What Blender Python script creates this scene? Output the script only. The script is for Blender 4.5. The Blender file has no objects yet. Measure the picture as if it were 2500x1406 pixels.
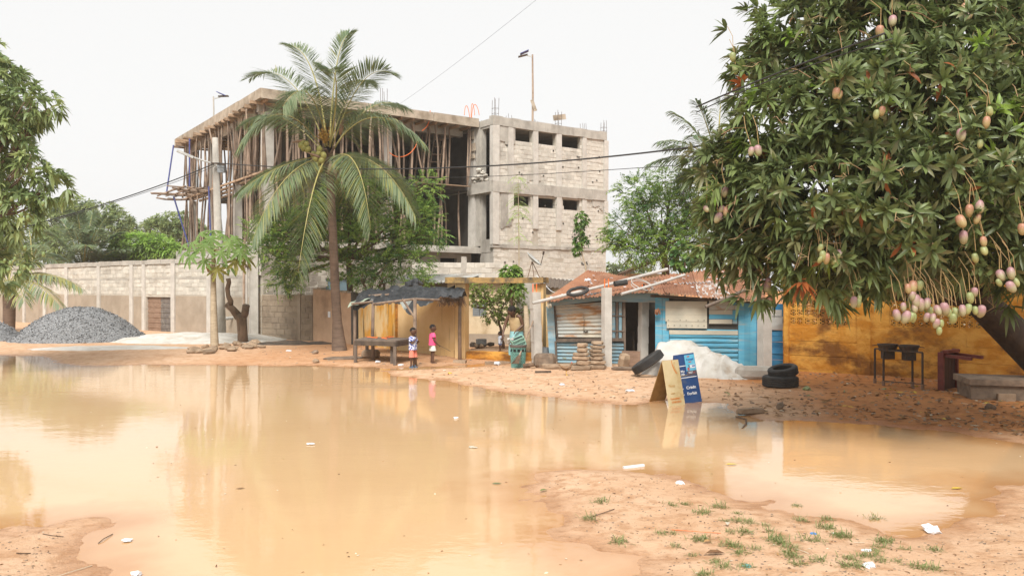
import bpy, math, random
import numpy as np
from mathutils import Vector, Matrix, Euler, Quaternion

random.seed(7)
RNG = np.random.default_rng(11)
SC = bpy.context.scene
COL = SC.collection
R = math.radians

# ------------------------------------------------------------------ camera, sky, sun, exposure
CAMH, F, CX, CY = 2.1, 2000.0, 1250.0, 703.0
cam = bpy.data.objects.new('camera', bpy.data.cameras.new('camera'))
COL.objects.link(cam)
cam.location = (0, 0, CAMH)
cam.rotation_euler = (R(90), 0, 0)
cam.data.sensor_width = 36.0
cam.data.lens = 36.0 * F / 2500.0
cam.data.clip_start = 0.1
cam.data.clip_end = 2000
SC.camera = cam

SUN_EL, SUN_AZ = 50.0, 188.0          # azimuth clockwise from +Y
w = bpy.data.worlds.new('World'); SC.world = w; w.use_nodes = True
nt = w.node_tree; nt.nodes.clear()
wo = nt.nodes.new('ShaderNodeOutputWorld'); bg = nt.nodes.new('ShaderNodeBackground')
sky = nt.nodes.new('ShaderNodeTexSky'); sky.sky_type = 'NISHITA'; sky.sun_disc = False
sky.sun_elevation = R(SUN_EL); sky.sun_rotation = R(SUN_AZ); sky.dust_density = 4.0; sky.air_density = 1.0
hs = nt.nodes.new('ShaderNodeHueSaturation'); hs.inputs['Saturation'].default_value = 0.12
mx = nt.nodes.new('ShaderNodeMix'); mx.data_type = 'RGBA'
mx.inputs[0].default_value = 0.93      # an almost closed, even cloud deck
CLOUD = 2.63
mx.inputs[7].default_value = (CLOUD, CLOUD * 0.998, CLOUD * 0.99, 1)
nt.links.new(sky.outputs[0], hs.inputs['Color']); nt.links.new(hs.outputs[0], mx.inputs[6])
nt.links.new(mx.outputs[2], bg.inputs['Color']); bg.inputs['Strength'].default_value = 0.1
nt.links.new(bg.outputs[0], wo.inputs['Surface'])

sl = bpy.data.lights.new('sun', 'SUN'); sl.energy = 1.45; sl.angle = R(25); sl.color = (1.0, 0.965, 0.91)
so = bpy.data.objects.new('sun', sl); COL.objects.link(so)
_d = Vector((math.sin(R(SUN_AZ)) * math.cos(R(SUN_EL)), math.cos(R(SUN_AZ)) * math.cos(R(SUN_EL)), math.sin(R(SUN_EL))))
so.rotation_euler = (-_d).to_track_quat('-Z', 'Y').to_euler()
so.location = (0, -5, 20)

SC.view_settings.view_transform = 'Standard'
SC.view_settings.look = 'None'
SC.view_settings.exposure = 1.82
SC.view_settings.gamma = 1.0
SC.render.engine = 'CYCLES'
SC.cycles.use_denoising = True
SC.cycles.max_bounces = 6
SC.cycles.diffuse_bounces = 3
SC.cycles.glossy_bounces = 3
SC.cycles.transmission_bounces = 4
SC.cycles.volume_bounces = 1
SC.cycles.transparent_max_bounces = 6
SC.cycles.sample_clamp_indirect = 4.0

# ------------------------------------------------------------------ helpers
def P(px, py, Y):
    """a point of the place that shows at pixel (px, py) of the photograph at Y metres"""
    return Vector(((px - CX) / F * Y, Y, CAMH - (py - CY) / F * Y))
def G(px, py, z=0.0):
    return P(px, py, (CAMH - z) * F / (py - CY))
def V(*a): return Vector(a)

WL = {}                                # world location of every object origin
def tag(o, label=None, cat=None, group=None, kind=None):
    if label: o['label'] = label
    if cat: o['category'] = cat
    if group: o['group'] = group
    if kind: o['kind'] = kind
    return o
def thing(name, label, cat, loc, group=None):
    o = bpy.data.objects.new(name, None); COL.objects.link(o)
    o.empty_display_size = 0.2
    o.location = loc; WL[o] = Vector(loc)
    return tag(o, label, cat, group)
def link(name, me, parent=None, loc=(0, 0, 0), rot=None, scale=None):
    o = bpy.data.objects.new(name, me); COL.objects.link(o)
    loc = Vector(loc); WL[o] = loc
    if parent is not None:
        o.parent = parent; o.location = loc - WL[parent]
    else: o.location = loc
    if rot is not None:
        o.rotation_mode = 'QUATERNION'; o.rotation_quaternion = rot
    if scale is not None: o.scale = scale
    return o

def frame_mat(d, up=Vector((0, 0, 1))):
    d = d.normalized()
    if abs(d.dot(up)) > 0.98: up = Vector((0, 1, 0)) if abs(d.y) < 0.9 else Vector((1, 0, 0))
    s = d.cross(up).normalized(); t = s.cross(d).normalized()
    return d, s, t

BOXF = [(0, 3, 2, 1), (4, 5, 6, 7), (0, 1, 5, 4), (1, 2, 6, 5), (2, 3, 7, 6), (3, 0, 4, 7)]
class MB:
    def __init__(s): s.v = []; s.f = []; s.m = []
    def add(s, vs, fs, mi=0):
        b = len(s.v); s.v.extend(Vector(p) for p in vs)
        s.f.extend(tuple(i + b for i in f) for f in fs); s.m.extend([mi] * len(fs)); return s
    def hexa(s, eight, mi=0): return s.add(eight, BOXF, mi)
    def box(s, c, size, rot=None, mi=0, jit=0.0):
        c = Vector(c); hx, hy, hz = size[0] / 2, size[1] / 2, size[2] / 2
        vs = [V(-hx, -hy, -hz), V(hx, -hy, -hz), V(hx, hy, -hz), V(-hx, hy, -hz), V(-hx, -hy, hz), V(hx, -hy, hz), V(hx, hy, hz), V(-hx, hy, hz)]
        if jit: vs = [p + V(random.uniform(-jit, jit), random.uniform(-jit, jit), random.uniform(-jit, jit)) for p in vs]
        if rot is not None: vs = [rot @ p for p in vs]
        return s.hexa([p + c for p in vs], mi)
    def bar(s, p0, p1, w, h, mi=0, up=Vector((0, 0, 1))):
        p0, p1 = Vector(p0), Vector(p1); d, a, t = frame_mat(p1 - p0, up); a = a * w / 2; t = t * h / 2
        return s.hexa([p0 - a - t, p0 + a - t, p1 + a - t, p1 - a - t, p0 - a + t, p0 + a + t, p1 + a + t, p1 - a + t], mi)
    def tube(s, pts, rad, n=8, mi=0, cap=True, flat=1.0):
        pts = [Vector(p) for p in pts]; k = len(pts)
        if not hasattr(rad, '__len__'): rad = [rad] * k
        vs, fs = [], []
        ref = None
        for i, p in enumerate(pts):
            d = (pts[min(i + 1, k - 1)] - pts[max(i - 1, 0)])
            d, a, t = frame_mat(d)
            if ref is not None:
                a = (ref - d * ref.dot(d)); a = a.normalized() if a.length > 1e-6 else d.orthogonal().normalized(); t = a.cross(d).normalized()
            ref = a
            for j in range(n):
                th = 2 * math.pi * j / n
                vs.append(p + a * math.cos(th) * rad[i] + t * math.sin(th) * rad[i] * flat)
        for i in range(k - 1):
            for j in range(n):
                fs.append((i * n + j, i * n + (j + 1) % n, (i + 1) * n + (j + 1) % n, (i + 1) * n + j))
        if cap:
            fs.append(tuple(range(n - 1, -1, -1))); fs.append(tuple(range((k - 1) * n, k * n)))
        return s.add(vs, fs, mi)
    def grid(s, fn, nu, nv, mi=0, wrap=False):
        vs = [fn(i / nu, j / nv) for j in range(nv + 1) for i in range(nu + 1)]
        fs = [(j * (nu + 1) + i, j * (nu + 1) + i + 1, (j + 1) * (nu + 1) + i + 1, (j + 1) * (nu + 1) + i) for j in range(nv) for i in range(nu)]
        return s.add(vs, fs, mi)
    def lathe(s, prof, n=16, c=(0, 0, 0), rot=None, mi=0, ell=1.0):
        c = Vector(c); vs, fs = [], []
        for (r, z) in prof:
            for j in range(n):
                th = 2 * math.pi * j / n; p = V(r * math.cos(th), r * math.sin(th) * ell, z)
                vs.append(c + (rot @ p if rot is not None else p))
        k = len(prof)
        for i in range(k - 1):
            for j in range(n): fs.append((i * n + j, i * n + (j + 1) % n, (i + 1) * n + (j + 1) % n, (i + 1) * n + j))
        fs.append(tuple(range(n - 1, -1, -1))); fs.append(tuple(range((k - 1) * n, k * n)))
        return s.add(vs, fs, mi)
    def rock(s, c, r, mi=0, sq=(1, 1, 0.7), j=0.25):
        """an uneven lump: a jittered icosahedron-like shape"""
        c = Vector(c); t = (1 + 5 ** .5) / 2
        base = [(-1, t, 0), (1, t, 0), (-1, -t, 0), (1, -t, 0), (0, -1, t), (0, 1, t), (0, -1, -t), (0, 1, -t), (t, 0, -1), (t, 0, 1), (-t, 0, -1), (-t, 0, 1)]
        fs = [(0, 11, 5), (0, 5, 1), (0, 1, 7), (0, 7, 10), (0, 10, 11), (1, 5, 9), (5, 11, 4), (11, 10, 2), (10, 7, 6), (7, 1, 8), (3, 9, 4), (3, 4, 2), (3, 2, 6), (3, 6, 8), (3, 8, 9), (4, 9, 5), (2, 4, 11), (6, 2, 10), (8, 6, 7), (9, 8, 1)]
        q = Euler((0, 0, random.uniform(0, 6.3))).to_matrix()
        vs = []
        for b in base:
            p = Vector(b).normalized() * r * random.uniform(1 - j, 1 + j)
            vs.append(c + q @ V(p.x * sq[0], p.y * sq[1], p.z * sq[2]))
        return s.add(vs, fs, mi)
    def build(s, name, mats, parent=None, smooth=False, org=None, raw=False):
        """link as ONE object whose origin is the middle of its base (raw: coordinates already relative)"""
        if not isinstance(mats, (list, tuple)): mats = [mats]
        if raw: o0 = Vector((0, 0, 0))
        elif org is not None: o0 = Vector(org)
        else:
            lo = Vector([min(p[i] for p in s.v) for i in range(3)]); hi = Vector([max(p[i] for p in s.v) for i in range(3)])
            o0 = Vector(((lo.x + hi.x) / 2, (lo.y + hi.y) / 2, lo.z if parent is None else (lo.z + hi.z) / 2))
        me = bpy.data.meshes.new(name)
        me.from_pydata([tuple(p - o0) for p in s.v], [], s.f)
        for m in mats: me.materials.append(m)
        if len(mats) > 1: me.polygons.foreach_set('material_index', s.m)
        if smooth: me.polygons.foreach_set('use_smooth', [True] * len(s.f))
        me.update()
        return link(name, me, parent, o0)
    def mesh(s, name, mats, smooth=False):
        if not isinstance(mats, (list, tuple)): mats = [mats]
        me = bpy.data.meshes.new(name); me.from_pydata([tuple(p) for p in s.v], [], s.f)
        for m in mats: me.materials.append(m)
        if len(mats) > 1: me.polygons.foreach_set('material_index', s.m)
        if smooth: me.polygons.foreach_set('use_smooth', [True] * len(s.f))
        me.update(); return me

class Frame:
    """an upright plane through two ground points: u along it, v behind it (away from the camera), z up"""
    def __init__(s, p, q, flip=False):
        s.o = Vector((p[0], p[1], 0)); d = Vector((q[0], q[1], 0)) - s.o; s.L = d.length; s.ud = d.normalized()
        s.vd = Vector((-s.ud.y, s.ud.x, 0))
        if s.vd.dot(s.o) < 0 and not flip: s.vd = -s.vd
    def pt(s, u, v, z): return s.o + s.ud * u + s.vd * v + Vector((0, 0, z))
    def u(s, px, v=0.0):
        a = (px - CX) / F; o = s.o + s.vd * v
        return (a * o.y - o.x) / (s.ud.x - a * s.ud.y)
    def z(s, px, py, v=0.0):
        return CAMH - (py - CY) / F * s.pt(s.u(px, v), v, 0).y
    def box(s, mb, u0, u1, v0, v1, z0, z1, mi=0, jit=0):
        e = [s.pt(u0, v0, z0), s.pt(u1, v0, z0), s.pt(u1, v1, z0), s.pt(u0, v1, z0), s.pt(u0, v0, z1), s.pt(u1, v0, z1), s.pt(u1, v1, z1), s.pt(u0, v1, z1)]
        if jit: e = [p + V(random.uniform(-jit, jit), random.uniform(-jit, jit), random.uniform(-jit, jit)) for p in e]
        mb.hexa(e, mi)
    def holed(s, mb, u0, u1, v0, v1, z0, z1, holes, mi=0):
        """a wall slab with rectangular openings left open"""
        us = sorted({u0, u1, *[min(max(h[i], u0), u1) for h in holes for i in (0, 1)]})
        for a, b in zip(us[:-1], us[1:]):
            if b - a < 1e-4: continue
            m = (a + b) / 2; cut = sorted((max(h[2], z0), min(h[3], z1)) for h in holes if h[0] < m < h[1])
            z = z0
            for c0, c1 in cut:
                if c0 > z + 1e-4: s.box(mb, a, b, v0, v1, z, c0, mi)
                z = max(z, c1)
            if z < z1 - 1e-4: s.box(mb, a, b, v0, v1, z, z1, mi)

# ------------------------------------------------------------------ materials
def nodes(name):
    m = bpy.data.materials.new(name); m.use_nodes = True; t = m.node_tree; t.nodes.clear()
    out = t.nodes.new('ShaderNodeOutputMaterial'); b = t.nodes.new('ShaderNodeBsdfPrincipled')
    t.links.new(b.outputs[0], out.inputs[0]); return m, t, b, out
def N(t, kind, **kw):
    n = t.nodes.new(kind)
    for k, v in kw.items(): setattr(n, k, v)
    return n
def pos(t, scale=(1, 1, 1), obj=False):
    if obj: src = N(t, 'ShaderNodeTexCoord').outputs['Object']
    else: src = N(t, 'ShaderNodeNewGeometry').outputs['Position']
    mp = N(t, 'ShaderNodeMapping'); mp.inputs['Scale'].default_value = scale
    t.links.new(src, mp.inputs['Vector']); return mp.outputs[0]
def noise(t, vec, scale, detail=5, rough=0.6, dist=0.0):
    n = N(t, 'ShaderNodeTexNoise'); n.inputs['Scale'].default_value = scale; n.inputs['Detail'].default_value = detail
    n.inputs['Roughness'].default_value = rough; n.inputs['Distortion'].default_value = dist
    t.links.new(vec, n.inputs['Vector']); return n.outputs['Fac']
def ramp(t, fac, a, b, ca=(0, 0, 0, 1), cb=(1, 1, 1, 1)):
    r = N(t, 'ShaderNodeValToRGB'); r.color_ramp.elements[0].position = a; r.color_ramp.elements[1].position = b
    r.color_ramp.elements[0].color = ca; r.color_ramp.elements[1].color = cb
    t.links.new(fac, r.inputs[0]); return r.outputs[0]
def mix(t, fac, a, b, mode='MIX'):
    m = N(t, 'ShaderNodeMix', data_type='RGBA', blend_type=mode)
    for sock, val in ((m.inputs[0], fac), (m.inputs[6], a), (m.inputs[7], b)):
        if hasattr(val, 'is_output'): t.links.new(val, sock)
        elif isinstance(val, (int, float)): sock.default_value = val
        else: sock.default_value = tuple(val) + ((1,) if len(val) == 3 else ())
    return m.outputs[2]
def math_(t, op, a, b=None):
    m = N(t, 'ShaderNodeMath', operation=op)
    for i, val in enumerate((a, b)):
        if val is None: continue
        if hasattr(val, 'is_output'): t.links.new(val, m.inputs[i])
        else: m.inputs[i].default_value = val
    return m.outputs[0]
def bump(t, b, h, strength, dist=0.02):
    n = N(t, 'ShaderNodeBump'); n.inputs['Strength'].default_value = strength; n.inputs['Distance'].default_value = dist
    t.links.new(h, n.inputs['Height']); t.links.new(n.outputs[0], b.inputs['Normal'])
MATS = {}
def mk(name, c1, c2=None, c3=None, s=3.0, s3=0.6, st=(1, 1, 1), st3=(1, 1, 1), ct=(0.38, 0.62), ct3=(0.5, 0.68), rough=0.85, bmp=0.0, bs=30.0, spec=0.3, metal=0.0, rand=0.0, obj=False, bd=0.02):
    """c1/c2 mottled by noise at s; c3 as stains at s3; rand: brightness differs from object to object"""
    m, t, b, out = nodes(name)
    v = pos(t, st, obj)
    col = c1
    if c2 is not None: col = mix(t, ramp(t, noise(t, v, s), *ct), c1, c2)
    if c3 is not None:
        v3 = pos(t, st3, obj); col = mix(t, ramp(t, noise(t, v3, s3, 7, 0.65), *ct3), col, c3)
    if rand:
        oi = N(t, 'ShaderNodeObjectInfo'); k = math_(t, 'MULTIPLY_ADD', oi.outputs['Random'], 2 * rand)
        t.nodes[-1].inputs[2].default_value = 1 - rand
        cb = N(t, 'ShaderNodeCombineColor'); [t.links.new(k, cb.inputs[i]) for i in range(3)]
        col = mix(t, 1.0, col, cb.outputs[0], 'MULTIPLY')
    if hasattr(col, 'is_output'): t.links.new(col, b.inputs['Base Color'])
    else: b.inputs['Base Color'].default_value = tuple(col) + (1,)
    b.inputs['Roughness'].default_value = rough; b.inputs['Specular IOR Level'].default_value = spec; b.inputs['Metallic'].default_value = metal
    if bmp: bump(t, b, noise(t, pos(t, (1, 1, 1), obj), bs, 6, 0.7), bmp, bd)
    MATS[name] = m; return m
def leafmat(name, c1, c2, trans=0.35, rough=0.45, s=1.3, tc=None):
    m, t, b, out = nodes(name)
    col = mix(t, ramp(t, noise(t, pos(t), s, 3), 0.35, 0.65), c1, c2)
    t.links.new(col, b.inputs['Base Color']); b.inputs['Roughness'].default_value = rough; b.inputs['Specular IOR Level'].default_value = 0.4
    tr = N(t, 'ShaderNodeBsdfTranslucent')
    if tc: tr.inputs[0].default_value = tc + (1,)
    else: t.links.new(col, tr.inputs[0])
    ms = N(t, 'ShaderNodeMixShader'); ms.inputs[0].default_value = trans
    t.links.new(b.outputs[0], ms.inputs[1]); t.links.new(tr.outputs[0], ms.inputs[2]); t.links.new(ms.outputs[0], out.inputs[0])
    MATS[name] = m; return m

# ------------------------------------------------------------------ leaves
def unit(a): return a / np.maximum(np.linalg.norm(a, axis=1, keepdims=True), 1e-9)
def leaf_arrays(B, D, L, W, droop, fold=0.25, lod=1, roll=None):
    """B,D (n,3); L,W,droop (n,) -> verts, tris ; each leaf a curved, folded blade"""
    n = len(B); D = unit(D); up = np.tile(np.array([0, 0, 1.0]), (n, 1))
    S = np.cross(D, up); bad = np.linalg.norm(S, axis=1) < 0.15
    S[bad] = np.cross(D[bad], np.array([0.3, 1.0, 0.1])); S = unit(S); Nn = np.cross(S, D)
    if roll is not None:
        c, s_ = np.cos(roll)[:, None], np.sin(roll)[:, None]; S, Nn = S * c + Nn * s_, Nn * c - S * s_
    L = L[:, None]; W = W[:, None]; dr = droop[:, None]; g = np.array([0, 0, -1.0])
    def p(t): return B + D * L * t + g * dr * L * t * t
    if lod == 0:
        v = np.stack([p(0.0), p(0.5) + S * W, p(1.0), p(0.5) - S * W], 1)
        tr = np.array([[0, 1, 2], [0, 2, 3]])
    else:
        f = Nn * W * fold
        v = np.stack([p(0.0), p(.33) + S * W + f, p(.33), p(.33) - S * W + f, p(.7) + S * W * .85 + f, p(.7), p(.7) - S * W * .85 + f, p(1.0)], 1)
        tr = np.array([[0, 2, 1], [0, 3, 2], [1, 2, 5], [1, 5, 4], [2, 3, 6], [2, 6, 5], [4, 5, 7], [5, 6, 7]])
    k = v.shape[1]
    T = (np.arange(n)[:, None, None] * k + tr[None]).reshape(-1, 3)
    return v.reshape(-1, 3), T, len(tr)
def tri_mesh(name, v, T, mats, mi=None, smooth=True):
    me = bpy.data.meshes.new(name); n, k = len(v), len(T)
    me.vertices.add(n); me.vertices.foreach_set('co', v.astype(np.float32).ravel())
    me.loops.add(k * 3); me.loops.foreach_set('vertex_index', T.astype(np.int32).ravel())
    me.polygons.add(k); me.polygons.foreach_set('loop_start', np.arange(0, k * 3, 3, dtype=np.int32))
    for m in mats: me.materials.append(m)
    if mi is not None: me.polygons.foreach_set('material_index', mi.astype(np.int32))
    me.polygons.foreach_set('use_smooth', np.full(k, smooth))
    me.update(calc_edges=True); me.validate(); return me
def rdir(n): return unit(RNG.normal(size=(n, 3)))
def sample_clumps(cl, n, shell=0.55):
    """points and outward normals in a list of ellipsoids (cx,cy,cz,rx,ry,rz)"""
    cl = np.array(cl, float); vol = (cl[:, 3] * cl[:, 4] * cl[:, 5]) ** (2 / 3); idx = RNG.choice(len(cl), n, p=vol / vol.sum())
    d = rdir(n); r = shell + (1 - shell) * RNG.random(n) ** 0.5
    c = cl[idx]; p = c[:, :3] + d * c[:, 3:] * r[:, None]
    nrm = unit(d / c[:, 3:]); return p, nrm
def rosettes(p, nrm, k, L, W, droop, spread=0.9):
    """k leaves round every point, opening outward along nrm"""
    n = len(p); a = unit(np.cross(nrm, rdir(n))); b = np.cross(nrm, a)
    Bs, Ds = [], []
    for j in range(k):
        th = 2 * np.pi * (j * 0.382 + RNG.random(n) * 0.08); e = (0.25 + spread * RNG.random(n))[:, None]
        Ds.append(nrm * (1.1 - e * 0.6) + (a * np.cos(th)[:, None] + b * np.sin(th)[:, None]) * e); Bs.append(p + nrm * 0.02)
    m = n * k
    return np.concatenate(Bs), np.concatenate(Ds), L * (0.7 + 0.5 * RNG.random(m)), W * (0.8 + 0.4 * RNG.random(m)), droop * (0.6 + 0.8 * RNG.random(m))
def leaf_object(name, parent, B, D, L, W, dr, mats, weights, per=1, lod=1, fold=0.25, stuff=True, roll=True):
    n = len(B)
    v, T, k = leaf_arrays(B, D, L, W, dr, fold, lod, RNG.normal(0, 0.5, n) if roll else None)
    w_ = np.array(weights, float); mi = RNG.choice(len(mats), n // per, p=w_ / w_.sum())
    mi = np.repeat(np.tile(mi, per) if per > 1 else mi, k)
    o0 = WL[parent] if parent is not None else Vector((0, 0, 0))
    me = tri_mesh(name, v - np.array(o0), T, mats, mi)
    o = link(name, me, parent, o0)
    if stuff: o['kind'] = 'stuff'
    return o
def ell(px, py, Y, rx, rz, ry=None):
    """an ellipsoid clump that shows rx by rz pixels round (px, py) at Y metres"""
    c = P(px, py, Y); k = Y / F; return (c.x, c.y, c.z, rx * k, (ry if ry is not None else min(rx, rz) * k), rz * k)
def bez(p, n):
    p = [Vector(q) for q in p]; out = []
    for i in range(n + 1):
        t = i / n; q = p[:]
        while len(q) > 1: q = [a.lerp(b, t) for a, b in zip(q[:-1], q[1:])]
        out.append(q[0])
    return out
def trunk_tube(mb, pts, r0, r1, n=8, k=8, wob=0.0, mi=0):
    c = bez(pts, k); c = [p + V(random.gauss(0, wob), random.gauss(0, wob), 0) if 0 < i < k else p for i, p in enumerate(c)]
    mb.tube(c, [r0 + (r1 - r0) * i / k for i in range(k + 1)], n, mi)
    return c

# ------------------------------------------------------------------ blocks laid one by one
def block_meshes(name, mat, k=6, j=0.035):
    out = []
    for i in range(k):
        mb = MB(); jj = j; c = 0.1
        a = [V(x * .5 * (1 - abs(random.gauss(0, jj))), -0.5 + abs(random.gauss(0, .12)), z * .5 * (1 - abs(random.gauss(0, jj)))) for x, z in ((-1, -1), (1, -1), (1, 1), (-1, 1))]
        b = [V(x * .5, .5, z * .5) for x, z in ((-1, -1), (1, -1), (1, 1), (-1, 1))]
        m_ = [V(x * .5, -.3, z * .5) for x, z in ((-1, -1), (1, -1), (1, 1), (-1, 1))]
        a = [V(p.x * .965, p.y, p.z * .93) for p in a]
        vs = a + m_ + b
        fs = [(0, 1, 2, 3)] + [(i2, i2 + 4, (i2 + 1) % 4 + 4, (i2 + 1) % 4) for i2 in range(4)] + [(i2 + 4, i2 + 8, (i2 + 1) % 4 + 8, (i2 + 1) % 4 + 4) for i2 in range(4)]
        mb.add(vs, fs); out.append(mb.mesh(name, mat))
    return out
def lay_blocks(parent, fr, panels, meshes, mat, bw=0.42, bh=0.21, v=0.0, name='block', cap=300, gap=0.014, skip=0.0, depth=0.06):
    """panels: (u0,u1,z0,z1[,holes]) in frame fr. The largest 'cap' blocks are parts; the rest one joined part"""
    todo = []
    for pn in panels:
        u0, u1, z0, z1 = pn[:4]; holes = pn[4] if len(pn) > 4 else []
        nz = max(1, round((z1 - z0) / bh)); h = (z1 - z0) / nz
        for r in range(nz):
            zc = z0 + (r + .5) * h; x = u0 - (bw / 2 if r % 2 else 0) + random.uniform(-.04, .04)
            while x < u1 - 0.03:
                w_ = bw * random.uniform(.94, 1.06); a, b = max(x, u0), min(x + w_, u1); x += w_
                if b - a < 0.06 or random.random() < skip: continue
                c = (a + b) / 2
                if any(hh[0] - .02 < c < hh[1] + .02 and hh[2] - .02 < zc < hh[3] + .02 for hh in holes): continue
                todo.append((a, b, zc, h))
    todo.sort(key=lambda q: fr.pt((q[0] + q[1]) / 2, v, 0).y)
    rot = Matrix((fr.ud, fr.vd, V(0, 0, 1))).transposed().to_quaternion()
    rest = MB()
    for i, (a, b, zc, h) in enumerate(todo):
        c = fr.pt((a + b) / 2, v + random.uniform(-.008, .008), zc); sc = (b - a - gap, depth, h - gap)
        if i < cap:
            q = rot @ Quaternion((0, 1, 0), random.gauss(0, .008))
            link(name, random.choice(meshes), parent, c, q, sc)
        else:
            me = random.choice(meshes); rm = rot.to_matrix()
            rest.add([c + rm @ V(p.co.x * sc[0], p.co.y * sc[1], p.co.z * sc[2]) for p in me.vertices], [tuple(f.vertices) for f in me.polygons])
    if rest.v: rest.build(name + '_courses', mat, parent)['kind'] = 'stuff'

def corr(p00, p10, p01, p11, waves, amp, across='u', sag=0.0, nv=4, rag=0.0, tint=0):
    """a sheet of corrugated iron over four corners; corrugations run along v when across == 'u'"""
    p00, p10, p01, p11 = map(Vector, (p00, p10, p01, p11)); nrm = (p10 - p00).cross(p01 - p00).normalized()
    ph = random.uniform(0, 6)
    jag = {}
    def fn(u, v):
        k = u if across == 'u' else v; q = v if across == 'u' else u
        jj = 0
        if rag and q in (0.0,):
            key = round(k * 40); jag.setdefault(key, random.uniform(-rag, rag)); jj = jag[key]
        a, b = (u, v + (jj if across == 'u' else 0)) if across == 'u' else (u + jj, v)
        p = p00.lerp(p10, a).lerp(p01.lerp(p11, a), b)
        return p + nrm * (amp * math.sin(k * waves * 2 * math.pi) + 0.012 * math.sin(3.1 * u + ph) * math.sin(2.3 * v * 2 + ph)) - V(0, 0, sag * 4 * q * (1 - q))
    mb = MB(); nu_ = int(waves * 5) if across == 'u' else nv; nv_ = nv if across == 'u' else int(waves * 5)
    mb.grid(fn, nu_, nv_, tint); return mb
# ------------------------------------------------------------------ shared materials
mk('concrete', (.44, .41, .36), (.34, .315, .275), (.21, .19, .165), s=2.2, s3=.9, st3=(1, 1, .35), bmp=.35, bs=18, ct3=(.52, .72))
mk('concrete_pale', (.54, .51, .46), (.45, .42, .375), (.32, .29, .25), s=3, s3=1.1, st3=(1, 1, .3), bmp=.3, bs=20, ct3=(.55, .75))
mk('concrete_dark_shade', (.085, .08, .07), (.055, .05, .045), s=1.6, bmp=.3, bs=14)  # interior shade painted into this dark tone; the blackened pillar shares it
mk('block_cream', (.575, .54, .475), (.49, .455, .395), (.38, .35, .305), s=5, s3=1.2, rand=.11, bmp=.5, bs=28)
mk('block_pale', (.56, .53, .465), (.475, .445, .385), (.37, .335, .285), s=4, s3=.7, rand=.14, bmp=.5, bs=25)
mk('block_brown', (.31, .245, .18), (.25, .195, .14), (.17, .13, .095), s=3, s3=.8, rand=.08, bmp=.4, bs=25)
mk('block_grey', (.36, .325, .27), (.28, .25, .21), (.2, .17, .14), s=4, s3=.9, rand=.12, bmp=.5, bs=25)
mk('mortar', (.50, .46, .39), (.42, .385, .325), (.33, .285, .23), s=3, s3=.7, bmp=.4, bs=25)
mk('plaster_brown', (.37, .305, .235), (.30, .245, .185), (.21, .155, .11), s=1.4, s3=.8, st3=(1, 1, .4), bmp=.15, bs=12, ct3=(.55, .75))
mk('wood_pole', (.33, .245, .18), (.22, .155, .115), (.13, .09, .065), s=6, s3=2.5, st=(1, 1, .3), rand=.3, bmp=.4, bs=30)
mk('wood_board', (.42, .29, .19), (.31, .21, .135), (.17, .11, .07), s=5, s3=2, st=(.5, .5, 3), rand=.2, bmp=.3, bs=25)
mk('wood_dark', (.10, .075, .055), (.06, .045, .035), s=8, st=(1, 1, .3), bmp=.4, bs=30)
mk('wood_grey', (.17, .13, .10), (.11, .085, .068), s=8, st=(1, 1, .3), rand=.15, bmp=.4, bs=30)
mk('formwork', (.43, .36, .28), (.33, .27, .205), (.21, .165, .12), s=3, s3=1.2, rand=.12, bmp=.3, bs=20)
mk('rebar', (.16, .13, .115), (.10, .075, .06), s=20, rough=.7)
mk('orange_pipe', (.80, .17, .04), rough=.5)
mk('cable', (.03, .03, .032), rough=.6)
mk('dark_metal', (.06, .055, .05), (.10, .065, .045), s=14, rough=.6, metal=.3, bmp=.3, bs=40)
mk('pale_metal', (.50, .50, .48), (.40, .40, .38), s=6, rough=.5, metal=.2)
mk('ochre_wall', (.62, .315, .06), (.48, .195, .02), (.20, .08, .016), s=1.7, s3=1.1, st=(1, 1, 1.8), st3=(.8, .8, 1.3), ct=(.42, .56), bmp=.7, bs=11, ct3=(.47, .59), bd=.035)
mk('ochre_bright', (.62, .31, .045), (.66, .48, .24), (.17, .11, .04), s=1.6, s3=1.9, st=(1, 1, .4), st3=(2.2, 2.2, .22), ct=(.45, .53), bmp=.2, bs=16, ct3=(.54, .64))
mk('ochre_pale', (.70, .50, .26), (.62, .41, .18), (.30, .18, .08), s=1.1, s3=1.5, st3=(2.6, 2.6, .14), bmp=.2, bs=14, ct3=(.55, .68))
mk('cream_plaster', (.63, .52, .36), (.56, .44, .28), (.36, .26, .15), s=1.0, s3=.9, st3=(1, 1, .7), bmp=.2, bs=14, ct3=(.53, .68))
mk('pink_plaster', (.50, .335, .22), (.43, .285, .185), (.30, .19, .12), s=1.5, s3=1.0, bmp=.25, bs=16)
mk('rust_roof', (.31, .145, .078), (.225, .098, .054), (.38, .25, .165), s=2.3, s3=1.5, st=(1, .4, 1), rough=.75, rand=.16, bmp=.25, bs=20, ct3=(.56, .78))
mk('rust_roof_worn', (.30, .15, .085), (.46, .45, .43), (.17, .08, .05), s=5, s3=2, st=(3, .5, 1), ct=(.5, .56), rough=.6, bmp=.25, bs=20)
mk('zinc', (.52, .52, .49), (.42, .41, .385), (.30, .24, .18), s=2, s3=1.2, rough=.5, metal=.25, rand=.08)
mk('blue_sheet', (.07, .27, .40), (.105, .33, .44), (.25, .30, .30), s=3, s3=2.3, st=(.6, .6, 3), st3=(.5, .5, 4), rough=.65, rand=.14, bmp=.25, bs=20, ct3=(.51, .64))
mk('blue_deep', (.03, .17, .33), (.05, .23, .40), (.20, .22, .23), s=3, s3=2, rough=.6, rand=.1, ct3=(.62, .8))
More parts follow.
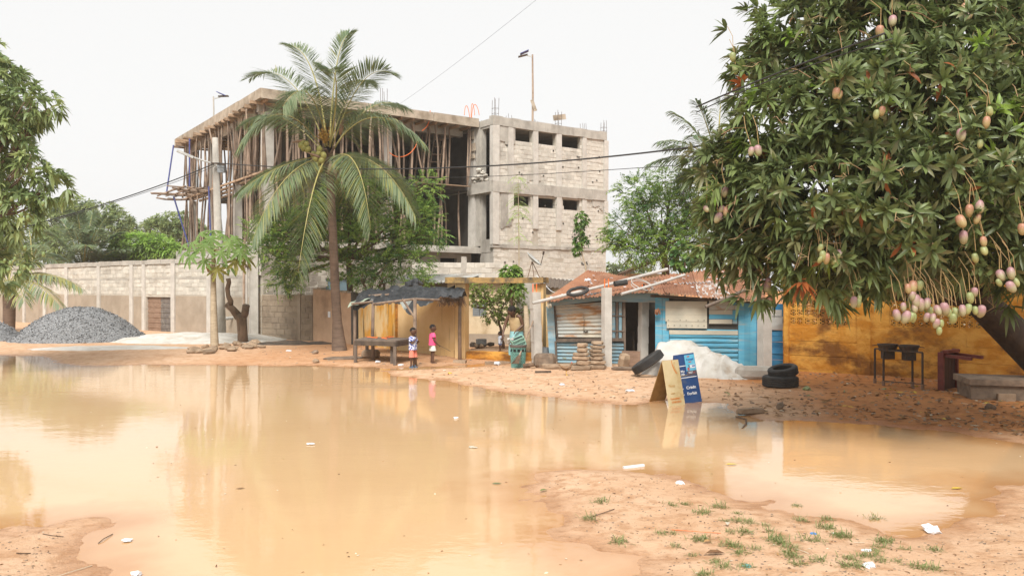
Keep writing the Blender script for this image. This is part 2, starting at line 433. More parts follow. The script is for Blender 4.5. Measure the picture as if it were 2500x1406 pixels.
mk('blue_worn', (.17, .30, .37), (.25, .36, .40), (.36, .27, .17), s=3, s3=1.8, st=(.6, .6, 3), st3=(.5, .5, 3.0), rough=.65, rand=.1, bmp=.2, bs=20, ct3=(.54, .7))
mk('tin_rust', (.47, .42, .33), (.38, .40, .38), (.36, .17, .06), s=2.2, s3=2.4, st=(.8, .8, 2), st3=(.7, .7, 2.6), rough=.65, bmp=.2, bs=20, ct3=(.5, .66))
mk('tin_cream', (.50, .45, .35), (.43, .40, .32), (.33, .20, .11), s=2.5, s3=2, st3=(.7, .7, 2.5), rough=.6, bmp=.15, bs=20, ct3=(.6, .76))
mk('rubber', (.028, .028, .029), (.045, .043, .04), s=5, rough=.7, bmp=.2, bs=60)
mk('black_tarp', (.018, .02, .023), (.04, .043, .047), (.16, .16, .155), s=5, s3=4, rough=.5, spec=.35, ct3=(.62, .7), bmp=.6, bs=12, bd=.05)
mk('white_tarp', (.50, .48, .445), (.42, .395, .35), (.30, .24, .18), s=2.5, s3=1.8, rough=.6, ct3=(.56, .72), bmp=.3, bs=16, bd=.03)
mk('stone', (.34, .245, .165), (.25, .175, .115), s=6, rand=.2, bmp=.6, bs=22)
mk('stone_grey', (.24, .175, .125), (.15, .11, .08), s=6, rand=.2, bmp=.6, bs=22)
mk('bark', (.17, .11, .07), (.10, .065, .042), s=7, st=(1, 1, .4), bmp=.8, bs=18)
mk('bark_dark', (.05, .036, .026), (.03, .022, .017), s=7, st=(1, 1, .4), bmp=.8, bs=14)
mk('bark_palm', (.175, .12, .085), (.12, .08, .058), (.055, .038, .03), s=5, s3=1.4, st=(.6, .6, 5), bmp=.8, bs=14, ct3=(.52, .7))
mk('bark_pale', (.44, .35, .24), (.34, .265, .18), s=5, st=(.7, .7, 4), bmp=.5, bs=16)
mk('white_sand', (.60, .575, .53), (.50, .465, .41), (.42, .34, .25), s=2.5, s3=2, bmp=.8, bs=9, bd=.06, ct3=(.56, .75))
mk('plastic_white', (.72, .73, .74), (.60, .62, .65), s=8, rough=.4)
mk('plastic_blue', (.06, .2, .48), rough=.4)
mk('dry_leaf', (.33, .19, .08), (.22, .12, .055), s=10, rand=.3)
mk('yellow_leaf', (.70, .45, .05), (.55, .42, .08), s=10, rand=.2)

def gravel_mat():
    m, t, b, out = nodes('gravel'); p = pos(t)
    vo = N(t, 'ShaderNodeTexVoronoi'); vo.inputs['Scale'].default_value = 26; t.links.new(p, vo.inputs['Vector'])
    c = mix(t, ramp(t, vo.outputs['Color'], .1, .9), (.13, .133, .137), (.32, .325, .33))
    t.links.new(c, b.inputs['Base Color']); b.inputs['Roughness'].default_value = .8
    bump(t, b, vo.outputs['Distance'], .9, .05); return m
MATS['gravel'] = gravel_mat()

def ground_mat():
    m, t, b, out = nodes('ground'); p = pos(t)
    at = N(t, 'ShaderNodeAttribute', attribute_name='soil'); soil = at.outputs['Fac']
    c = mix(t, ramp(t, noise(t, p, .9, 6), .35, .65), (.54, .335, .20), (.60, .40, .26))
    c = mix(t, ramp(t, noise(t, p, 5, 6, .7), .48, .66), c, (.41, .225, .115))
    c = mix(t, ramp(t, noise(t, pos(t, (.35, 1.3, 1)), 2.6, 8, .75), .56, .68), c, (.34, .18, .09))
    br = mix(t, ramp(t, noise(t, p, 3.0, 8, .7), .35, .7), (.50, .21, .065), (.32, .125, .038))
    c = mix(t, soil, c, br)
    c = mix(t, ramp(t, noise(t, p, 26, 4, .7), .62, .72), c, (.17, .10, .06))      # grit
    sx = N(t, 'ShaderNodeSeparateXYZ'); t.links.new(N(t, 'ShaderNodeNewGeometry').outputs['Position'], sx.inputs[0])
    zz = math_(t, 'ADD', sx.outputs[2], math_(t, 'MULTIPLY', math_(t, 'SUBTRACT', noise(t, p, 2.2, 4), .5), .05))
    wet = ramp(t, zz, -.008, .024, (1, 1, 1, 1), (0, 0, 0, 1))
    c = mix(t, wet, c, mix(t, 1.0, c, (.80, .68, .58), 'MULTIPLY'))
    t.links.new(c, b.inputs['Base Color'])
    t.links.new(ramp(t, wet, 0, 1, (.9, .9, .9, 1), (.32, .32, .32, 1)), b.inputs['Roughness'])
    b.inputs['Specular IOR Level'].default_value = .35
    h = math_(t, 'ADD', noise(t, p, 9, 8, .7), math_(t, 'MULTIPLY', noise(t, p, 55, 4, .7), .4))
    bump(t, b, h, .8, .04); MATS['ground'] = m; return m
def water_mat():
    m, t, b, out = nodes('water'); p = pos(t)
    c = mix(t, ramp(t, noise(t, p, .25, 3), .35, .7), (.555, .36, .195), (.585, .39, .22))
    da = N(t, 'ShaderNodeAttribute', attribute_name='depth'); c = mix(t, ramp(t, da.outputs['Fac'], .004, .045), (.44, .235, .105), c)      # the silty bottom shows through where it is shallow
    t.links.new(c, b.inputs['Base Color']); b.inputs['Roughness'].default_value = .045; b.inputs['IOR'].default_value = 1.42
    b.inputs['Specular IOR Level'].default_value = .5
    h = math_(t, 'ADD', noise(t, pos(t, (1, 1.6, 1)), 1.6, 3), math_(t, 'MULTIPLY', noise(t, pos(t, (1, 1.5, 1)), 8, 2), .3))
    bump(t, b, h, .07, .035); MATS['water'] = m; return m
ground_mat(); water_mat()

# ------------------------------------------------------------------ ground sheet and the flood water
SHORE = [
    [(-2500, 868), (-400, 868), (0, 866), (118, 868), (130, 880), (200, 892), (300, 891.5), (500, 889), (650, 892), (790, 893.5), (880, 896), (960, 897.5), (1050, 894), (1130, 889), (1225, 886),
     (1240, 891), (1150, 896), (1050, 901), (960, 905), (950, 910), (985, 917), (1080, 930), (1150, 944), (1180, 953), (1250, 960), (1340, 970), (1420, 982), (1500, 988), (1570, 984), (1620, 978),
     (1690, 984), (1780, 984), (1800, 1003), (1835, 1020), (1900, 1027), (2050, 1031), (2200, 1038), (2300, 1047), (2400, 1063), (2500, 1082), (2800, 1130), (4500, 1200), (9000, 1000), (9000, 712), (-9000, 712), (-9000, 868)],
    [(1345, 1152), (1420, 1146), (1500, 1149), (1600, 1160), (1700, 1182), (1800, 1217), (1880, 1232), (2000, 1262), (2100, 1277), (2200, 1292), (2290, 1291), (2350, 1270), (2400, 1232), (2450, 1197), (2520, 1188), (2900, 1180),
     (4500, 1300), (4500, 1900), (1700, 1900), (1580, 1406), (1530, 1362), (1480, 1340), (1400, 1311), (1350, 1272), (1320, 1242), (1290, 1226), (1330, 1210), (1285, 1190)],
    [(-3000, 1420), (-200, 1330), (0, 1308), (60, 1290), (130, 1272), (200, 1262), (260, 1262), (295, 1275), (290, 1300), (250, 1330), (230, 1360), (285, 1388), (275, 1420), (230, 1600), (-600, 2000), (-3000, 2000)]]
SHORE = [[(lambda q: (q.x, q.y))(G(a, b)) for a, b in poly] for poly in SHORE]
_VN = {}
def vnoise(x, y, f, seed):
    """smooth value noise on arrays"""
    r = _VN.setdefault(seed, np.random.default_rng(seed).random((256, 256)) if seed not in _VN else None); x = x * f; y = y * f
    xi, yi = np.floor(x).astype(int), np.floor(y).astype(int); fx, fy = x - xi, y - yi
    fx = fx * fx * (3 - 2 * fx); fy = fy * fy * (3 - 2 * fy); g = lambda a, b: r[a % 256, b % 256]
    return (g(xi, yi) * (1 - fx) + g(xi + 1, yi) * fx) * (1 - fy) + (g(xi, yi + 1) * (1 - fx) + g(xi + 1, yi + 1) * fx) * fy - .5
def shore_dist(x, y):
    best = np.full(x.shape, 1e9); inside = np.zeros(x.shape, bool)
    for poly in SHORE:
        ins = np.zeros(x.shape, bool); n = len(poly)
        for i in range(n):
            (x0, y0), (x1, y1) = poly[i], poly[(i + 1) % n]
            dx, dy = x1 - x0, y1 - y0; t = np.clip(((x - x0) * dx + (y - y0) * dy) / (dx * dx + dy * dy + 1e-12), 0, 1)
            best = np.minimum(best, np.hypot(x - x0 - t * dx, y - y0 - t * dy))
            if y0 != y1: ins ^= ((y0 > y) != (y1 > y)) & (x < (x1 - x0) * (y - y0) / (y1 - y0) + x0)
        inside |= ins
    return np.where(inside, best, -best)
def gz(x, y):
    """height of the ground"""
    x = np.asarray(x, float); y = np.asarray(y, float); d = shore_dist(x, y)
    n = vnoise(x, y, .9, 1) * .035 + vnoise(x, y, 2.7, 2) * .022 + vnoise(x, y, 7, 3) * .010 + vnoise(x, y, 17, 4) * .005
    fade = np.clip(1.2 - np.abs(d) * .0, .5, 1)
    land = np.minimum(.055 * np.maximum(d, 0) ** .75, .10); deep = -np.minimum(.06 * np.maximum(-d, 0), .25)
    near = np.clip(1 - np.clip(d, 0, 3) / 6, .5, 1)
    return np.where(d > 0, land, deep) + n * near * np.where(d > -1.2, 1, .3)
_rows = np.concatenate([np.geomspace(2.0, 34, 330), np.geomspace(34.6, 900, 50)])
_rows = np.concatenate([[-40, -12, -3], _rows])
_us = np.concatenate([np.linspace(-4, -.95, 16)[:-1], np.linspace(-.95, .95, 420), np.linspace(.95, 4, 16)[1:]])
gy, gu = np.meshgrid(_rows, _us, indexing='ij')
gx = gu * (np.abs(gy) + 1.2)
gzv = gz(gx, gy)
nr, nc = gx.shape
gv = np.stack([gx, gy, gzv], -1).reshape(-1, 3)
ii = (np.arange(nr - 1)[:, None] * nc + np.arange(nc - 1)[None]).ravel()
gt = np.concatenate([np.stack([ii, ii + 1, ii + nc + 1], 1), np.stack([ii, ii + nc + 1, ii + nc], 1)])
me = tri_mesh('ground', gv, gt, [MATS['ground']])
dx = gx + vnoise(gx, gy, .5, 8) * 2.2; dy = gy + vnoise(gx, gy, .6, 9) * 2
soil = np.clip((dx - 3.6) / 1.6, 0, 1) * np.clip((dy - 10.5) / 1.2, 0, 1)
soil = np.maximum(soil, .45 * np.clip((gy - 21.5) / 1.5, 0, 1) * np.clip((dx + 9) / 2, 0, 1))
at = me.attributes.new('soil', 'FLOAT', 'POINT'); at.data.foreach_set('value', soil.ravel().astype(np.float32))
tag(link('ground', me), kind='structure')
_k = int(np.searchsorted(_rows, 60)); wv = np.stack([gx[:_k], gy[:_k], np.zeros_like(gx[:_k])], -1).reshape(-1, 3); wt = gt[(gt < _k * nc).all(1)]
me = tri_mesh('water', wv, wt, [MATS['water']]); wa = me.attributes.new('depth', 'FLOAT', 'POINT'); wa.data.foreach_set('value', (-gzv[:_k]).ravel().astype(np.float32))
tag(link('water', me), kind='structure')
def zat(x, y):
    """height of the ground sheet itself at (x, y)"""
    i = min(max(int(np.searchsorted(_rows, y)) - 1, 0), nr - 2); j = min(max(int(np.searchsorted(_us, x / (abs(y) + 1.2))) - 1, 0), nc - 2)
    a = min(max((y - _rows[i]) / (_rows[i + 1] - _rows[i]), 0), 1); b = min(max((x / (abs(y) + 1.2) - _us[j]) / (_us[j + 1] - _us[j]), 0), 1)
    return float((gzv[i, j] * (1 - b) + gzv[i, j + 1] * b) * (1 - a) + (gzv[i + 1, j] * (1 - b) + gzv[i + 1, j + 1] * b) * a)
def gp(px, py, dz=0.0):
    q = G(px, py, .05); q.z = max(zat(q.x, q.y), 0.0) + dz; return q
# ------------------------------------------------------------------ unfinished concrete building
BF = Frame((-.84, 37.5), (-.84 + .814, 37.5 + .581))
bld = thing('unfinished_building', 'unfinished three storey grey concrete and block building with open floors full of props', 'building', BF.pt(0, 6, 0))
UR = 6.9
BLKC = block_meshes('block_cream', MATS['block_cream']); BLKP = block_meshes('block_pale', MATS['block_pale'])
BLKB = block_meshes('block_brown', MATS['block_brown'], j=.02); BLKG = block_meshes('block_grey', MATS['block_grey'])
wins = []
for x0, x1, y0, y1 in ((1254, 1300, 313, 346), (1314, 1357, 322, 355), (1371, 1418, 331, 364), (1254, 1297, 478, 503), (1312, 1357, 484, 508), (1375, 1416, 488, 513)):
    wins.append((BF.u(x0), BF.u(x1), BF.z((x0 + x1) / 2, y1), BF.z((x0 + x1) / 2, y0)))
mb = MB(); BF.holed(mb, 0.05, UR - .05, .022, .25, 0, 9.9, wins); mb.build('wall', MATS['mortar'], bld)
cols = [(BF.u(a), BF.u(b)) for a, b in ((1204, 1217), (1240, 1253), (1301, 1313), (1358, 1370), (1421, 1431), (1474, 1483))]
for i, (a, b) in enumerate(cols):
    for z0, z1 in ((4.1, 6.5), (7.0, 9.55)):
        if i in (2, 3) and z0 < 5: z0 = 4.9
        if i == 1 and z0 < 5: z0 = 5.3
        mb = MB(); BF.box(mb, a - (.06 if i == 0 else 0), b, -.05 - (.03 if i in (0, 5) else 0), .2, z0, z1, jit=.012); mb.build('column', MATS['concrete_pale'], bld)
for z0, z1, pr in ((9.55, 9.97, .05), (6.5, 7.0, .07), (3.95, 4.1, .02)):
    mb = MB(); n = 14
    for k in range(n):
        a, b = UR * k / n, UR * (k + 1) / n
        BF.box(mb, a - .08 if k == 0 else a, b, -pr - random.uniform(0, .02), .24, z0 + random.uniform(-.015, .015), z1 + random.uniform(-.02, .02))
    mb.build('ring_beam', MATS['concrete'], bld)
pan = []
for (a, b), (c, d) in zip(cols[:-1], cols[1:]):
    pan += [(b, c, 7.0, 9.55, wins), (b, c, 4.1, 6.5, wins)]
lay_blocks(bld, BF, pan, BLKC, MATS['block_cream'], v=.035, cap=260, bw=.40, bh=.2)
lay_blocks(bld, BF, [(0, UR, 1.2, 3.95)], BLKC, MATS['block_cream'], v=.04, cap=60, bw=.42, bh=.21, name='ground_floor_block')
# solid dark bits painted in for the shade of put-log holes
mb = MB()
for _ in range(46):
    u, z = random.uniform(.4, UR - .3), random.choice((4.6, 5.3, 6.0, 7.4, 8.0, 8.6, 3.3)) + random.uniform(-.1, .1)
    BF.box(mb, u, u + .07, -.012, .02, z, z + .07)
mb.build('putlog_shade', MATS['concrete_dark_shade'], bld)['kind'] = 'stuff'
# grey render patches smeared over the blocks
for a, b, z0, z1 in ((1.9, 2.7, 7.0, 7.5), (5.95, 6.8, 6.0, 6.5), (.4, 1.0, 4.8, 6.5), (0.2, 1.2, 8.7, 9.55)):
    n = 7; mb = MB()
    for k in range(n):
        a0, b0 = a + (b - a) * k / n, a + (b - a) * (k + 1) / n
        BF.box(mb, a0, b0, -.03, .03, z0 + random.uniform(0, .22), z1)
    mb.build('render_patch', MATS['concrete'], bld)
# side of the projecting bay
SW = Frame(BF.pt(0, 1.75, 0), BF.pt(0, 0, 0), flip=True)
SW.vd = BF.ud.copy()
bay = [(.75, 1.5, 7.25, 9.5), (.75, 1.5, 4.35, 6.45)]
mb = MB(); SW.holed(mb, .55, 1.66, .04, .26, 0, 9.6, bay); mb.build('wall', MATS['concrete'], bld)
for z0, z1 in ((4.05, 6.5), (7.0, 9.6)):
    mb = MB(); SW.box(mb, -.25, .3, -.12, .28, z0, z1, jit=.015); mb.build('column', MATS['concrete_pale'], bld)
    mb = MB(); SW.box(mb, .36, .62, -.05, .24, z0, z1, jit=.015); mb.build('column', MATS['concrete'], bld)
mb = MB(); SW.box(mb, -.2, 1.7, -.2, .3, 6.5, 7.02, jit=.02); mb.build('ring_beam', MATS['concrete'], bld)
# corbel boards and scraps of form work on the bay column
for z in (8.55, 9.1, 8.2):
    mb = MB(); a = random.uniform(-.1, .1); SW.box(mb, a, a + .35, -.2, -.11, z, z + random.uniform(.18, .4), jit=.02); mb.build('formwork_board', MATS['formwork'], bld)
# floors, roof, inner walls; shade painted into the dark slab and inner walls
def bbox(name, mat, u0, u1, v0, v1, z0, z1, jit=0):
    m = MB(); BF.box(m, u0, u1, v0, v1, z0, z1, jit=jit); return m.build(name, MATS[mat], bld)
bbox('roof_slab', 'concrete', -10.3, -.02, 1.2, 15, 9.68, 9.95)
bbox('roof_slab', 'concrete', 0.0, UR, .27, 14, 9.6, 9.9)
bbox('floor_slab', 'concrete_dark_shade', -8.3, -.02, 1.9, 14.8, 6.72, 6.93)
bbox('floor_slab', 'concrete', -10.3, .02, 1.25, 15, 3.78, 4.03, .015)
bbox('floor_slab', 'concrete', .02, UR - .1, .27, 14, 6.72, 6.95)
bbox('floor_slab', 'concrete', .02, UR - .1, .27, 14, 3.75, 3.98)
bbox('inner_wall', 'concrete_dark_shade', -7.4, UR - .1, 8.6, 8.8, 0, 9.6)
bbox('inner_wall', 'concrete_dark_shade', -7.6, -7.4, 3.6, 14, 3.98, 9.6)
bbox('inner_wall', 'concrete_dark_shade', .28, .48, 1.75, 8.6, 0, 9.6)
bbox('wall', 'concrete', UR - .3, UR - .05, .26, 14, 0, 9.6)
bbox('wall', 'concrete', -7.4, UR - .3, 13.7, 13.95, 0, 9.6)
for u in (-9.7, -4.3):
    for z0, z1 in ((4.03, 6.72), (6.93, 9.3)):
        bbox('column', 'concrete_pale', u - .2, u + .2, 2.1, 2.5, z0, z1, .012)
for u, v in ((-9.75, 6), (-9.7, 10), (-9.6, 14.2)):
    for z0, z1 in ((4.03, 6.72), (6.93, 9.3)): bbox('column', 'concrete', u - .16, u + .16, v, v + .32, z0, z1, .012)
bbox('roof_beam', 'concrete', -10.1, -.3, 2.15, 2.45, 9.3, 9.68); bbox('roof_beam', 'concrete', -9.9, -9.55, 2.5, 15, 9.3, 9.68)
# edge boards of the roof form work
for a, b in ((-10.35, -8), (-7.98, -5.2), (-5.18, -2.5), (-2.48, -.05)): bbox('edge_board', 'formwork', a, b, 1.14, 1.19, 9.63 + random.uniform(-.02, .02), 10.02, .012)
for a, b in ((1.2, 4), (4.02, 7.5), (7.52, 11), (11.02, 15)): bbox('edge_board', 'formwork', -10.37, -10.31, a, b, 9.62 + random.uniform(-.02, .02), 10.02, .012)
for k in range(17):                     # joists that carry the shuttering, ends sticking out
    u = -10.1 + k * .6; bbox('joist', 'wood_board', u, u + .09, 1.22 + random.uniform(0, .15), 3.6, 9.56, 9.67)
for k in range(18):
    v = 1.8 + k * .74; e = random.uniform(.05, .3) if k < 11 else random.uniform(.2, .7); bbox('joist', 'wood_board', -10.3 - e, -8.2, v, v + .09, 9.5 - .02 * (k % 3), 9.61 - .02 * (k % 3), .02)
for k in range(6):                      # hanging form work boxes round the side beam
    v = 3 + k * 1.9; bbox('formwork_board', 'formwork', -9.95, -9.9, v, v + 1.0, 9.12, 9.66, .03)
# ground floor of the open part
gw = [(BF.u(795, 1.4), BF.u(860, 1.4), 1.0, 2.52)]
mb = MB(); BF.holed(mb, -10.25, -3.3, 1.425, 1.66, 0, 3.78, gw); mb.build('wall', MATS['mortar'], bld)
lay_blocks(bld, BF, [(-10.2, -3.35, 1.7, 3.75, gw)], BLKG, MATS['block_grey'], v=1.44, cap=150, name='front_block', bw=.45, bh=.225)
wf = MB(); u0, u1, z0, z1 = gw[0]
for a, b in ((u0, u0 + .06), (u1 - .06, u1), ((u0 + u1) / 2 - .03, (u0 + u1) / 2 + .03)): BF.box(wf, a, b, 1.5, 1.56, z0, z1)
BF.box(wf, u0 + .061, (u0 + u1) / 2 - .031, 1.502, 1.558, z1 - .06, z1 - .001); BF.box(wf, (u0 + u1) / 2 + .031, u1 - .061, 1.502, 1.558, z1 - .06, z1 - .001)
wo_ = wf.build('window', MATS['plastic_white'], bld)
m, t, b, out = nodes('pane_glass'); b.inputs['Base Color'].default_value = (.16, .24, .28, 1); b.inputs['Roughness'].default_value = .08; MATS['pane_glass'] = m
for a, c in ((u0 + .06, (u0 + u1) / 2 - .03), ((u0 + u1) / 2 + .03, u1 - .06)):
    mb = MB(); BF.box(mb, a, c, 1.525, 1.535, z0, z1 - .06); mb.build('pane', MATS['pane_glass'], wo_)
mb = MB(); BF.box(mb, -10.28, -10.1, 1.67, 15, 0, 3.78); mb.build('wall', MATS['mortar'], bld)
LS = Frame(BF.pt(-10.3, 15, 0), BF.pt(-10.3, 1.2, 0), flip=True); LS.vd = BF.ud.copy()
lay_blocks(bld, LS, [(0.2, 13.7, 2.6, 3.75)], BLKP, MATS['block_pale'], v=-.01, cap=90, name='side_block', bw=.45, bh=.225)
# recessed porch: pale wall with two dark openings under the slab
pw = [(BF.u(1075, 1.9), BF.u(1115, 1.9), 2.6, 3.5), (BF.u(1163, 1.9), BF.u(1206, 1.9), 2.6, 3.45)]
mb = MB(); BF.holed(mb, -3.3, .0, 1.9, 2.1, 0, 3.78, pw); mb.build('wall', MATS['concrete_pale'], bld)
bbox('porch_edge', 'concrete', -3.6, .1, 1.05, 1.25, 3.72, 3.98, .02)
# rubble on the bay ledge
for _ in range(26):
    mb = MB(); p = SW.pt(random.uniform(.1, 1.5), -.1 + random.uniform(-.12, .1), 7.05); p.z += random.uniform(0, .65) * (1 - abs(SW.pt(.8, 0, 0).y - p.y))
    mb.rock(p, random.uniform(.06, .16)); mb.build('rubble_lump', MATS['block_cream'], bld)

# wooden props: every pole stands free, so every pole is a thing
def pole_meshes():
    out = []
    for i in range(8):
        m = MB(); pts = []
        bx, by = random.gauss(0, .035), random.gauss(0, .035)
        for k in range(6):
            t_ = k / 5; pts.append(V(bx * math.sin(t_ * 3.1) + random.gauss(0, .008), by * math.sin(t_ * 3.1) + random.gauss(0, .008), t_))
        r = random.uniform(.034, .05); m.tube(pts, [r * (1.15 - .3 * k / 5) for k in range(6)], 7)
        out.append(m.mesh('wooden_prop', MATS['wood_pole'], True))
    return out
POLES = pole_meshes()
def prop(p0, p1, label, group, name='wooden_prop'):
    p0, p1 = Vector(p0), Vector(p1); d = p1 - p0
    o = link(name, random.choice(POLES), None, p0, V(0, 0, 1).rotation_difference(d), (1, 1, d.length)); tag(o, label, 'prop', group); return o
def prop_row(n, zl, side, label, group):
    z0, z1 = zl
    for i in range(n):
        if side == 'front':
            u = -10.0 + 9.7 * (i + random.random()) / n; v = random.choice((1.45, 1.75, 2.0, 2.8, 3.4)) + random.uniform(-.1, .1)
        else:
            v = 1.6 + 13.2 * (i + random.random()) / n; u = random.choice((-10.15, -9.95, -9.3, -8.7, -8.2)) + random.uniform(-.08, .08)
        if z0 < 5 and side == 'front': v = max(v, 2.05)
        if z0 < 5 and side == 'side': u = max(u, -10.05)
        if side == 'side' and z0 > 6: z0 = 6.8 if u > -8.4 else 6.86
        lean = random.gauss(0, .12) if random.random() < .75 else random.gauss(0, .45)
        l2 = random.gauss(0, .12)
        a = BF.pt(u, v, z0); b = BF.pt(min(u + (lean if side == 'front' else l2), -.35), max(v + (l2 if side == 'front' else lean), 1.3), z1)
        if side == 'front': zone = 'just left of the projecting bay' if u > -3.6 else 'between the two pale inner columns' if u > -9.2 and u < -4.5 else 'beside the right hand inner column' if u >= -4.5 else 'at the street corner'
        else: zone = 'at the far end by the platform' if v > 9.5 else 'next to the round utility pole' if v > 5 else 'near the front corner'
        r_ = (b - a); dx = r_.x / r_.z; how = 'slanting steeply' if abs(dx) > .12 else 'leaning right' if dx > .03 else 'leaning left' if dx < -.03 else 'standing upright'
        prop(a, b, 'wooden prop %s under the %s, %s' % (how, 'roof slab' if z0 > 6 else 'middle floor', zone), group)
prop_row(54, (6.93, 9.56), 'front', 'thin raw wooden prop among the crowd holding up the roof slab along the front', 'props under the front edge of the roof slab')
prop_row(36, (4.03, 6.72), 'front', 'thin raw wooden prop among those holding up the middle floor along the front', 'props under the front edge of the middle floor')
prop_row(74, (6.93, 9.5), 'side', 'thin raw wooden prop among the crowd holding up the roof slab along the street side', 'props under the street side of the roof slab')
prop_row(64, (4.03, 6.72), 'side', 'thin raw wooden prop among those holding up the middle floor along the street side', 'props under the street side of the middle floor')
for u in (-10.12, -9.7, -9.2, -8.7): bbox('bearer', 'wood_board', u, u + .1, 1.9, 14.7, 6.74, 6.83, .02)
# staging along the middle floor and the platform that sticks out at the far corner
for k in range(4):
    a = BF.pt(-3.3 + .1 * k, 1.45 + .13 * k, 6.84 + .01 * k); b = BF.pt(-.35, 1.45 + .13 * k, 6.86 + .01 * k); mb = MB(); mb.bar(a, b, .12, .03)
    tag(mb.build('staging_plank', MATS['wood_board']), 'brown staging plank along the middle floor edge beside the projecting bay', 'plank', 'staging planks at the bay')
for k in range(11):
    v = 9.2 + k * .5; e = random.uniform(.6, 1.9)
    prop(BF.pt(-9.6, v, 6.75 + random.uniform(0, .1)), BF.pt(-10.2 - e, v + random.gauss(0, .4), 6.75 + random.uniform(-.12, .22)), 'horizontal pole of the platform sticking out past the far corner of the building', 'platform poles', 'platform_pole')
for k in range(3):
    prop(BF.pt(-10.5 - .4 * k, 9.0, 6.83), BF.pt(-10.5 - .4 * k, 14.6, 6.9), 'horizontal pole of the platform sticking out past the far corner of the building', 'platform poles', 'platform_pole')
mk('blue_paint', (.06, .075, .24), (.09, .10, .25), s=6, rough=.6)
for a, b in (((-10.7, 13.8, 9.5), (-11.1, 13.6, 6.9)), ((-10.5, 11.4, 9.5), (-10.5, 11.4, 6.9)), ((-11.0, 12.5, 6.7), (-10.3, 12.2, 4.1)), ((-10.5, 8, 6.8), (-10.4, 8, 4.05)), ((-9.2, 4.2, 6.9), (-9.1, 4.2, 4.05))):
    mb = MB(); mb.tube([BF.pt(*a), BF.pt(*b)], .04, 8); tag(mb.build('steel_prop', MATS['blue_paint']), 'slim blue painted steel prop near the far corner platform', 'prop', 'blue steel props')
# ladder inside the middle of the open floor
la, lb = BF.pt(-1.75, 2.6, 6.95), BF.pt(-1.25, 2.7, 9.5); lad = thing('ladder', 'rough wooden ladder leaning among the props of the upper open floor', 'ladder', la)
off = BF.ud * .22 - BF.vd * .05
for s_ in (-1, 1): mb = MB(); mb.bar(la + off * s_, lb + off * s_, .06, .05); mb.build('rail', MATS['wood_pole'], lad)
for k in range(1, 7): p = la.lerp(lb, k / 7); mb = MB(); mb.bar(p - off * 1.15 - BF.vd * .05, p + off * 1.15 - BF.vd * .05, .06, .04); mb.build('rung', MATS['wood_pole'], lad)
# orange conduit hoses
def hose(name, pts, r, mat, label, cat, group=None, n=24, smooth=True):
    mb = MB(); mb.tube(bez(pts, n), r, 6); return tag(mb.build(name, MATS[mat], smooth=True), label, cat, group)
q = lambda px, py, v: BF.pt(BF.u(px, v), v, BF.z(px, py, v))
hose('conduit', [q(950, 372, 1.5), q(975, 398, 1.5), q(1010, 380, 1.5), q(1022, 352, 1.5), q(1018, 335, 1.5)], .018, 'orange_pipe', 'orange conduit looping under the roof slab between the props', 'conduit')
hose('conduit', [q(1030, 320, 1.4), q(1048, 310, 1.4), q(1052, 285, 1.4), q(1050, 270, 1.4)], .018, 'orange_pipe', 'short orange conduit hanging down from the roof slab edge', 'conduit')
for dx in (0, 6, -14): hose('conduit', [q(1150 + dx * .2, 291, 1.6), q(1150 + dx * .5, 255, 1.7), q(1152 + dx, 236 + abs(dx), 1.7), q(1158 + dx * 1.7, 262, 1.7), q(1159 + dx * 1.8, 282, 1.6)], .015, 'orange_pipe', 'orange conduit bent up out of the roof slab beside the bay', 'conduit', 'orange conduits on the roof')
# starter bars standing on the roof
def rebars(px, py0, py1, v, n=4, label=''):
    c = BF.pt(BF.u(px, v), v, 9.93); h = (py0 - py1) / F * c.y
    root = thing('rebar_bunch', label, 'rebar', c, 'starter bars on the roof')
    for k in range(n):
        a = c + BF.ud * (.11 * (k % 2 * 2 - 1)) + BF.vd * (.11 * (k // 2 * 2 - 1)); mb = MB(); hh = h * random.uniform(.85, 1.05)
        mb.tube([a, a + V(random.gauss(0, .02), random.gauss(0, .02), hh)], .011, 5); mb.build('rod', MATS['rebar'], root)
    for z in (.25, .5): mb = MB(); e = [c + BF.ud * sx * .12 + BF.vd * sy * .12 + V(0, 0, h * z) for sx, sy in ((-1, -1), (1, -1), (1, 1), (-1, 1), (-1, -1))]; mb.tube(e, .007, 4); mb.build('tie', MATS['rebar'], root)
for px, a, b, v, s_ in ((1209, 280, 228, .4, 'over the corner of the projecting bay'), (1243, 290, 238, 3.5, 'second from the bay corner'), (1306, 290, 240, 3.8, 'beside the tall lamp pole'), (1363, 300, 256, .4, 'beside the loose pale board'), (1425, 312, 275, 1.5, 'second from the far right roof corner'), (1474, 318, 283, .4, 'on the far right roof corner'), (937, 262, 200, 2.4, 'right behind the coconut palm'), (1168, 292, 268, 3, 'next to the orange conduits'), (508, 312, 290, 11, 'on the far street side of the roof')):
    rebars(px, a, b, v, 4, 'bunch of rusty starter bars rising ' + s_)
mb = MB(); c = q(1366, 288, .5); mb.bar(c - BF.ud * .38 + V(0, 0, -.06), c + BF.ud * .38 + V(0, 0, .1), .05, .26); tag(mb.build('loose_board', MATS['formwork']), 'pale loose board propped on the roof edge above the third window', 'board')
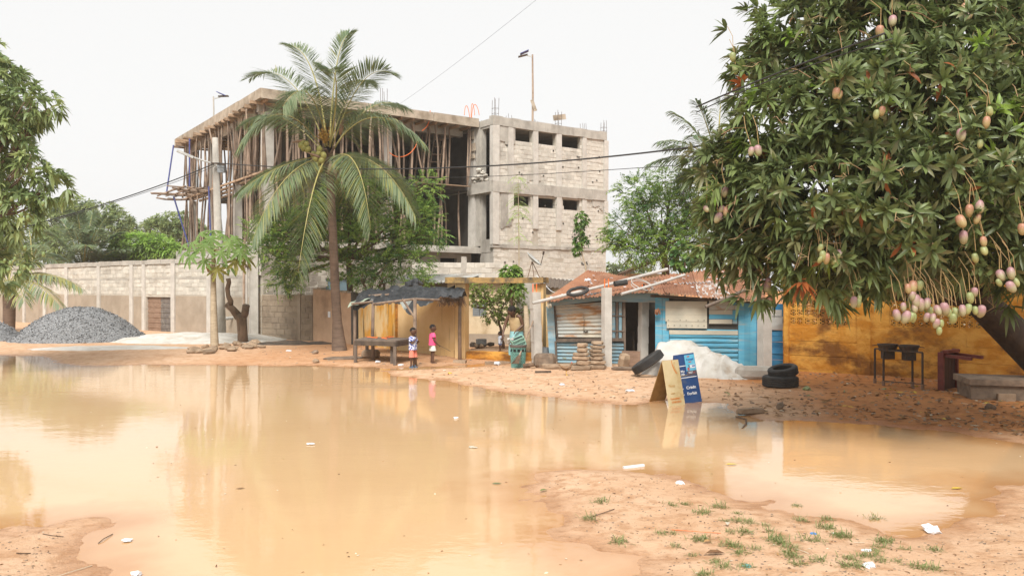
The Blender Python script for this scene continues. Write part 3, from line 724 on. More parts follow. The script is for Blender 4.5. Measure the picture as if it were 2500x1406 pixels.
# lamp poles on the roof
def solar_lamp(px, pyt, v, label, wood):
    c = BF.pt(BF.u(px, v), v, 9.93); h = BF.z(px, pyt, v) - 9.93
    root = thing('solar_lamp', label, 'lamp', c); mb = MB()
    mb.tube([c, c + V(.02, 0, h * .5), c + V(0, 0, h)], [.055, .05, .04] if wood else .035, 8); mb.build('pole', MATS['wood_pole'] if wood else MATS['concrete'], root)
    s_ = -1 if wood else 1; tp = c + V(0, 0, h - .12)
    mb = MB(); mb.bar(tp, tp + V(s_ * .35, 0, .1), .05, .05); mb.build('arm', MATS['pale_metal'], root)
    mb = MB(); mb.bar(tp + V(s_ * .25, 0, .12), tp + V(s_ * .72, 0, .0 if wood else .14), .2, .05); mb.build('lamp_head', MATS['dark_metal'], root)
    mb = MB(); mb.bar(tp + V(s_ * .2, 0, .32), tp + V(s_ * .62, 0, .14), .36, .03); mb.build('solar_panel', MATS['blue_paint'], root)
    if wood: mb = MB(); mb.bar(c + V(-.04, -.08, h * .42), c + V(.16, -.08, h * .28), .05, .16); mb.build('board', MATS['formwork'], root)
solar_lamp(1300, 134, 2.2, 'tall crooked wooden pole with a solar lamp on the roof behind the block front', True)
solar_lamp(521, 236, 9.5, 'grey metal pole with a solar lamp over the far street corner of the roof', False)
# ------------------------------------------------------------------ long grey compound wall on the left
WF = Frame((-31.4, 50.0), (-10.38, 33.0)); L = WF.L
lw = thing('compound_wall', 'long grey block compound wall with concrete posts behind the gravel heap', 'wall', WF.pt(L / 2, 0, 0))
def wbox(fr, root, name, mat, *a, jit=0):
    m = MB(); fr.box(m, *a, jit=jit); return m.build(name, MATS[mat], root)
gate = (WF.u(356), WF.u(420), 0, WF.z(388, 725))
mb = MB(); WF.holed(mb, 0, L, .014, .22, -.3, 3.25, [gate]); mb.build('core', MATS['mortar'], lw)
pu = [WF.u(p) for p in (60, 110, 163, 242, 322, 424, 512, 600)]
for i, u in enumerate(pu): wbox(WF, lw, 'post', 'concrete_pale', u - .16, u + .16, -.06, .2, -.2, 3.2, jit=.012)
wbox(WF, lw, 'post', 'concrete_pale', gate[0] - .3, gate[0] - .02, -.05, .2, -.2, 3.2, jit=.01)
edges = [0.0] + sum([[u - .16, u + .16] for u in pu], []) + [L]
bays = [(edges[k], edges[k + 1]) for k in range(0, len(edges), 2)]
for a, b in bays:
    for h in ([(a, gate[0] - .3), (gate[1] + .02, b)] if a < gate[0] < b else [(a, b)]):
        if h[1] - h[0] > .1: wbox(WF, lw, 'plaster_panel', 'plaster_brown', h[0], h[1], .0, .08, -.3, 1.72 + random.uniform(-.03, .03), jit=.008)
lay_blocks(lw, WF, [(a, b, 1.78, 2.5, [gate]) for a, b in bays] + [(a, b, 2.6, 3.18) for a, b in bays], BLKP, MATS['block_pale'], v=.03, bw=.44, bh=.2)
wbox(WF, lw, 'beam', 'concrete', .0, L, .0, .2, 2.5, 2.585)
n = 22
for k in range(n): wbox(WF, lw, 'coping', 'concrete', L * k / n, L * (k + 1) / n - .01, -.04, .25, 3.2 + random.uniform(-.01, .01), 3.4 + random.uniform(-.02, .03), jit=.01)
# two-leaf gate in the wall
gt_ = thing('wall_gate', 'closed two leaf gate, one leaf rusty brown and one dark grey, in the grey wall', 'gate', WF.pt((gate[0] + gate[1]) / 2, .1, 0))
mk('rust_leaf', (.28, .185, .13), (.22, .14, .095), s=3, st=(1, 1, 3), bmp=.6, bs=30); mk('grey_leaf', (.17, .15, .135), (.11, .10, .09), (.25, .22, .19), s=3, s3=3, st=(1, 1, 3), bmp=.6, bs=30)
gm = gate[0] + (gate[1] - gate[0]) * .5
for a, b, mt in ((gate[0], gm - .01, 'rust_leaf'), (gm + .01, gate[1], 'grey_leaf')):
    mb = MB(); k = 14
    for j in range(k):
        z0 = gate[3] * j / k; WF.box(mb, a, b, .1 + .02 * (j % 2), .15, z0, gate[3] * (j + 1) / k - .004)
    mb.build('gate_leaf', MATS[mt], gt_)
mb = MB(); mb.tube([WF.pt(WF.u(568), .0, WF.z(568, 776)), WF.pt(WF.u(568), -.35, WF.z(568, 776) - .02)], .07, 10); mb.build('drain_pipe', MATS['pale_metal'], lw)
mb = MB(); a = WF.pt(WF.u(597), -.02, WF.z(597, 650)); mb.tube([a, a + V(.35, -.3, -.02)], .06, 8); mb.build('pipe_stub', MATS['dark_metal'], lw)
# corner column taller than the walls
cc = P(619, 826, 32.7); cc.z = 0
mb = MB(); mb.box(cc + V(0, 0, 2.35), (.3, .3, 4.7), rot=Euler((0, 0, .45)).to_matrix(), jit=.015); mb.box(cc + V(0.0, 0, 4.75), (.2, .2, .1))
tag(mb.build('corner_column', MATS['concrete_pale']), 'tall pale concrete column at the corner of the grey compound wall', 'column')
mb = MB(); mb.tube(bez([P(597, 815, 32.2) * 1, P(594, 700, 32.2), P(597, 585, 32.2)], 8), .055, 7); tag(mb.build('wooden_pole', MATS['wood_pole']), 'crooked wooden pole leaning on the wall behind the lopped stump', 'pole')

# ------------------------------------------------------------------ low brown block wall right of the corner
W2 = Frame((-10.33, 32.95), (-7.56, 31.0)); w2 = thing('low_block_wall', 'low brown block wall blackened at the foot right of the corner column', 'wall', W2.pt(W2.L / 2, 0, 0))
wbox(W2, w2, 'core', 'plaster_brown', .1, W2.L, .016, .2, -.3, 1.84)
ua, ub = W2.u(627), W2.u(734)
wbox(W2, w2, 'post', 'plaster_brown', .02, .24, -.02, .2, -.2, 1.9, jit=.01); wbox(W2, w2, 'post', 'plaster_brown', ub - .16, ub, -.02, .2, -.2, 1.88, jit=.01)
lay_blocks(w2, W2, [(.25, ub - .17, .05, 1.82), (ub + .02, W2.L, .05, 1.82)], BLKB, MATS['block_brown'], v=.02, bw=.45, bh=.22, depth=.05)
# pink plastered panel
W3 = Frame((-7.5, 30.9), (-5.66, 29.0)); w3 = thing('plaster_panel_wall', 'pinkish brown plastered wall panel behind the coconut palm trunk', 'wall', W3.pt(W3.L / 2, 0, 0))
mb = MB(); a, b = W3.pt(0, 0, -.3), W3.pt(W3.L, 0, -.3); e = W3.vd * .18
mb.hexa([a, b, b + e, a + e, W3.pt(0, 0, 2.06), W3.pt(W3.L, 0, 1.9), W3.pt(W3.L, 0, 1.9) + e, W3.pt(0, 0, 2.06) + e]); mb.build('panel', MATS['pink_plaster'], w3)
mb = MB()
for k in range(9):
    t0, t1 = k / 9, (k + 1) / 9; z = 2.06 - .16 * (t0 + t1) / 2; W3.box(mb, W3.L * t0, W3.L * t1, -.02, .2, z + .002, z + random.uniform(.03, .09))
mb.build('crumbling_top', MATS['plaster_brown'], w3)
mb = MB(); W3.box(mb, W3.L * .4, W3.L * .4 + .16, -.012, -.004, 1.02, 1.24); mb.build('paper_notice', MATS['plastic_white'], w3)
mb = MB(); c = W3.pt(W3.L + .12, .05, 0); mb.box(c + V(0, 0, .95), (.24, .24, 1.95), rot=Euler((0, 0, .5)).to_matrix(), jit=.03); tag(mb.build('wall_pillar', MATS['concrete_dark_shade']), 'blackened square pillar between the pink panel and the orange wall', 'pillar')

# ------------------------------------------------------------------ orange garden wall behind the stall
W4 = Frame((-5.38, 28.7), (-3.74, 26.5)); w4 = thing('orange_wall', 'bright orange wall with dark water stains behind the stall table', 'wall', W4.pt(W4.L / 2, 0, 0))
wbox(W4, w4, 'panel', 'ochre_bright', 0, W4.L - .05, 0, .2, -.2, 1.86, jit=.01)
W5 = Frame((-3.74, 26.45), (-1.49, 23.7)); w5 = thing('pale_orange_wall', 'faded pale orange wall streaked from the top behind the two boys', 'wall', W5.pt(W5.L / 2, 0, 0))
wbox(W5, w5, 'panel', 'ochre_pale', 0, W5.L - .28, 0.03, .2, -.2, 1.92); wbox(W5, w5, 'post', 'ochre_wall', -.06, .05, -.03, .22, -.2, 1.92, jit=.01)
wbox(W5, w5, 'plinth', 'ochre_pale', .06, W5.L - .28, -.02, .028, -.2, .28, jit=.008)
# gateway: two posts, lintel, low kerb wall
W6 = Frame((-1.62, 23.75), (.62, 23.0)); gw_ = thing('gateway', 'open ochre gateway with mossy concrete lintel over a low kerb wall', 'gateway', W6.pt(W6.L / 2, 0, 0))
wbox(W6, gw_, 'post', 'ochre_pale', -.02, .3, -.03, .25, -.2, 2.22, jit=.01); wbox(W6, gw_, 'post', 'ochre_pale', W6.u(1305), W6.u(1327), -.03, .25, -.2, 2.22, jit=.01)
mk('mossy', (.40, .25, .085), (.22, .15, .07), (.07, .06, .045), s=3.5, s3=2.2, bmp=.5, bs=20, ct3=(.48, .62))
ul = W6.u(1092); n = 8
mb = MB()
for k in range(n): a, b = ul + (W6.u(1330) - ul) * k / n, ul + (W6.u(1330) - ul) * (k + 1) / n; W6.box(mb, a, b, -.18 + random.uniform(-.01, .01), .4, 2.24, 2.39 + random.uniform(-.01, .02))
mb.build('lintel', MATS['mossy'], gw_)
wbox(W6, gw_, 'kerb_wall', 'ochre_wall', .31, W6.u(1304), 0, .2, -.2, .27, jit=.012)
for p in ((1122, 883), (1200, 884), (1232, 884)):
    c = gp(*p); mb = MB(); mb.box(c + V(0, 0, .02), (.36, .16, .1), rot=Euler((0, 0, random.uniform(-.2, .1))).to_matrix(), jit=.02)
    tag(mb.build('loose_block', MATS['stone']), 'flat brown block lying along the foot of the gateway kerb', 'block', 'blocks along the kerb')
# yard house seen through the gateway
W7 = Frame((-2.2, 27.9), (2.1, 27.0)); yh = thing('yard_house', 'cream plastered house with grey shutters in the yard behind the gateway', 'house', W7.pt(W7.L / 2, 1.5, 0))
hw = [(W7.u(1154), W7.u(1187), W7.z(1170, 772), W7.z(1170, 737))]
mb = MB(); W7.holed(mb, 0, W7.L, 0, .2, -.2, 2.3, hw); mb.build('wall', MATS['cream_plaster'], yh)
wbox(W7, yh, 'wall', 'cream_plaster', 0, .2, .21, 3, -.2, 2.28); wbox(W7, yh, 'wall', 'cream_plaster', W7.L - .2, W7.L, .21, 3, -.2, 2.28); wbox(W7, yh, 'wall', 'cream_plaster', .2, W7.L - .2, 2.8, 3, -.2, 2.28)
wbox(W7, yh, 'damp_plinth', 'plaster_brown', .0, W7.L, -.02, -.002, -.2, .55, jit=.006)
mk('shutter_grey', (.24, .26, .27), (.19, .20, .21), s=8)
um = (hw[0][0] + hw[0][1]) / 2
for a, b in ((hw[0][0], um - .01), (um + .01, hw[0][1])):
    s_ = wbox(W7, yh, 'shutter', 'shutter_grey', a, b, .02, .05, hw[0][2], hw[0][3])
    for k in range(7): z = hw[0][2] + .03 + k * (hw[0][3] - hw[0][2] - .06) / 7; wbox(W7, s_, 'slat', 'shutter_grey', a + .02, b - .02, .005, .021, z, z + .045)
mb = corr(W7.pt(-.3, -.3, 2.31), W7.pt(W7.L + .1, -.3, 2.31), W7.pt(-.3, 3.2, 2.42), W7.pt(W7.L + .1, 3.2, 2.42), 34, .018); mb.build('roof', MATS['zinc'], yh)
mb = MB()
# pale tin lean-to roof left of the lintel
WL7 = Frame((-4.9, 30.5), (-1.9, 29.0)); tl = thing('tin_lean_to', 'pale corrugated tin lean to roof in front of the block wall above the black tarp', 'shed', WL7.pt(1.6, 0, 0))
for k in range(4):
    a, b = WL7.L * k / 4, WL7.L * (k + 1) / 4 + .05; corr(WL7.pt(a, 0, 2.28 + .004 * k), WL7.pt(b, 0, 2.28 + .004 * k), WL7.pt(a, 1.7, 2.62 + .004 * k), WL7.pt(b, 1.7, 2.62 + .004 * k), 8, .018).build('roof_sheet', MATS['zinc'], tl)
for a in (.1, WL7.L - .1): mb = MB(); mb.tube([WL7.pt(a, .1, 0), WL7.pt(a, .1, 2.27)], .05, 7); mb.build('post', MATS['wood_grey'], tl)
wbox(WL7, tl, 'back_wall', 'concrete', .1, WL7.L - .1, 1.6, 1.7, 0, 2.55)
# block wall between lean-to and building
W8 = Frame((-4.3, 35.2), (-.35, 35.9)); w8 = thing('rear_block_wall', 'low cream block wall in front of the ground floor of the unfinished building', 'wall', W8.pt(2, 0, 0))
wbox(W8, w8, 'core', 'mortar', 0, W8.L, .005, .2, 0, 3.2)
lay_blocks(w8, W8, [(0, W8.L, 2.05, 3.2)], BLKC, MATS['block_cream'], v=.02, bw=.45, bh=.22)
wbox(W8, w8, 'post', 'concrete', W8.L * .53, W8.L * .53 + .25, -.02, .2, 2.3, 3.45, jit=.02)

# ------------------------------------------------------------------ ochre wall on the right with pierced blocks
W9 = Frame((6.62, 20.0), (11.9, 16.1)); w9 = thing('ochre_wall', 'weathered ochre wall with two rows of pierced blocks under the mango tree', 'wall', W9.pt(W9.L / 2, 0, 0))
u1a, u1b = W9.u(1926), W9.u(2072); z1a, z1b = W9.z(2000, 795), W9.z(2000, 733)
u2a, u2b = W9.u(2172), W9.u(2452); z2a = W9.z(2300, 802); z2b = W9.z(2300, 735)
TOP = 2.3
holes = [(u1a, u1b, z1a, z1b), (u2a, u2b, z2a, z2b)]
mb = MB(); W9.holed(mb, 0, W9.L, 0, .2, -.2, TOP, holes); mb.build('wall_body', MATS['ochre_wall'], w9)
for p0, p1, h in ((2094, 2126, TOP), (1916, 1927, TOP)): wbox(W9, w9, 'pilaster', 'ochre_wall', W9.u(p0), W9.u(p1), -.07, -.001, -.2, h, jit=.012)
zc = -.2
while zc < z1a - .05:
    z2 = min(zc + random.uniform(.30, .36), z1a - .03); u = .0
    while u < W9.L:
        u2 = min(u + random.uniform(1.2, 2.6), W9.L); wbox(W9, w9, 'render_course', 'ochre_wall', u, u2 - .004, -.006 - random.uniform(0, .016), -.001, zc, z2 - .004, jit=.006); u = u2
    zc = z2
wbox(W9, w9, 'coping', 'mossy', 0, W9.L, -.06, .26, TOP + .002, TOP + .1, jit=.012)
def claustra(w_, h):
    m = MB(); e = .13
    t_ = .026
    def bx(x0, x1, z0, z1): m.hexa([V(x0, 0, z0), V(x1, 0, z0), V(x1, e, z0), V(x0, e, z0), V(x0, 0, z1), V(x1, 0, z1), V(x1, e, z1), V(x0, e, z1)])
    bx(0, w_, 0, t_); bx(0, w_, h - t_, h); bx(0, t_, t_, h - t_); bx(w_ - t_, w_, t_, h - t_); bx(w_ / 2 - .012, w_ / 2 + .012, t_, h - t_)
    cx, cz = w_ / 2, h / 2
    for a, b in (((t_, cz), (cx, h - t_)), ((cx, h - t_), (w_ - t_, cz)), ((w_ - t_, cz), (cx, t_)), ((cx, t_), (t_, cz)), ((t_, h - t_), (cx, cz)), ((t_, t_), (cx, cz)), ((w_ - t_, t_), (cx, cz)), ((w_ - t_, h - t_), (cx, cz))):
        if (a[1] == cz) == (b[1] == cz): continue
        m.bar(V(a[0], e / 2, a[1]), V(b[0], e / 2, b[1]), .018, e * .85, up=V(0, 1, 0))
    for p in m.v: p.x -= w_ / 2; p.z -= h / 2; p.y -= e / 2
    return m.mesh('pierced_block', MATS['ochre_wall'])
rot9 = Matrix((W9.ud, W9.vd, V(0, 0, 1))).transposed().to_quaternion()
for (a, b, z0, z1, nx, nz) in ((u1a, u1b, z1a, z1b, 4, 3), (u2a, u2b, z2a, z2b, 8, 3)):
    w_, h = (b - a) / nx, (z1 - z0) / nz; me = claustra(w_ - .008, h - .006)
    for i in range(nx):
        for j in range(nz): link('pierced_block', me, w9, W9.pt(a + (i + .5) * w_, .085, z0 + (j + .5) * h), rot9)
# plastered house behind the ochre wall
mb = MB(); W9.box(mb, .5, W9.L, 3.2, 3.4, 0, 2.95); nb = mb.build('neighbour_house', MATS['cream_plaster']); tag(nb, 'cream house wall showing over the ochre wall beneath the mango leaves', 'house')
# ------------------------------------------------------------------ concrete posts before the shacks
def conc_post(px0, px1, pyb, pyt, label, tilt=0.0, rods=True):
    Y = CAMH * F / (pyb - CY); c = P((px0 + px1) / 2, pyb, Y); c.z = 0; w_ = (px1 - px0) / F * Y * .8; h = CAMH - (pyt - CY) / F * Y
    root = thing('concrete_post', label, 'post', c, 'concrete posts in front of the shacks'); mb = MB(); rot = Euler((0, 0, .35)).to_matrix()
    n = 5
    for k in range(n):
        z0, z1 = -.25 + (h + .25) * k / n, -.25 + (h + .25) * (k + 1) / n
        mb.box(c + V(tilt * z0, 0, (z0 + z1) / 2), (w_ + random.uniform(-.002, .002), w_ + random.uniform(-.002, .002), z1 - z0 - .001), rot)
    mb.build('shaft', MATS['concrete_pale'], root)
    if rods:
        for s_ in (-.05, .05): mb = MB(); a = c + V(s_ + tilt * h, 0, h - .1); mb.tube([a, a + V(0, 0, .32)], .014, 6); mb.build('rod', MATS['orange_pipe'], root)
    return c, h
conc_post(1298, 1324, 893, 713, 'concrete post with orange rods at the gateway end beside the leaning broom', -.03)
conc_post(1469, 1493, 905, 702, 'concrete post with orange rods just right of the stacked stones')
conc_post(1557, 1581, 897, 715, 'concrete post behind the white tarp at the dark shack doorway', .02)
conc_post(1851, 1882, 922, 738, 'concrete post beside the two tyres at the blue shack corner', 0, False)

# ------------------------------------------------------------------ grey-blue tin shack (left)
S1 = Frame((1.0, 22.0), (3.0, 21.6)); sh1 = thing('tin_shack', 'weathered grey blue tin shack with rusty hinged panel left of the dark doorway', 'shack', S1.pt(1, 1, 0))
def sheet(fr, root, name, mat, a, b, z0, z1, waves, amp, v=0.0, across='v', lean=0.0, sk=0.0, nv=5):
    m = corr(fr.pt(a, v, z0), fr.pt(b, v, z0), fr.pt(a + lean, v, z1), fr.pt(b + lean, v, z1 + sk), waves, amp, across, nv=nv); return m.build(name, MATS[mat], root, smooth=True)
e0, e1 = S1.u(1342), S1.u(1526)
um, ur = S1.u(1362), S1.u(1474)
sheet(S1, sh1, 'hinged_panel', 'tin_rust', um, ur + .25, .78, 1.62, 9, .02, -.03, lean=-.08, sk=.12)
sheet(S1, sh1, 'lower_panel', 'blue_worn', um, e1, .0, .66, 7, .025, .0, lean=-.03)
sheet(S1, sh1, 'side_strip', 'blue_worn', e0, um - .02, .05, 1.6, 5, .012, .01, lean=-.1)
sheet(S1, sh1, 'right_panel', 'blue_worn', ur + .24, e1 - .14, .7, 1.7, 8, .016, .03, across='u')
for k in range(5):
    a = e1 - .42 + k * .09; wbox(S1, sh1, 'upright_slat', 'blue_worn' if k % 2 else 'wood_grey', a, a + .065, -.05, -.025, .72, 1.72, jit=.008)
for k, z in enumerate((.95, 1.35)): wbox(S1, sh1, 'slat_rail', 'wood_grey', e1 - .45, e1, -.075, -.052, z, z + .035)
mb = MB(); mb.bar(S1.pt(um - .0, -.05, .74), S1.pt(um - .09, -.05, 1.66), .045, .05); mb.build('batten', MATS['wood_dark'], sh1)
mb = MB(); mb.bar(S1.pt(um - .04, -.05, .70), S1.pt(e1 - .02, -.05, .745), .04, .085); mb.build('rail', MATS['wood_grey'], sh1)
mb = MB(); mb.bar(S1.pt(um - .02, -.06, .06), S1.pt(um - .06, -.06, .68), .05, .05); mb.build('batten', MATS['wood_grey'], sh1)
mb = MB(); mb.bar(S1.pt(e1, -.03, 0), S1.pt(e1 - .02, -.03, 1.8), .05, .06); mb.build('door_jamb', MATS['wood_grey'], sh1)
mb = MB(); mb.hexa([S1.pt(e0 - .05, -.09, 1.6), S1.pt(ur + .04, -.09, 1.78), S1.pt(ur + .04, -.07, 1.78), S1.pt(e0 - .05, -.07, 1.6), S1.pt(e0 - .05, -.09, 1.74), S1.pt(ur + .04, -.09, 2.02), S1.pt(ur + .04, -.07, 2.02), S1.pt(e0 - .05, -.07, 1.74)]); mb.build('fascia', MATS['blue_worn'], sh1)
for a, b, v0, v1 in ((e0 - .02, e0 + .02, .03, 2.2),): wbox(S1, sh1, 'side_wall', 'blue_worn', a, b, v0, v1, 0, 1.75)
wbox(S1, sh1, 'back_wall', 'concrete_dark_shade', e0, e1 + 1.0, 2.2, 2.25, 0, 1.9)
# a rusted lock chain streak on the panel
mb = MB(); 
for k in range(9): mb.rock(S1.pt((um + ur) / 2 + .1 + random.uniform(-.01, .01), -.07, 1.02 + k * .045), .016)
for k in range(3): mb.rock(S1.pt((um + ur) / 2 + .1 + .04 * k, -.07, .95 - .02 * (k % 2)), .028)
mb.build('lock_chain', MATS['dark_metal'], sh1)
# the doorway between the two shacks
dh = S1.u(1600)
mb = MB(); mb.hexa([S1.pt(e1 - .45, -.08, 1.74), S1.pt(dh + .1, -.3, 1.72), S1.pt(dh + .1, -.28, 1.72), S1.pt(e1 - .45, -.06, 1.74), S1.pt(e1 - .45, -.08, 1.98), S1.pt(dh + .1, -.3, 1.96), S1.pt(dh + .1, -.28, 1.96), S1.pt(e1 - .45, -.06, 1.98)]); mb.build('lintel_sheet', MATS['blue_worn'], sh1)
mb = MB(); S1.box(mb, e1 + .15, e1 + .2, .9, .94, 0, .9); mb.build('inner_prop', MATS['wood_dark'], sh1)
# ------------------------------------------------------------------ bright blue shack (right)
S2 = Frame((3.58, 20.6), (6.0, 20.05)); sh2 = thing('blue_shack', 'bright blue corrugated shack with cream window flap and rusty roof', 'shack', S2.pt(1.2, 1, 0))
x0, xa, xb, xc, xd = [S2.u(p) for p in (1600, 1634, 1802, 1846, 1858)]
ztop = 1.86
for k in range(2): a = x0 + (xa - x0) * k / 2; wbox(S2, sh2, 'wall_board', 'blue_sheet', a, a + (xa - x0) / 2 - .008, -.01 * k, .04, -.05, ztop, jit=.006)
rows_ = 9
for k in range(rows_):
    z0 = .02 + k * .118; a = (xa + .004, xb - .004)
    mb = MB(); n = 12; prof = [(0, 0), (.035, .018), (.06, .022), (.09, .012), (.114, .0)]
    vs = []
    for i in range(n + 1):
        u = a[0] + (a[1] - a[0]) * i / n
        for z, d in prof: vs.append(S2.pt(u, -d - .012 * (k % 2) + random.uniform(-.004, .004), z0 + z + .03 * math.sin(k + .2 * i) * .2))
    mb.add(vs, [(i * 5 + j, (i + 1) * 5 + j, (i + 1) * 5 + j + 1, i * 5 + j + 1) for i in range(n) for j in range(4)]); mb.build('wall_sheet', MATS['blue_sheet'], sh2)
zf0, zf1 = S2.z(1680, 801), S2.z(1680, 735)
wbox(S2, sh2, 'backing', 'concrete_dark_shade', x0, xc, .05, .08, 0, ztop)
u0, u1 = S2.u(1625), S2.u(1726)
mb = MB(); n = 4
for k in range(n):
    z0, z1 = zf0 + (zf1 - zf0) * k / n, zf0 + (zf1 - zf0) * (k + 1) / n
    S2.box(mb, u0 + (.03 if k == 0 else 0), u1, -.075 - .008 * (k % 2), -.05, z0 + .001, z1 - .001)
fl = mb.build('window_flap', MATS['tin_cream'], sh2)
mb = MB()
for k in range(7):
    for z in (zf0 + .07, zf0 + .2):
        if k % 3 == 1 and z > zf0 + .1: continue
        mb.rock(S2.pt(u0 + .07 + k * (u1 - u0 - .14) / 6, -.09, z), .012)
mb.build('nail', MATS['dark_metal'], fl)
v0_, v1_ = S2.u(1731), S2.u(1800)
for k in range(5):
    z0 = zf0 + .12 + k * (zf1 - zf0 - .1) / 5; wbox(S2, sh2, 'patched_board', ('tin_cream', 'blue_sheet', 'tin_cream', 'tin_rust', 'tin_cream')[k], v0_, v1_ - (.12 if k in (0, 2, 4) else 0), -.03 - .006 * (k % 2), .02, z0, z0 + (zf1 - zf0 - .1) / 5 - .008, jit=.004)
    if k in (0, 2, 4): wbox(S2, sh2, 'patched_board', 'blue_sheet', v1_ - .115, v1_, -.024, .02, z0, z0 + (zf1 - zf0 - .1) / 5 - .008, jit=.004)
wbox(S2, sh2, 'mid_rail', 'tin_cream', xa, xb, -.04, .03, zf0 - .15, zf0 - .05, jit=.006)
for k in range(3): a = xb + (xc - xb) * k / 3; wbox(S2, sh2, 'wall_board', 'blue_sheet', a + .004, a + (xc - xb) / 3, -.02 - .015 * (k % 2), .04, -.05, ztop - .05, jit=.008)
wbox(S2, sh2, 'corner_board', 'blue_deep', xc + .003, xc + .1, -.01, .12, 0, ztop - .08, jit=.008)
wbox(S2, sh2, 'side_wall', 'blue_sheet', x0, x0 + .03, .05, 2, 0, 1.8)
wbox(S2, sh2, 'sill_beam', 'wood_dark', xa, xc, -.03, .05, -.1, -.0)
# receding right end of the blue shack
S3 = Frame((6.32, 20.9), (6.62, 20.35)); 
S3 = Frame((6.2, 20.75), (6.95, 20.5))
for k in range(7):
    z0 = .0 + k * .15; wbox(S3, sh2, 'wall_sheet', 'blue_deep', -.05, .68, -.015 * (k % 2), .03, z0, z0 + .145, jit=.008)
for k in range(3):
    z0 = 1.07 + k * .17; wbox(S3, sh2, 'patched_board', 'zinc', -.02, .64 - .02 * k, -.05 - .01 * k, -.02, z0 - .02, z0 + .15, jit=.012)
wbox(S3, sh2, 'wall_sheet', 'blue_deep', -.05, .68, .05, .08, 1.05, 1.7)
# roofs: single rusty sheets, laid side by side
def roof(root, e_l, e_r, r_l, r_r, n, mat='rust_roof', waves=6, amp=.022, rows=1, worn=()):
    e_l, e_r, r_l, r_r = map(Vector, (e_l, e_r, r_l, r_r))
    for j in range(rows):
        for i in range(n):
            a, b = i / n, (i + 1.06) / n
            f0, f1 = j / rows, min(1.0, (j + 1.08) / rows)
            lift = V(0, 0, .012 * (i % 2) + .02 * j + random.uniform(0, .012))
            def pt(s_, f): return e_l.lerp(e_r, s_).lerp(r_l.lerp(r_r, s_), f) + lift
            dj = random.uniform(-.03, .04) if j == 0 else random.uniform(-.02, .02)
            corr(pt(a, f0 - dj), pt(b, f0 - dj), pt(a, f1), pt(b, f1), waves, amp, nv=5, rag=.025 if j == 0 else .0).build('roof_sheet', MATS['rust_roof_worn' if (i, j) in worn else mat], root, smooth=True)
roof(sh1, P(1322, 738, 21.6), P(1590, 712, 20.9), P(1436, 660, 25.0), P(1600, 688, 23.6), 6, waves=5)
roof(sh2, P(1584, 713, 20.2), P(1870, 740, 19.6), P(1566, 682, 22.6), P(1850, 645, 23.4), 7, waves=5, rows=2, worn=((3, 0), (4, 0)))
mb = MB(); mb.tube([P(1588, 722, 20.35), P(1850, 738, 19.85)], .035, 7); mb.build('eave_pole', MATS['wood_dark'], sh2)
mb = MB()
for i in range(18):
    p = P(1322, 738, 21.6).lerp(P(1590, 712, 20.9), random.random()).lerp(P(1436, 660, 25).lerp(P(1600, 688, 23.6), random.random()), random.uniform(.1, .95)) + V(0, 0, .05); mb.box(p, (.07, .05, .012), Euler((.4, 0, random.uniform(0, 3))).to_matrix())
mb.build('nail_patch', MATS['plastic_white'], sh1)['kind'] = 'stuff'
mb = MB()
for i in range(18):
    f = random.uniform(.1, .95); a_ = random.random(); p = P(1584, 713, 20.2).lerp(P(1870, 740, 19.6), a_).lerp(P(1566, 682, 22.6).lerp(P(1850, 645, 23.4), a_), f) + V(0, 0, .062); mb.box(p, (.07, .05, .012), Euler((.3, 0, random.uniform(0, 3))).to_matrix())
mb.build('nail_patch', MATS['plastic_white'], sh2)['kind'] = 'stuff'
# things lying on the roofs
def pipe(a, b, r, mat, label, n=10, end=True):
    mb = MB(); mb.tube([a, a.lerp(b, .5) + V(0, 0, -.015), b], r, n); o = mb.build('roof_pipe', MATS[mat], smooth=False); return tag(o, label, 'pipe')
mk('pvc', (.46, .44, .41), (.36, .34, .31), s=4, rough=.5)
pipe(P(1300, 740, 21.2), P(1630, 657, 21.9), .043, 'pvc', 'long grey plastic pipe lying aslant on the left rusty roof')
pipe(P(1517, 718, 20.1), P(1672, 671, 20.9), .036, 'pvc', 'shorter grey plastic pipe resting over the doorway roof edge')
pipe(P(1722, 749, 19.4), P(1838, 699, 19.5), .04, 'wood_grey', 'brownish pipe jutting from the blue shack eave by the mango leaves')
def ring(name, c, rx, r, mat, label, cat, rot, n=26, seg=8, ell=1.0):
    mb = MB(); pts = [Vector(c) + rot @ V(rx * math.cos(t * 2 * math.pi / n), rx * ell * math.sin(t * 2 * math.pi / n), random.uniform(-.006, .006)) for t in range(n + 1)]; mb.tube(pts, r, seg); return tag(mb.build(name, MATS[mat], smooth=True), label, cat)
ring('inner_tube', P(1411, 718, 21.1) + V(0, .1, .07), .26, .042, 'rubber', 'black inner tube lying on the left rusty roof edge', 'inner tube', Euler((.32, -.22, 0)).to_matrix())
for k in range(2): ring('wire_coil', P(1566, 703, 20.6) + V(.02 * k, .0, .06 + .03 * k), .26 + .03 * k, .011, 'pvc', 'coil of pale wire on the concrete post by the dark doorway' if k else 'inner coil of pale wire hanging round the doorway post', 'wire', Euler((.5, .15 + .1 * k, .2 * k)).to_matrix())
mb = MB(); mb.tube([P(1500, 693, 21.0), P(1530, 689, 21.1)], .075, 10); tag(mb.build('rubber_roll', MATS['rubber']), 'short black rubber roll on the roof over the grey shack corner', 'roll')
def crumple(name, c, r, mat, label, cat, sq=(1, .8, .6), group=None, n=1):
    mb = MB()
    for k in range(7): mb.rock(Vector(c) + V(random.uniform(-.5, .5) * r, random.uniform(-.4, .4) * r, random.uniform(0.1, .5) * r * sq[2]), r * random.uniform(.35, .6), 0, sq, .4)
    return tag(mb.build(name, MATS[mat]), label, cat, group)
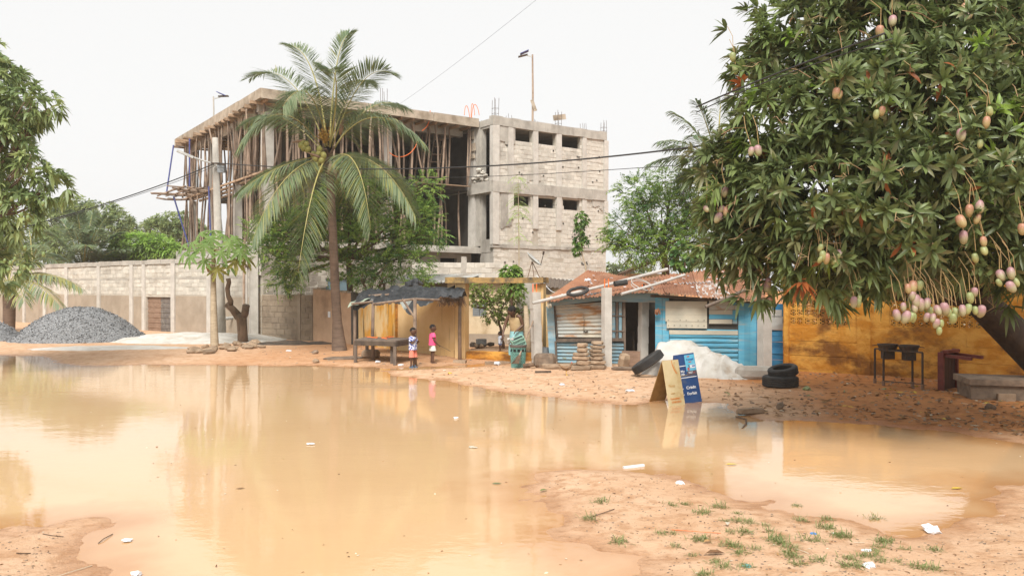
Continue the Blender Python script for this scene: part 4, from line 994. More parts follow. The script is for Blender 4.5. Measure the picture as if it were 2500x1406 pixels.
crumple('plastic_bag', P(1434, 690, 22.6) + V(0, 0, .05), .12, 'plastic_white', 'white crumpled bag lying on the left rusty roof', 'bag')
for p, m_, l_ in ((P(1342, 749, 21.6), 'tin_cream', 'cream rag tied under the left roof corner'), (P(1606, 765, 20.4), 'rust_roof', 'rusty scrap hanging from the blue shack left corner')): crumple('scrap', p, .1, m_, l_, 'scrap', (.7, .6, 1.3))
# brown sagging lean-to behind the left roof
mb = corr(P(1316, 700, 24.5), P(1400, 705, 24.4), P(1322, 676, 26.5), P(1402, 684, 26.3), 8, .02); tag(mb.build('sagging_roof', MATS['wood_grey']), 'dark sagging lean-to roof between the gateway and the rusty roof', 'roof')
mb = MB(); a = P(1325, 850, 24.6); a.z = 0; mb.box(a + V(.35, .1, .95), (1.0, .15, 1.9), Euler((0, 0, -.3)).to_matrix()); tag(mb.build('ochre_wall_end', MATS['ochre_pale']), 'narrow ochre wall strip between the gateway post and the grey shack', 'wall')

# ------------------------------------------------------------------ satellite dish on its tripod
def dish():
    c = P(1300, 637, 26.2); k = 26.2 / F; foot = P(1303, 676, 26.2)
    root = thing('satellite_dish', 'tilted white satellite dish on thin legs above the gateway lintel', 'dish', foot)
    ax = V(.66, -.16, .72).normalized(); q = V(0, 0, 1).rotation_difference(ax).to_matrix(); mb = MB()
    prof = [(.001, .0), (.12, .012), (.22, .04), (.31, .085), (.315, .09), (.31, .098), (.22, .055), (.12, .027), (.001, .016)]
    mb.lathe(prof, 28, c, q, ell=.92); mb.build('reflector', MATS['zinc'], root, smooth=True)
    mb = MB(); mb.tube([c + q @ V(.28, 0, .08), c + q @ V(.1, 0, .42)], .012, 6); mb.build('feed_arm', MATS['dark_metal'], root)
    mb = MB(); mb.tube([c + q @ V(.12, 0, .38), c + q @ V(.06, 0, .47)], .03, 8); mb.build('receiver', MATS['dark_metal'], root)
    for dx in (-.28, .02, .3): mb = MB(); mb.tube([c - ax * .02, V(foot.x + dx * .7, foot.y + (.1 if dx else -.1), foot.z - .05)], .013, 6); mb.build('leg', MATS['rust_leaf'], root)
dish()
mb = MB(); c = P(1303, 682, 26.2); mb.box(V(c.x, c.y + .3, 1.2), (1.1, .9, 2.35)); tag(mb.build('yard_store', MATS['concrete']), 'small grey flat roofed store under the satellite dish', 'store')
hose('dish_cable', [P(1308, 672, 26.1), P(1335, 690, 25), P(1340, 725, 24.0), P(1372, 712, 22.6)], .012, 'plastic_white', 'white cable drooping from the dish to the rusty roof', 'cable')
# ------------------------------------------------------------------ market stall under black plastic
stall = thing('market_stall', 'pole stall roofed with ragged black plastic beside the palm trunk', 'stall', gp(1000, 880))
ps = []
for px, yb, dy, pt in ((911, 880, .9, 742), (1013, 890, 0, 730), (1123, 879, .1, 735), (866, 872, 1.4, 745)):
    b = gp(px, yb); b.y += dy * 0; t_ = P(px, pt, b.y); ps.append((b, t_))
    mb = MB(); mb.tube([b - V(0, 0, .2), b.lerp(t_, .5) + V(random.uniform(-.02, .02), 0, 0), t_], [.055, .05, .045], 8); mb.build('post', MATS['wood_pole'], stall, smooth=True)
for a, b in ((ps[1][1], ps[2][1]), (ps[0][1], ps[1][1]), (ps[0][1] + V(-.6, 0, 0), ps[0][1] + V(.4, 1.6, .1)), (ps[2][1], ps[2][1] + V(0, 1.5, .15))): mb = MB(); mb.tube([a, b], .035, 7); mb.build('roof_pole', MATS['wood_pole'], stall)
mb = MB(); a, b = ps[1]; mb.tube([a.lerp(b, .72), b + V(-.35, .1, .0)], .03, 6); mb.build('brace', MATS['wood_pole'], stall)
RNG2 = np.random.default_rng(5)
def tarp_fn(u, v):
    x0 = P(862, 740, 24.2); x1 = P(1130, 735, 22.6); y = v * 1.45
    f = x0.lerp(x1, u) + V(.04 * math.sin(9 * u), y, .34 * v + .04)
    wr = float(vnoise(np.array([u * 9.]), np.array([v * 4.]), 1., 71)[0]) * .22 + float(vnoise(np.array([u * 26. + v * 8]), np.array([v * 9. - u * 5]), 1., 72)[0]) * .13 + float(vnoise(np.array([u * 60.]), np.array([v * 22.]), 1., 73)[0]) * .06
    f.z += wr * (1 - .3 * v) + .08 * math.sin(3.1 * u)
    if v < .01:
        hang = .10 + .1 * abs(math.sin(7 * u + .6)) + .09 * abs(math.sin(19 * u)); hang += .16 if .50 < u < .58 else 0
        if u > .6: hang *= .45
        f.z -= hang; f.y -= .06 + .05 * math.sin(13 * u)
    if u < .02: f.z -= .04
    return f
mb = MB(); mb.grid(tarp_fn, 90, 20); mb.build('plastic_roof', MATS['black_tarp'], stall, smooth=True)
def tarp2(u, v):
    x0 = P(850, 742, 24.0); x1 = P(905, 726, 24.0); return x0.lerp(x1, u) + V(0, v * 1.0 - .1, .1 * v + .03 * math.sin(9 * u + 5 * v) - (.12 * (1 - v) ** 3) * (1 - u * .6))
mk('green_tarp', (.33, .38, .29), (.25, .30, .24), s=6); mb = MB(); mb.grid(tarp2, 14, 8); mb.build('green_sheet', MATS['green_tarp'], stall, smooth=True)
def tarp3(u, v):
    a = P(975, 736, 22.75); b = P(1010, 728, 22.7); c = P(988, 758, 22.6); return a.lerp(b, u).lerp(c, v * (.98 - .1 * u)) + V(0, -.03 * math.sin(3 * u + 2 * v), 0)
mk('grey_tarp', (.30, .32, .30), (.22, .24, .23), s=6); mb = MB(); mb.grid(tarp3, 6, 6); mb.build('grey_flap', MATS['grey_tarp'], stall, smooth=True)
for k in range(5): mb = MB(); p = P(900 + 40 * k, 722 - 3 * k, 24.2); mb.bar(p, p + V(.5 + .1 * k, .3, .05), .06, .05); mb.build('weight_stick', MATS['wood_pole'], stall)
crumple('plastic_heap', P(1010, 702, 25.4), .32, 'black_tarp', 'bunched up black plastic heap on top of the stall roof', 'plastic sheet', (1.1, .7, .8))
mb = MB()
for k in range(160):
    p = P(random.uniform(1072, 1130), random.uniform(724, 731), 22.5 + random.uniform(-.1, .3)); mb.bar(p, p + V(random.gauss(.02, .07), random.gauss(-.02, .04), -random.uniform(.1, .24)), .008, .008)
mb.build('thatch_fringe', MATS['bark'], stall)['kind'] = 'stuff'
def sag(u, v): a = P(1075, 722, 22.5).lerp(P(1134, 716, 22.4), u); return a + V(.12 * (v - .5), -.02 + .35 * (v - .5), .17 * math.cos((v - .5) * 3) + .03 * math.sin(15 * u) - .12 * u)
mb = MB(); mb.grid(sag, 16, 8); mb.build('plastic_roll', MATS['black_tarp'], stall, smooth=True)
# table below
tb = thing('stall_table', 'low dark plank table standing in front of the orange wall', 'table', gp(915, 882))
z = .64
c0, c1, c2, c3 = gp(866, 884), gp(968, 888), gp(1018, 879), gp(895, 875)
for p in (c0, c1, c2, c3): p.z = z
n = 6
for k in range(n):
    a, b = k / n, (k + 1) / n - .01; q0, q1, q2, q3 = c0.lerp(c3, a), c1.lerp(c2, a), c1.lerp(c2, b), c0.lerp(c3, b); t_ = V(0, 0, .035 + random.uniform(0, .01)); mb = MB(); mb.hexa([q0, q1, q2, q3, q0 + t_, q1 + t_, q2 + t_, q3 + t_]); mb.build('plank', MATS['wood_grey'], tb)
for a, b in ((c0, c1), (c1, c2)): mb = MB(); e = V(0, 0, -.061); mb.bar(a + e, b + e, .05, .12); mb.build('edge_beam', MATS['wood_dark'], tb)
for px, py in ((868, 884), (964, 888), (957, 886), (1010, 880), (896, 876)): p = gp(px, py); mb = MB(); mb.bar(p - V(0, 0, .1), V(p.x, p.y, z - .12), .085, .085, up=V(0, 1, 0)); mb.build('leg', MATS['wood_grey'], tb)
mb = MB()
for k in range(6): p = c0.lerp(c1, random.uniform(.2, .9)).lerp(c3.lerp(c2, .5), random.uniform(.1, .7)) + V(0, 0, .07); mb.bar(p, p + V(random.gauss(0, .15), random.gauss(0, .1), .02), .02, .02)
tag(mb.build('red_twine', MATS['orange_pipe']), 'scraps of red twine lying on the stall table', 'twine')
# ------------------------------------------------------------------ stone slabs, stacks and single stones
def slab(px, py, w_, d, h, rz, mat, label, dz=0.0, tilt=0.0, name='stone', group=None, j=.035):
    c = gp(px, py); mb = MB(); rot = Euler((tilt, 0, rz)).to_matrix(); rg = [(.80, 0), (1.0, .22), (1.0, .75), (.84, 1.0)]; n = 10
    jr = [random.uniform(.9, 1.08) for _ in range(n)]; vs = []
    for f, zf in rg:
        for k in range(n):
            a = 2 * math.pi * (k + .5) / n; cx_, sx_ = math.cos(a), math.sin(a); q_ = max(abs(cx_), abs(sx_)) ** .75
            vs.append(c + V(0, 0, dz) + rot @ V(w_ / 2 * cx_ / q_ * f * jr[k] + random.uniform(-j, j) * .3, d / 2 * sx_ / q_ * f * jr[k] + random.uniform(-j, j) * .3, h * zf + random.uniform(-j, j) * .25))
    mb.add(vs, [(i * n + k, i * n + (k + 1) % n, (i + 1) * n + (k + 1) % n, (i + 1) * n + k) for i in range(3) for k in range(n)] + [tuple(range(n - 1, -1, -1)), tuple(range(3 * n, 4 * n))])
    return tag(mb.build(name, MATS[mat]), label, 'stone', group)
slab(838, 878, 1.1, .5, .05, .3, 'stone_grey', 'flat grey slab lying at the palm foot beside the table', tilt=.05)
slab(905, 876, .55, .4, .22, .1, 'stone', 'brown boulder under the stall table')
mb = MB(); mb.rock(gp(770, 868) + V(0, 0, .06), .13); tag(mb.build('stone', MATS['stone_grey']), 'dark round stone left of the palm foot', 'stone')
mb = MB(); mb.rock(gp(772, 884) + V(0, 0, .05), .1); tag(mb.build('stone', MATS['stone']), 'brown stone at the water edge left of the palm', 'stone')
stk = [(1418, 912, .54, .13), (1424, 906, .34, .12), (1417, 903, .42, .1), (1418, 903, .4, .09), (1422, 902, .27, .12), (1421, 902, .26, .11)]
z = 0
for k, (px, py, w_, h) in enumerate(stk):
    slab(px, 908, w_, .24, h - .012, random.uniform(-.35, .35), 'stone', 'brown stone in the left stack, ' + ('lowest', 'second', 'third', 'fourth', 'fifth', 'topmost')[k] + (' of the stack' if k in (0, 5) else ' from the ground'), z, name='stacked_stone', group='stones of the left stack'); z += h
z = 0
for k in range(7):
    h = (.12, .1, .1, .09, .1, .09, .1)[k]
    slab(1457 + random.uniform(-3, 3), 905, (.5, .46, .36, .38, .33, .36, .31)[k], .26, h - .012, random.uniform(-.3, .3), 'stone', 'brown block in the right stack, ' + ('lowest', 'second', 'third', 'fourth', 'fifth', 'sixth', 'topmost')[k] + (' of the stack' if k in (0, 6) else ' from the ground'), z, name='stacked_stone', group='stones of the right stack'); z += h
slab(1331, 900, .55, .4, .36, .1, 'stone_grey', 'square blackened hearth stone beside the gateway post')
slab(1520, 903, .26, .25, .36, .5, 'stone', 'upright hollow block leaning at the doorway', tilt=.25)
mb = MB(); c = gp(1542, 902); mb.box(c + V(0, .1, .2), (.46, .04, .42), Euler((.1, 0, -.2)).to_matrix()); tag(mb.build('door_board', MATS['rust_leaf']), 'rusty brown board closing the foot of the dark doorway', 'board')
slab(1540, 908, .9, .25, .08, -.15, 'stone_grey', 'low grey step in front of the dark doorway')
slab(1370, 905, 1.0, .3, .12, -.1, 'stone', 'long low stone sill at the foot of the grey tin shack')
slab(1850, 930, .95, .4, .28, -.2, 'concrete', 'rough concrete footing at the foot of the last concrete post')
slab(1832, 914, .5, .25, .14, .1, 'stone', 'brown stone beside the blue shack corner')
mb = MB(); mb.rock(gp(1904, 998) + V(0, 0, .05), .085, 0, (1, 1, .9)); tag(mb.build('stone', MATS['stone_grey']), 'small upright stone on the brown earth near the water', 'stone')
slab(1832, 1005, .5, .12, .1, .15, 'stone', 'long brown stone half in the water at the bank')
mb = MB(); mb.rock(gp(2418, 1006) + V(0, 0, .03), .1, 0, (1.2, 1, .7)); tag(mb.build('stone', MATS['bark']), 'dark lump on the earth below the slab bench', 'stone')
rp = []
for k in range(46):
    px, py = random.uniform(462, 640), 0; py = 866 - (px - 462) * .1 + random.uniform(-9, 6); c = gp(px, py); mb = MB(); r = random.uniform(.07, .17); mb.rock(c + V(0, 0, r * .4), r, 0, (1.3, 1, .6), .3)
    tag(mb.build('rubble_stone', MATS['stone']), 'brown rubble stone in the low heap round the papaya and stump', 'stone', 'rubble stones round the papaya foot')
# long concrete slab bench at the right edge
sb = thing('slab_bench', 'thick stained concrete slab bench at the right edge under the mango tree', 'bench', gp(2450, 985))
c = gp(2372, 982); A = Frame((c.x, c.y), (c.x + 1.6, c.y - .35))
wbox(A, sb, 'slab', 'stone_grey', -.02, 1.7, -.02, .95, .36, .46, jit=.02); wbox(A, sb, 'base', 'stone_grey', .02, 1.65, .04, .9, -.1, .358, jit=.02); wbox(A, sb, 'foot_stone', 'stone', .42, .72, -.03, .04, -.1, .22, jit=.025)

# ------------------------------------------------------------------ gravel and sand heaps
def heap(name, c, rx, ry, h, mat, label, cat, nz=.05, seed=1, pw=1.25, n=64, stones=0, flat=False):
    c = Vector(c); mb = MB(); ng = 40
    us = np.linspace(-1, 1, ng + 1); X, Yy = np.meshgrid(us, us); r = np.sqrt(X ** 2 + Yy ** 2)
    prof = np.clip(1 - r, 0, 1); Z = h * np.where(flat, np.clip(1 - r ** 2, 0, 1), np.sin(np.clip(prof, 0, 1) * np.pi / 2) ** pw)
    wx, wy = c.x + X * rx, c.y + Yy * ry
    Z = Z + (vnoise(wx, wy, 1.5, seed) * nz * 2 + vnoise(wx, wy, 5, seed + 1) * nz) * np.clip(prof * 3, 0, 1) - np.where(prof <= 0, .2, 0)
    gzz = gz(wx, wy); W_ = np.stack([wx, wy, Z + np.maximum(gzz, 0) - .02], -1).reshape(-1, 3)
    mb.add([Vector(p) for p in W_], [(j * (ng + 1) + i, j * (ng + 1) + i + 1, (j + 1) * (ng + 1) + i + 1, (j + 1) * (ng + 1) + i) for j in range(ng) for i in range(ng)])
    o = mb.build(name, MATS[mat], smooth=True); tag(o, label, cat)
    if stones:
        B = []; k = 0
        m2 = MB()
        for _ in range(stones):
            a, rr = random.uniform(0, 6.283), math.sqrt(random.random()) * .98; i = int((math.cos(a) * rr + 1) / 2 * ng); j = int((math.sin(a) * rr + 1) / 2 * ng)
            p = Vector(W_[j * (ng + 1) + i]).lerp(Vector(W_[(j + 1) * (ng + 1) + i + 1]), random.random()) + V(random.uniform(-.06, .06), 0, .005); s_ = random.uniform(.015, .04)
            e = [p + Euler((random.random() * 6, random.random() * 6, 0)).to_matrix() @ V(*q) * s_ for q in ((1, 0, 0), (-1, 0, 0), (0, 1, 0), (0, -1, 0), (0, 0, 1), (0, 0, -1))]
            m2.add(e, [(0, 2, 4), (2, 1, 4), (1, 3, 4), (3, 0, 4), (2, 0, 5), (1, 2, 5), (3, 1, 5), (0, 3, 5)], random.choice((0, 0, 1, 2)))
        m2.build('gravel_stone', [MATS['gravel'], mk('grit_dark', (.08, .085, .09)), mk('grit_light', (.33, .34, .35))], o)['kind'] = 'stuff'
    return o
heap('gravel_heap', G(196, 836), 2.6, 2.2, 1.32, 'gravel', 'large dark grey gravel heap in front of the long compound wall', 'gravel heap', .05, 21, 1.1, stones=5000)
heap('gravel_heap', G(-45, 836), 1.55, 1.5, .95, 'gravel', 'smaller dark grey gravel heap cut by the left edge', 'gravel heap', .05, 31, 1.1, stones=1500)
heap('sand_heap', G(480, 836), 3.6, 2.4, .3, 'white_sand', 'long low heap of white sand between gravel and stump', 'sand heap', .04, 41, .9)
heap('sand_heap', G(280, 857), 3.1, .8, .1, 'white_sand', 'thin spill of white sand along the foot of the gravel heap', 'sand heap', .02, 51, .8)
mk('ash', (.045, .038, .032), (.10, .075, .055), s=4, bmp=.6, bs=25)
heap('ash_heap', G(715, 846), 1.7, .75, .10, 'ash', 'black burnt ash patch along the foot of the low brown wall', 'ash heap', .05, 61, .8)

# ------------------------------------------------------------------ white tarpaulin over a heap
def heap_tarp():
    o = P(1556, 925, 19.15); o.z = 0; ux = V(.85, -.53, 0).normalized(); vx = V(.53, .85, 0).normalized(); Lx = 2.6
    def prof(s_):
        xs = [0, .06, .14, .24, .36, .5, .65, .8, .92, 1]; zs = [.0, .3, .70, .80, .74, .64, .50, .34, .17, 0]
        return float(np.interp(s_, xs, zs))
    def fn(u, v):
        s_ = u; d = v; wdt = 1.75 - .55 * s_
        cross = math.sin(math.pi * min(max(d * 1.02, 0), 1)) ** .62
        z = prof(s_) * cross
        nn = lambda a, b, sd: float(vnoise(np.array([a]), np.array([b]), 1., sd)[0])
        rg = lambda a, b, sd: .5 - abs(nn(a, b, sd)) * 2
        fold = (.12 * rg(s_ * 7 + d * 1.0, d * .7, 81) + .075 * rg(s_ * 15 - d * 2.5 + 3, d * 1.3, 82) + .03 * rg(s_ * 5 + 9, d * 4 + s_ * 6, 83)) * (.35 + cross)
        hem = (1 - cross); p = o + ux * (Lx * s_ + .05 * math.sin(9 * d + 4 * s_)) + vx * (wdt * (d - .08) + .07 * math.sin(21 * s_) * hem)
        p.z = max(z + fold * min(1, z * 3 + .25), 0) + .035 + .03 * abs(math.sin(30 * s_)) * hem
        return p
    mb = MB(); mb.grid(fn, 110, 44); return tag(mb.build('white_tarpaulin', MATS['white_tarp'], smooth=True), 'dirty white tarpaulin draped over a heap before the blue shack', 'tarpaulin')
heap_tarp()
crumple('rag_bundle', P(1722, 908, 19.5), .13, 'plastic_white', 'small pale rag bundle tucked behind the white tarpaulin', 'rag', (1, .8, .5))
crumple('printed_sack', P(1912, 912, 17.6), .28, 'plastic_white', 'white printed sack slumped behind the two stacked tyres', 'sack', (1.2, .7, .5))
# tyres
def tyre(name, c, ax, ro, w_, label):
    c = Vector(c); q = V(0, 0, 1).rotation_difference(Vector(ax)).to_matrix(); ri = ro * .62; h = w_ / 2; root = thing(name, label, 'tyre', c - V(0, 0, .0))
    mb = MB(); prof = [(ri, -h * .75), (ri + .02, -h), (ro * .86, -h * 1.02), (ro * .97, -h * .8)]
    gr = 4
    for k in range(gr):
        z0, z1 = -h * .78 + 1.56 * h * k / gr, -h * .78 + 1.56 * h * (k + 1) / gr; prof += [(ro, z0 + .004), (ro, z1 - .012), (ro - .012, z1 - .010), (ro - .012, z1 - .002)]
    prof += [(ro * .97, h * .8), (ro * .86, h * 1.02), (ri + .02, h), (ri, h * .75), (ri + .012, 0), (ri, -h * .75)]
    vs, fs = [], []; n = 36; k = len(prof)
    for r_, z_ in prof:
        for j in range(n): th = 2 * math.pi * j / n; vs.append(c + q @ V(r_ * math.cos(th), r_ * math.sin(th), z_))
    for i in range(k - 1):
        for j in range(n): fs.append((i * n + j, i * n + (j + 1) % n, (i + 1) * n + (j + 1) % n, (i + 1) * n + j))
    mb.add(vs, fs); mb.build('tread', MATS['rubber'], root); return root
ct = gp(1917, 953); tyre('tyre', ct + V(0, .3, .11), (0, 0, 1), .36, .22, 'black tyre lying flat on the ground, lower of the two by the last post')
tyre('tyre', ct + V(.06, .32, .31), (-.22, -.12, 1), .30, .18, 'black tyre lying tilted on top of another by the last post')
tyre('tyre', gp(1582, 925) + V(0, .05, .33), (-.56, .10, .82), .40, .20, 'grey black tyre propped against the left end of the white tarpaulin')
# ------------------------------------------------------------------ the two sandwich boards
mk('board_cream', (.64, .52, .31), (.57, .45, .24), (.42, .23, .07), s=3, s3=3, ct3=(.58, .8), rough=.7); mk('board_inner', (.36, .22, .075), (.25, .14, .045), s=4, rough=.7)
mk('board_navy', (.018, .055, .17), (.03, .075, .20), (.10, .12, .17), s=5, s3=3, ct3=(.6, .8), rough=.45); mk('poster_sky', (.10, .42, .62), (.16, .5, .68), s=4, rough=.4)
mk('ink_white', (.75, .76, .77), rough=.5); mk('ink_orange', (.62, .20, .035), rough=.6); mk('ink_faint', (.55, .33, .12), rough=.7); mk('ink_blue', (.02, .09, .35), rough=.5); mk('ink_red', (.5, .08, .06), rough=.5); mk('ink_dark', (.10, .08, .10), rough=.6); mk('ink_gold', (.65, .42, .06), rough=.5)
TEXTS = []
def lettering(txt, mat, parent, org, ax, up, h, name='lettering', bold=0.0, al='LEFT'):
    cu = bpy.data.curves.new(name, 'FONT'); cu.body = txt; cu.size = h * 1.4; cu.extrude = .0015; cu.offset = bold; cu.align_x = al; cu.materials.append(MATS[mat])
    ax = ax.normalized(); nrm = ax.cross(up).normalized(); up = nrm.cross(ax).normalized()
    o = link(name, cu, parent, org, Matrix((ax, up, nrm)).transposed().to_quaternion()); TEXTS.append(o); return o
def sandwich(foot_a, foot_b, foot_c, top_a, top_b, root, m_front, m_back):
    """front leaf over foot_a-foot_b, back leaf down to foot_c"""
    for nm, l0, l1, mt in (('front_board', foot_a, foot_b, m_front), ('rear_board', foot_c, foot_c + (foot_b - foot_a), m_back)):
        n_ = (l1 - l0).cross(top_a - l0).normalized() * .012; mb = MB()
        if n_.y > 0: n_ = -n_
        mb.hexa([l0, l1, l1 - n_, l0 - n_, top_a, top_b, top_b - n_, top_a - n_]); mb.build(nm, MATS[mt], root)
Y0 = 14.55
fa, fb = P(1634, 994, Y0), P(1673, 989, Y0 + .22); ta, tb_ = P(1617, 881, Y0 + .25), P(1617, 881, Y0 + .25) + (fb - fa); fc = P(1583, 990, Y0 + .62)
sg = thing('sandwich_board', 'yellowish wooden sandwich board with faded orange lettering standing at the water edge', 'sign', fa)
sandwich(fa, fb, fc, ta, tb_, sg, 'board_cream', 'board_inner')
axf = fb - fa; upf = ta - fa; nf = axf.cross(upf).normalized(); nf = nf if nf.y < 0 else -nf
def on(u, v): return fa + axf * u + upf * v + nf * .004
hb = upf.length
lettering("TRANSFERT", 'ink_orange', sg, on(.14, .145), axf, upf, .033, bold=.0006); lettering("D'ARGENT", 'ink_orange', sg, on(.20, .075), axf, upf, .036, bold=.0008)
lettering("Flooz", 'ink_faint', sg, on(.15, .42), axf, upf, .05); lettering("cargos", 'ink_faint', sg, on(.22, .27), axf, upf, .03)
mb = MB(); pts = [on(.55, .99), on(.57, .9), on(.64, .8), on(.74, .71), on(.80, .70)]; 
for a, b, w_ in zip(pts[:-1], pts[1:], (.012, .02, .022, .012)): mb.bar(a, b, w_, .002, up=nf)
mb.build('painted_swoosh', MATS['ink_orange'], sg)
mb = MB(); pts = [on(.72, .96), on(.66, .88), on(.72, .80), on(.82, .72)]
for a, b, w_ in zip(pts[:-1], pts[1:], (.012, .012, .012)): mb.bar(a, b, w_, .002, up=nf)
mb.build('painted_swoosh', MATS['ink_faint'], sg)
Y1 = 14.95
ga, gb = P(1672, 987, Y1), P(1714, 980, Y1 + .1); gb = P(1714, 980, Y1 + .12); ha, hb_ = P(1644, 868, Y1 + .25), P(1644, 868, Y1 + .25) + (gb - P(1664, 988, Y1)); gc = ga + V(-.15, .55, 0); 
ga = P(1664, 988, Y1)
sb2 = thing('sandwich_board', 'navy blue sandwich board with white words and a pasted poster behind the yellowish one', 'sign', ga)
sandwich(ga, gb, gc, ha, hb_, sb2, 'board_navy', 'board_navy')
axg = gb - ga; upg = ha - ga; ng_ = axg.cross(upg).normalized(); ng_ = ng_ if ng_.y < 0 else -ng_
def og(u, v, d=.004): 
    l = ga.lerp(ha, v); r_ = gb.lerp(hb_, v); return l.lerp(r_, u) + ng_ * d
lettering("Crédit", 'ink_white', sb2, og(.36, .29), axg, upg, .053, bold=.0014); lettering("Forfait", 'ink_white', sb2, og(.36, .17), axg, upg, .053, bold=.0014)
lettering("or", 'ink_white', sb2, og(.13, .29), axg, upg, .035); lettering("or", 'ink_white', sb2, og(.13, .17), axg, upg, .035)
lettering("Mo", 'ink_white', sb2, og(.22, .635), axg, upg, .042, bold=.001); lettering("Afr", 'ink_white', sb2, og(.22, .575), axg, upg, .042, bold=.001)
def patch(name, mat, u0, u1, v0, v1, d, par=sb2): mb = MB(); mb.add([og(u0, v0, d), og(u1, v0, d), og(u1, v1, d), og(u0, v1, d)], [(0, 1, 2, 3)]); return mb.build(name, MATS[mat], par)
po = patch('poster', 'poster_sky', .50, .985, .55, .975, .006)
for nm, mt, a, b, c, d in (('poster_ground', 'ink_dark', .50, .985, .551, .65), ('poster_print', 'plastic_white', .70, .95, .70, .765), ('poster_print', 'ink_blue', .80, .95, .725, .75), ('poster_print', 'ink_red', .56, .66, .66, .715), ('poster_print', 'ink_dark', .63, .68, .715, .77), ('poster_print', 'ink_red', .66, .80, .82, .835), ('poster_print', 'ink_red', .62, .74, .93, .95), ('poster_print', 'ink_white', .58, .80, .618, .628), ('poster_print', 'ink_white', .58, .76, .596, .604), ('poster_print', 'ink_red', .80, .9, .60, .61)): patch(nm, mt, a, b, c, d, .008 if nm == 'poster_ground' else .010, po)
lettering("C'coupé!", 'ink_blue', po, og(.56, .865, .011), axg, upg, .03, bold=.001)
for nm, mt, a, b, c, d in (('stripe', 'ink_white', .0, .5, .755, .77), ('stripe', 'ink_white', .1, .94, .515, .53), ('stripe', 'ink_gold', .1, .55, .565, .572)): patch(nm, mt, a, b, c, d, .005)
# ------------------------------------------------------------------ stove stand, red table on its side
st = thing('stove_stand', 'black iron stand carrying two charcoal burners against the ochre wall', 'stove', gp(2205, 952))
b0, b1 = gp(2157, 948), gp(2252, 957); Hs = .83
for p, back in ((b0, 0), (b1, 0), (b0, .45), (b1, .45)):
    a = p + V(.05 * back, back, 0); mb = MB(); mb.tube([a - V(0, 0, .05), V(a.x, a.y, Hs)], .022, 7); mb.build('leg', MATS['dark_metal'], st)
    mb = MB(); mb.tube([a - V(0, 0, .04), a + V(0, 0, .1)], .035, 8); mb.build('foot', MATS['rust_leaf'], st)
for o_ in (V(0, 0, 0), V(.02, .45, 0)): mb = MB(); mb.bar(V(b0.x, b0.y, Hs) + o_, V(b1.x, b1.y, Hs) + o_, .03, .03); mb.build('rail', MATS['dark_metal'], st)
mb = MB(); mb.tube([b0 + V(0, 0, .1), b1 + V(0, 0, .1)], .01, 6); mb.build('tie_rod', MATS['dark_metal'], st)
for f in (.22, .77):
    c = V(b0.x, b0.y, 0).lerp(V(b1.x, b1.y, 0), f) + V(.01, .2, Hs); mb = MB(); mb.lathe([(.12, -.02), (.17, -.02), (.175, .01), (.165, .02), (.19, .08), (.20, .10), (.2, .125), (.17, .125), (.15, .06), (.02, .05)], 18, c); mb.build('burner', MATS['dark_metal'], st)
    mb = MB(); mb.box(c + V(0, 0, -.10), (.2, .2, .16)); mb.build('ash_box', MATS['dark_metal'], st)
for s_, f in ((-1, 0), (1, 1)): a = V(b0.x, b0.y, Hs + .1).lerp(V(b1.x, b1.y, Hs + .1), f) + V(0, .2, 0); mb = MB(); mb.tube([a, a + V(s_ * .14, 0, -.02)], .01, 6); mb.build('handle', MATS['dark_metal'], st)
mk('red_paint', (.20, .045, .035), (.13, .03, .025), s=6, rough=.5); mk('red_dark', (.045, .022, .018), (.07, .03, .022), s=4, st=(3, 3, .4), rough=.6)
t0 = gp(2300, 958); t1 = gp(2358, 958); rt = thing('red_table', 'dark red wooden table tipped on its side next to the stove', 'table', t0)
hh = .86
T = Frame((t0.x, t0.y), (t0.x + .5, t0.y + .42))
for k in range(4): T.box(mb := MB(), .0 + k * .15, .147 + k * .15, .0, .035, .02, hh, jit=.004); mb.build('top_board', MATS['red_dark'], rt)
wbox(T, rt, 'edge_frame', 'red_paint', .6, .66, -.05, .06, 0, hh + .02); wbox(T, rt, 'edge_frame', 'red_paint', -.06, 0, -.05, .06, 0, hh - .02); wbox(T, rt, 'apron', 'red_paint', .0, .6, -.1, -.001, hh - .04, hh + .02); wbox(T, rt, 'apron', 'red_paint', .0, .6, -.1, -.001, -.03, .05)
for a, z_ in ((.02, .06), (.55, .06), (.02, hh - .08), (.55, hh - .08)): p = T.pt(a, -.02, z_); mb = MB(); mb.bar(p, p - T.vd * .55 - T.ud * .1 - V(0, 0, .03), .06, .06); mb.build('leg', MATS['red_paint'], rt)
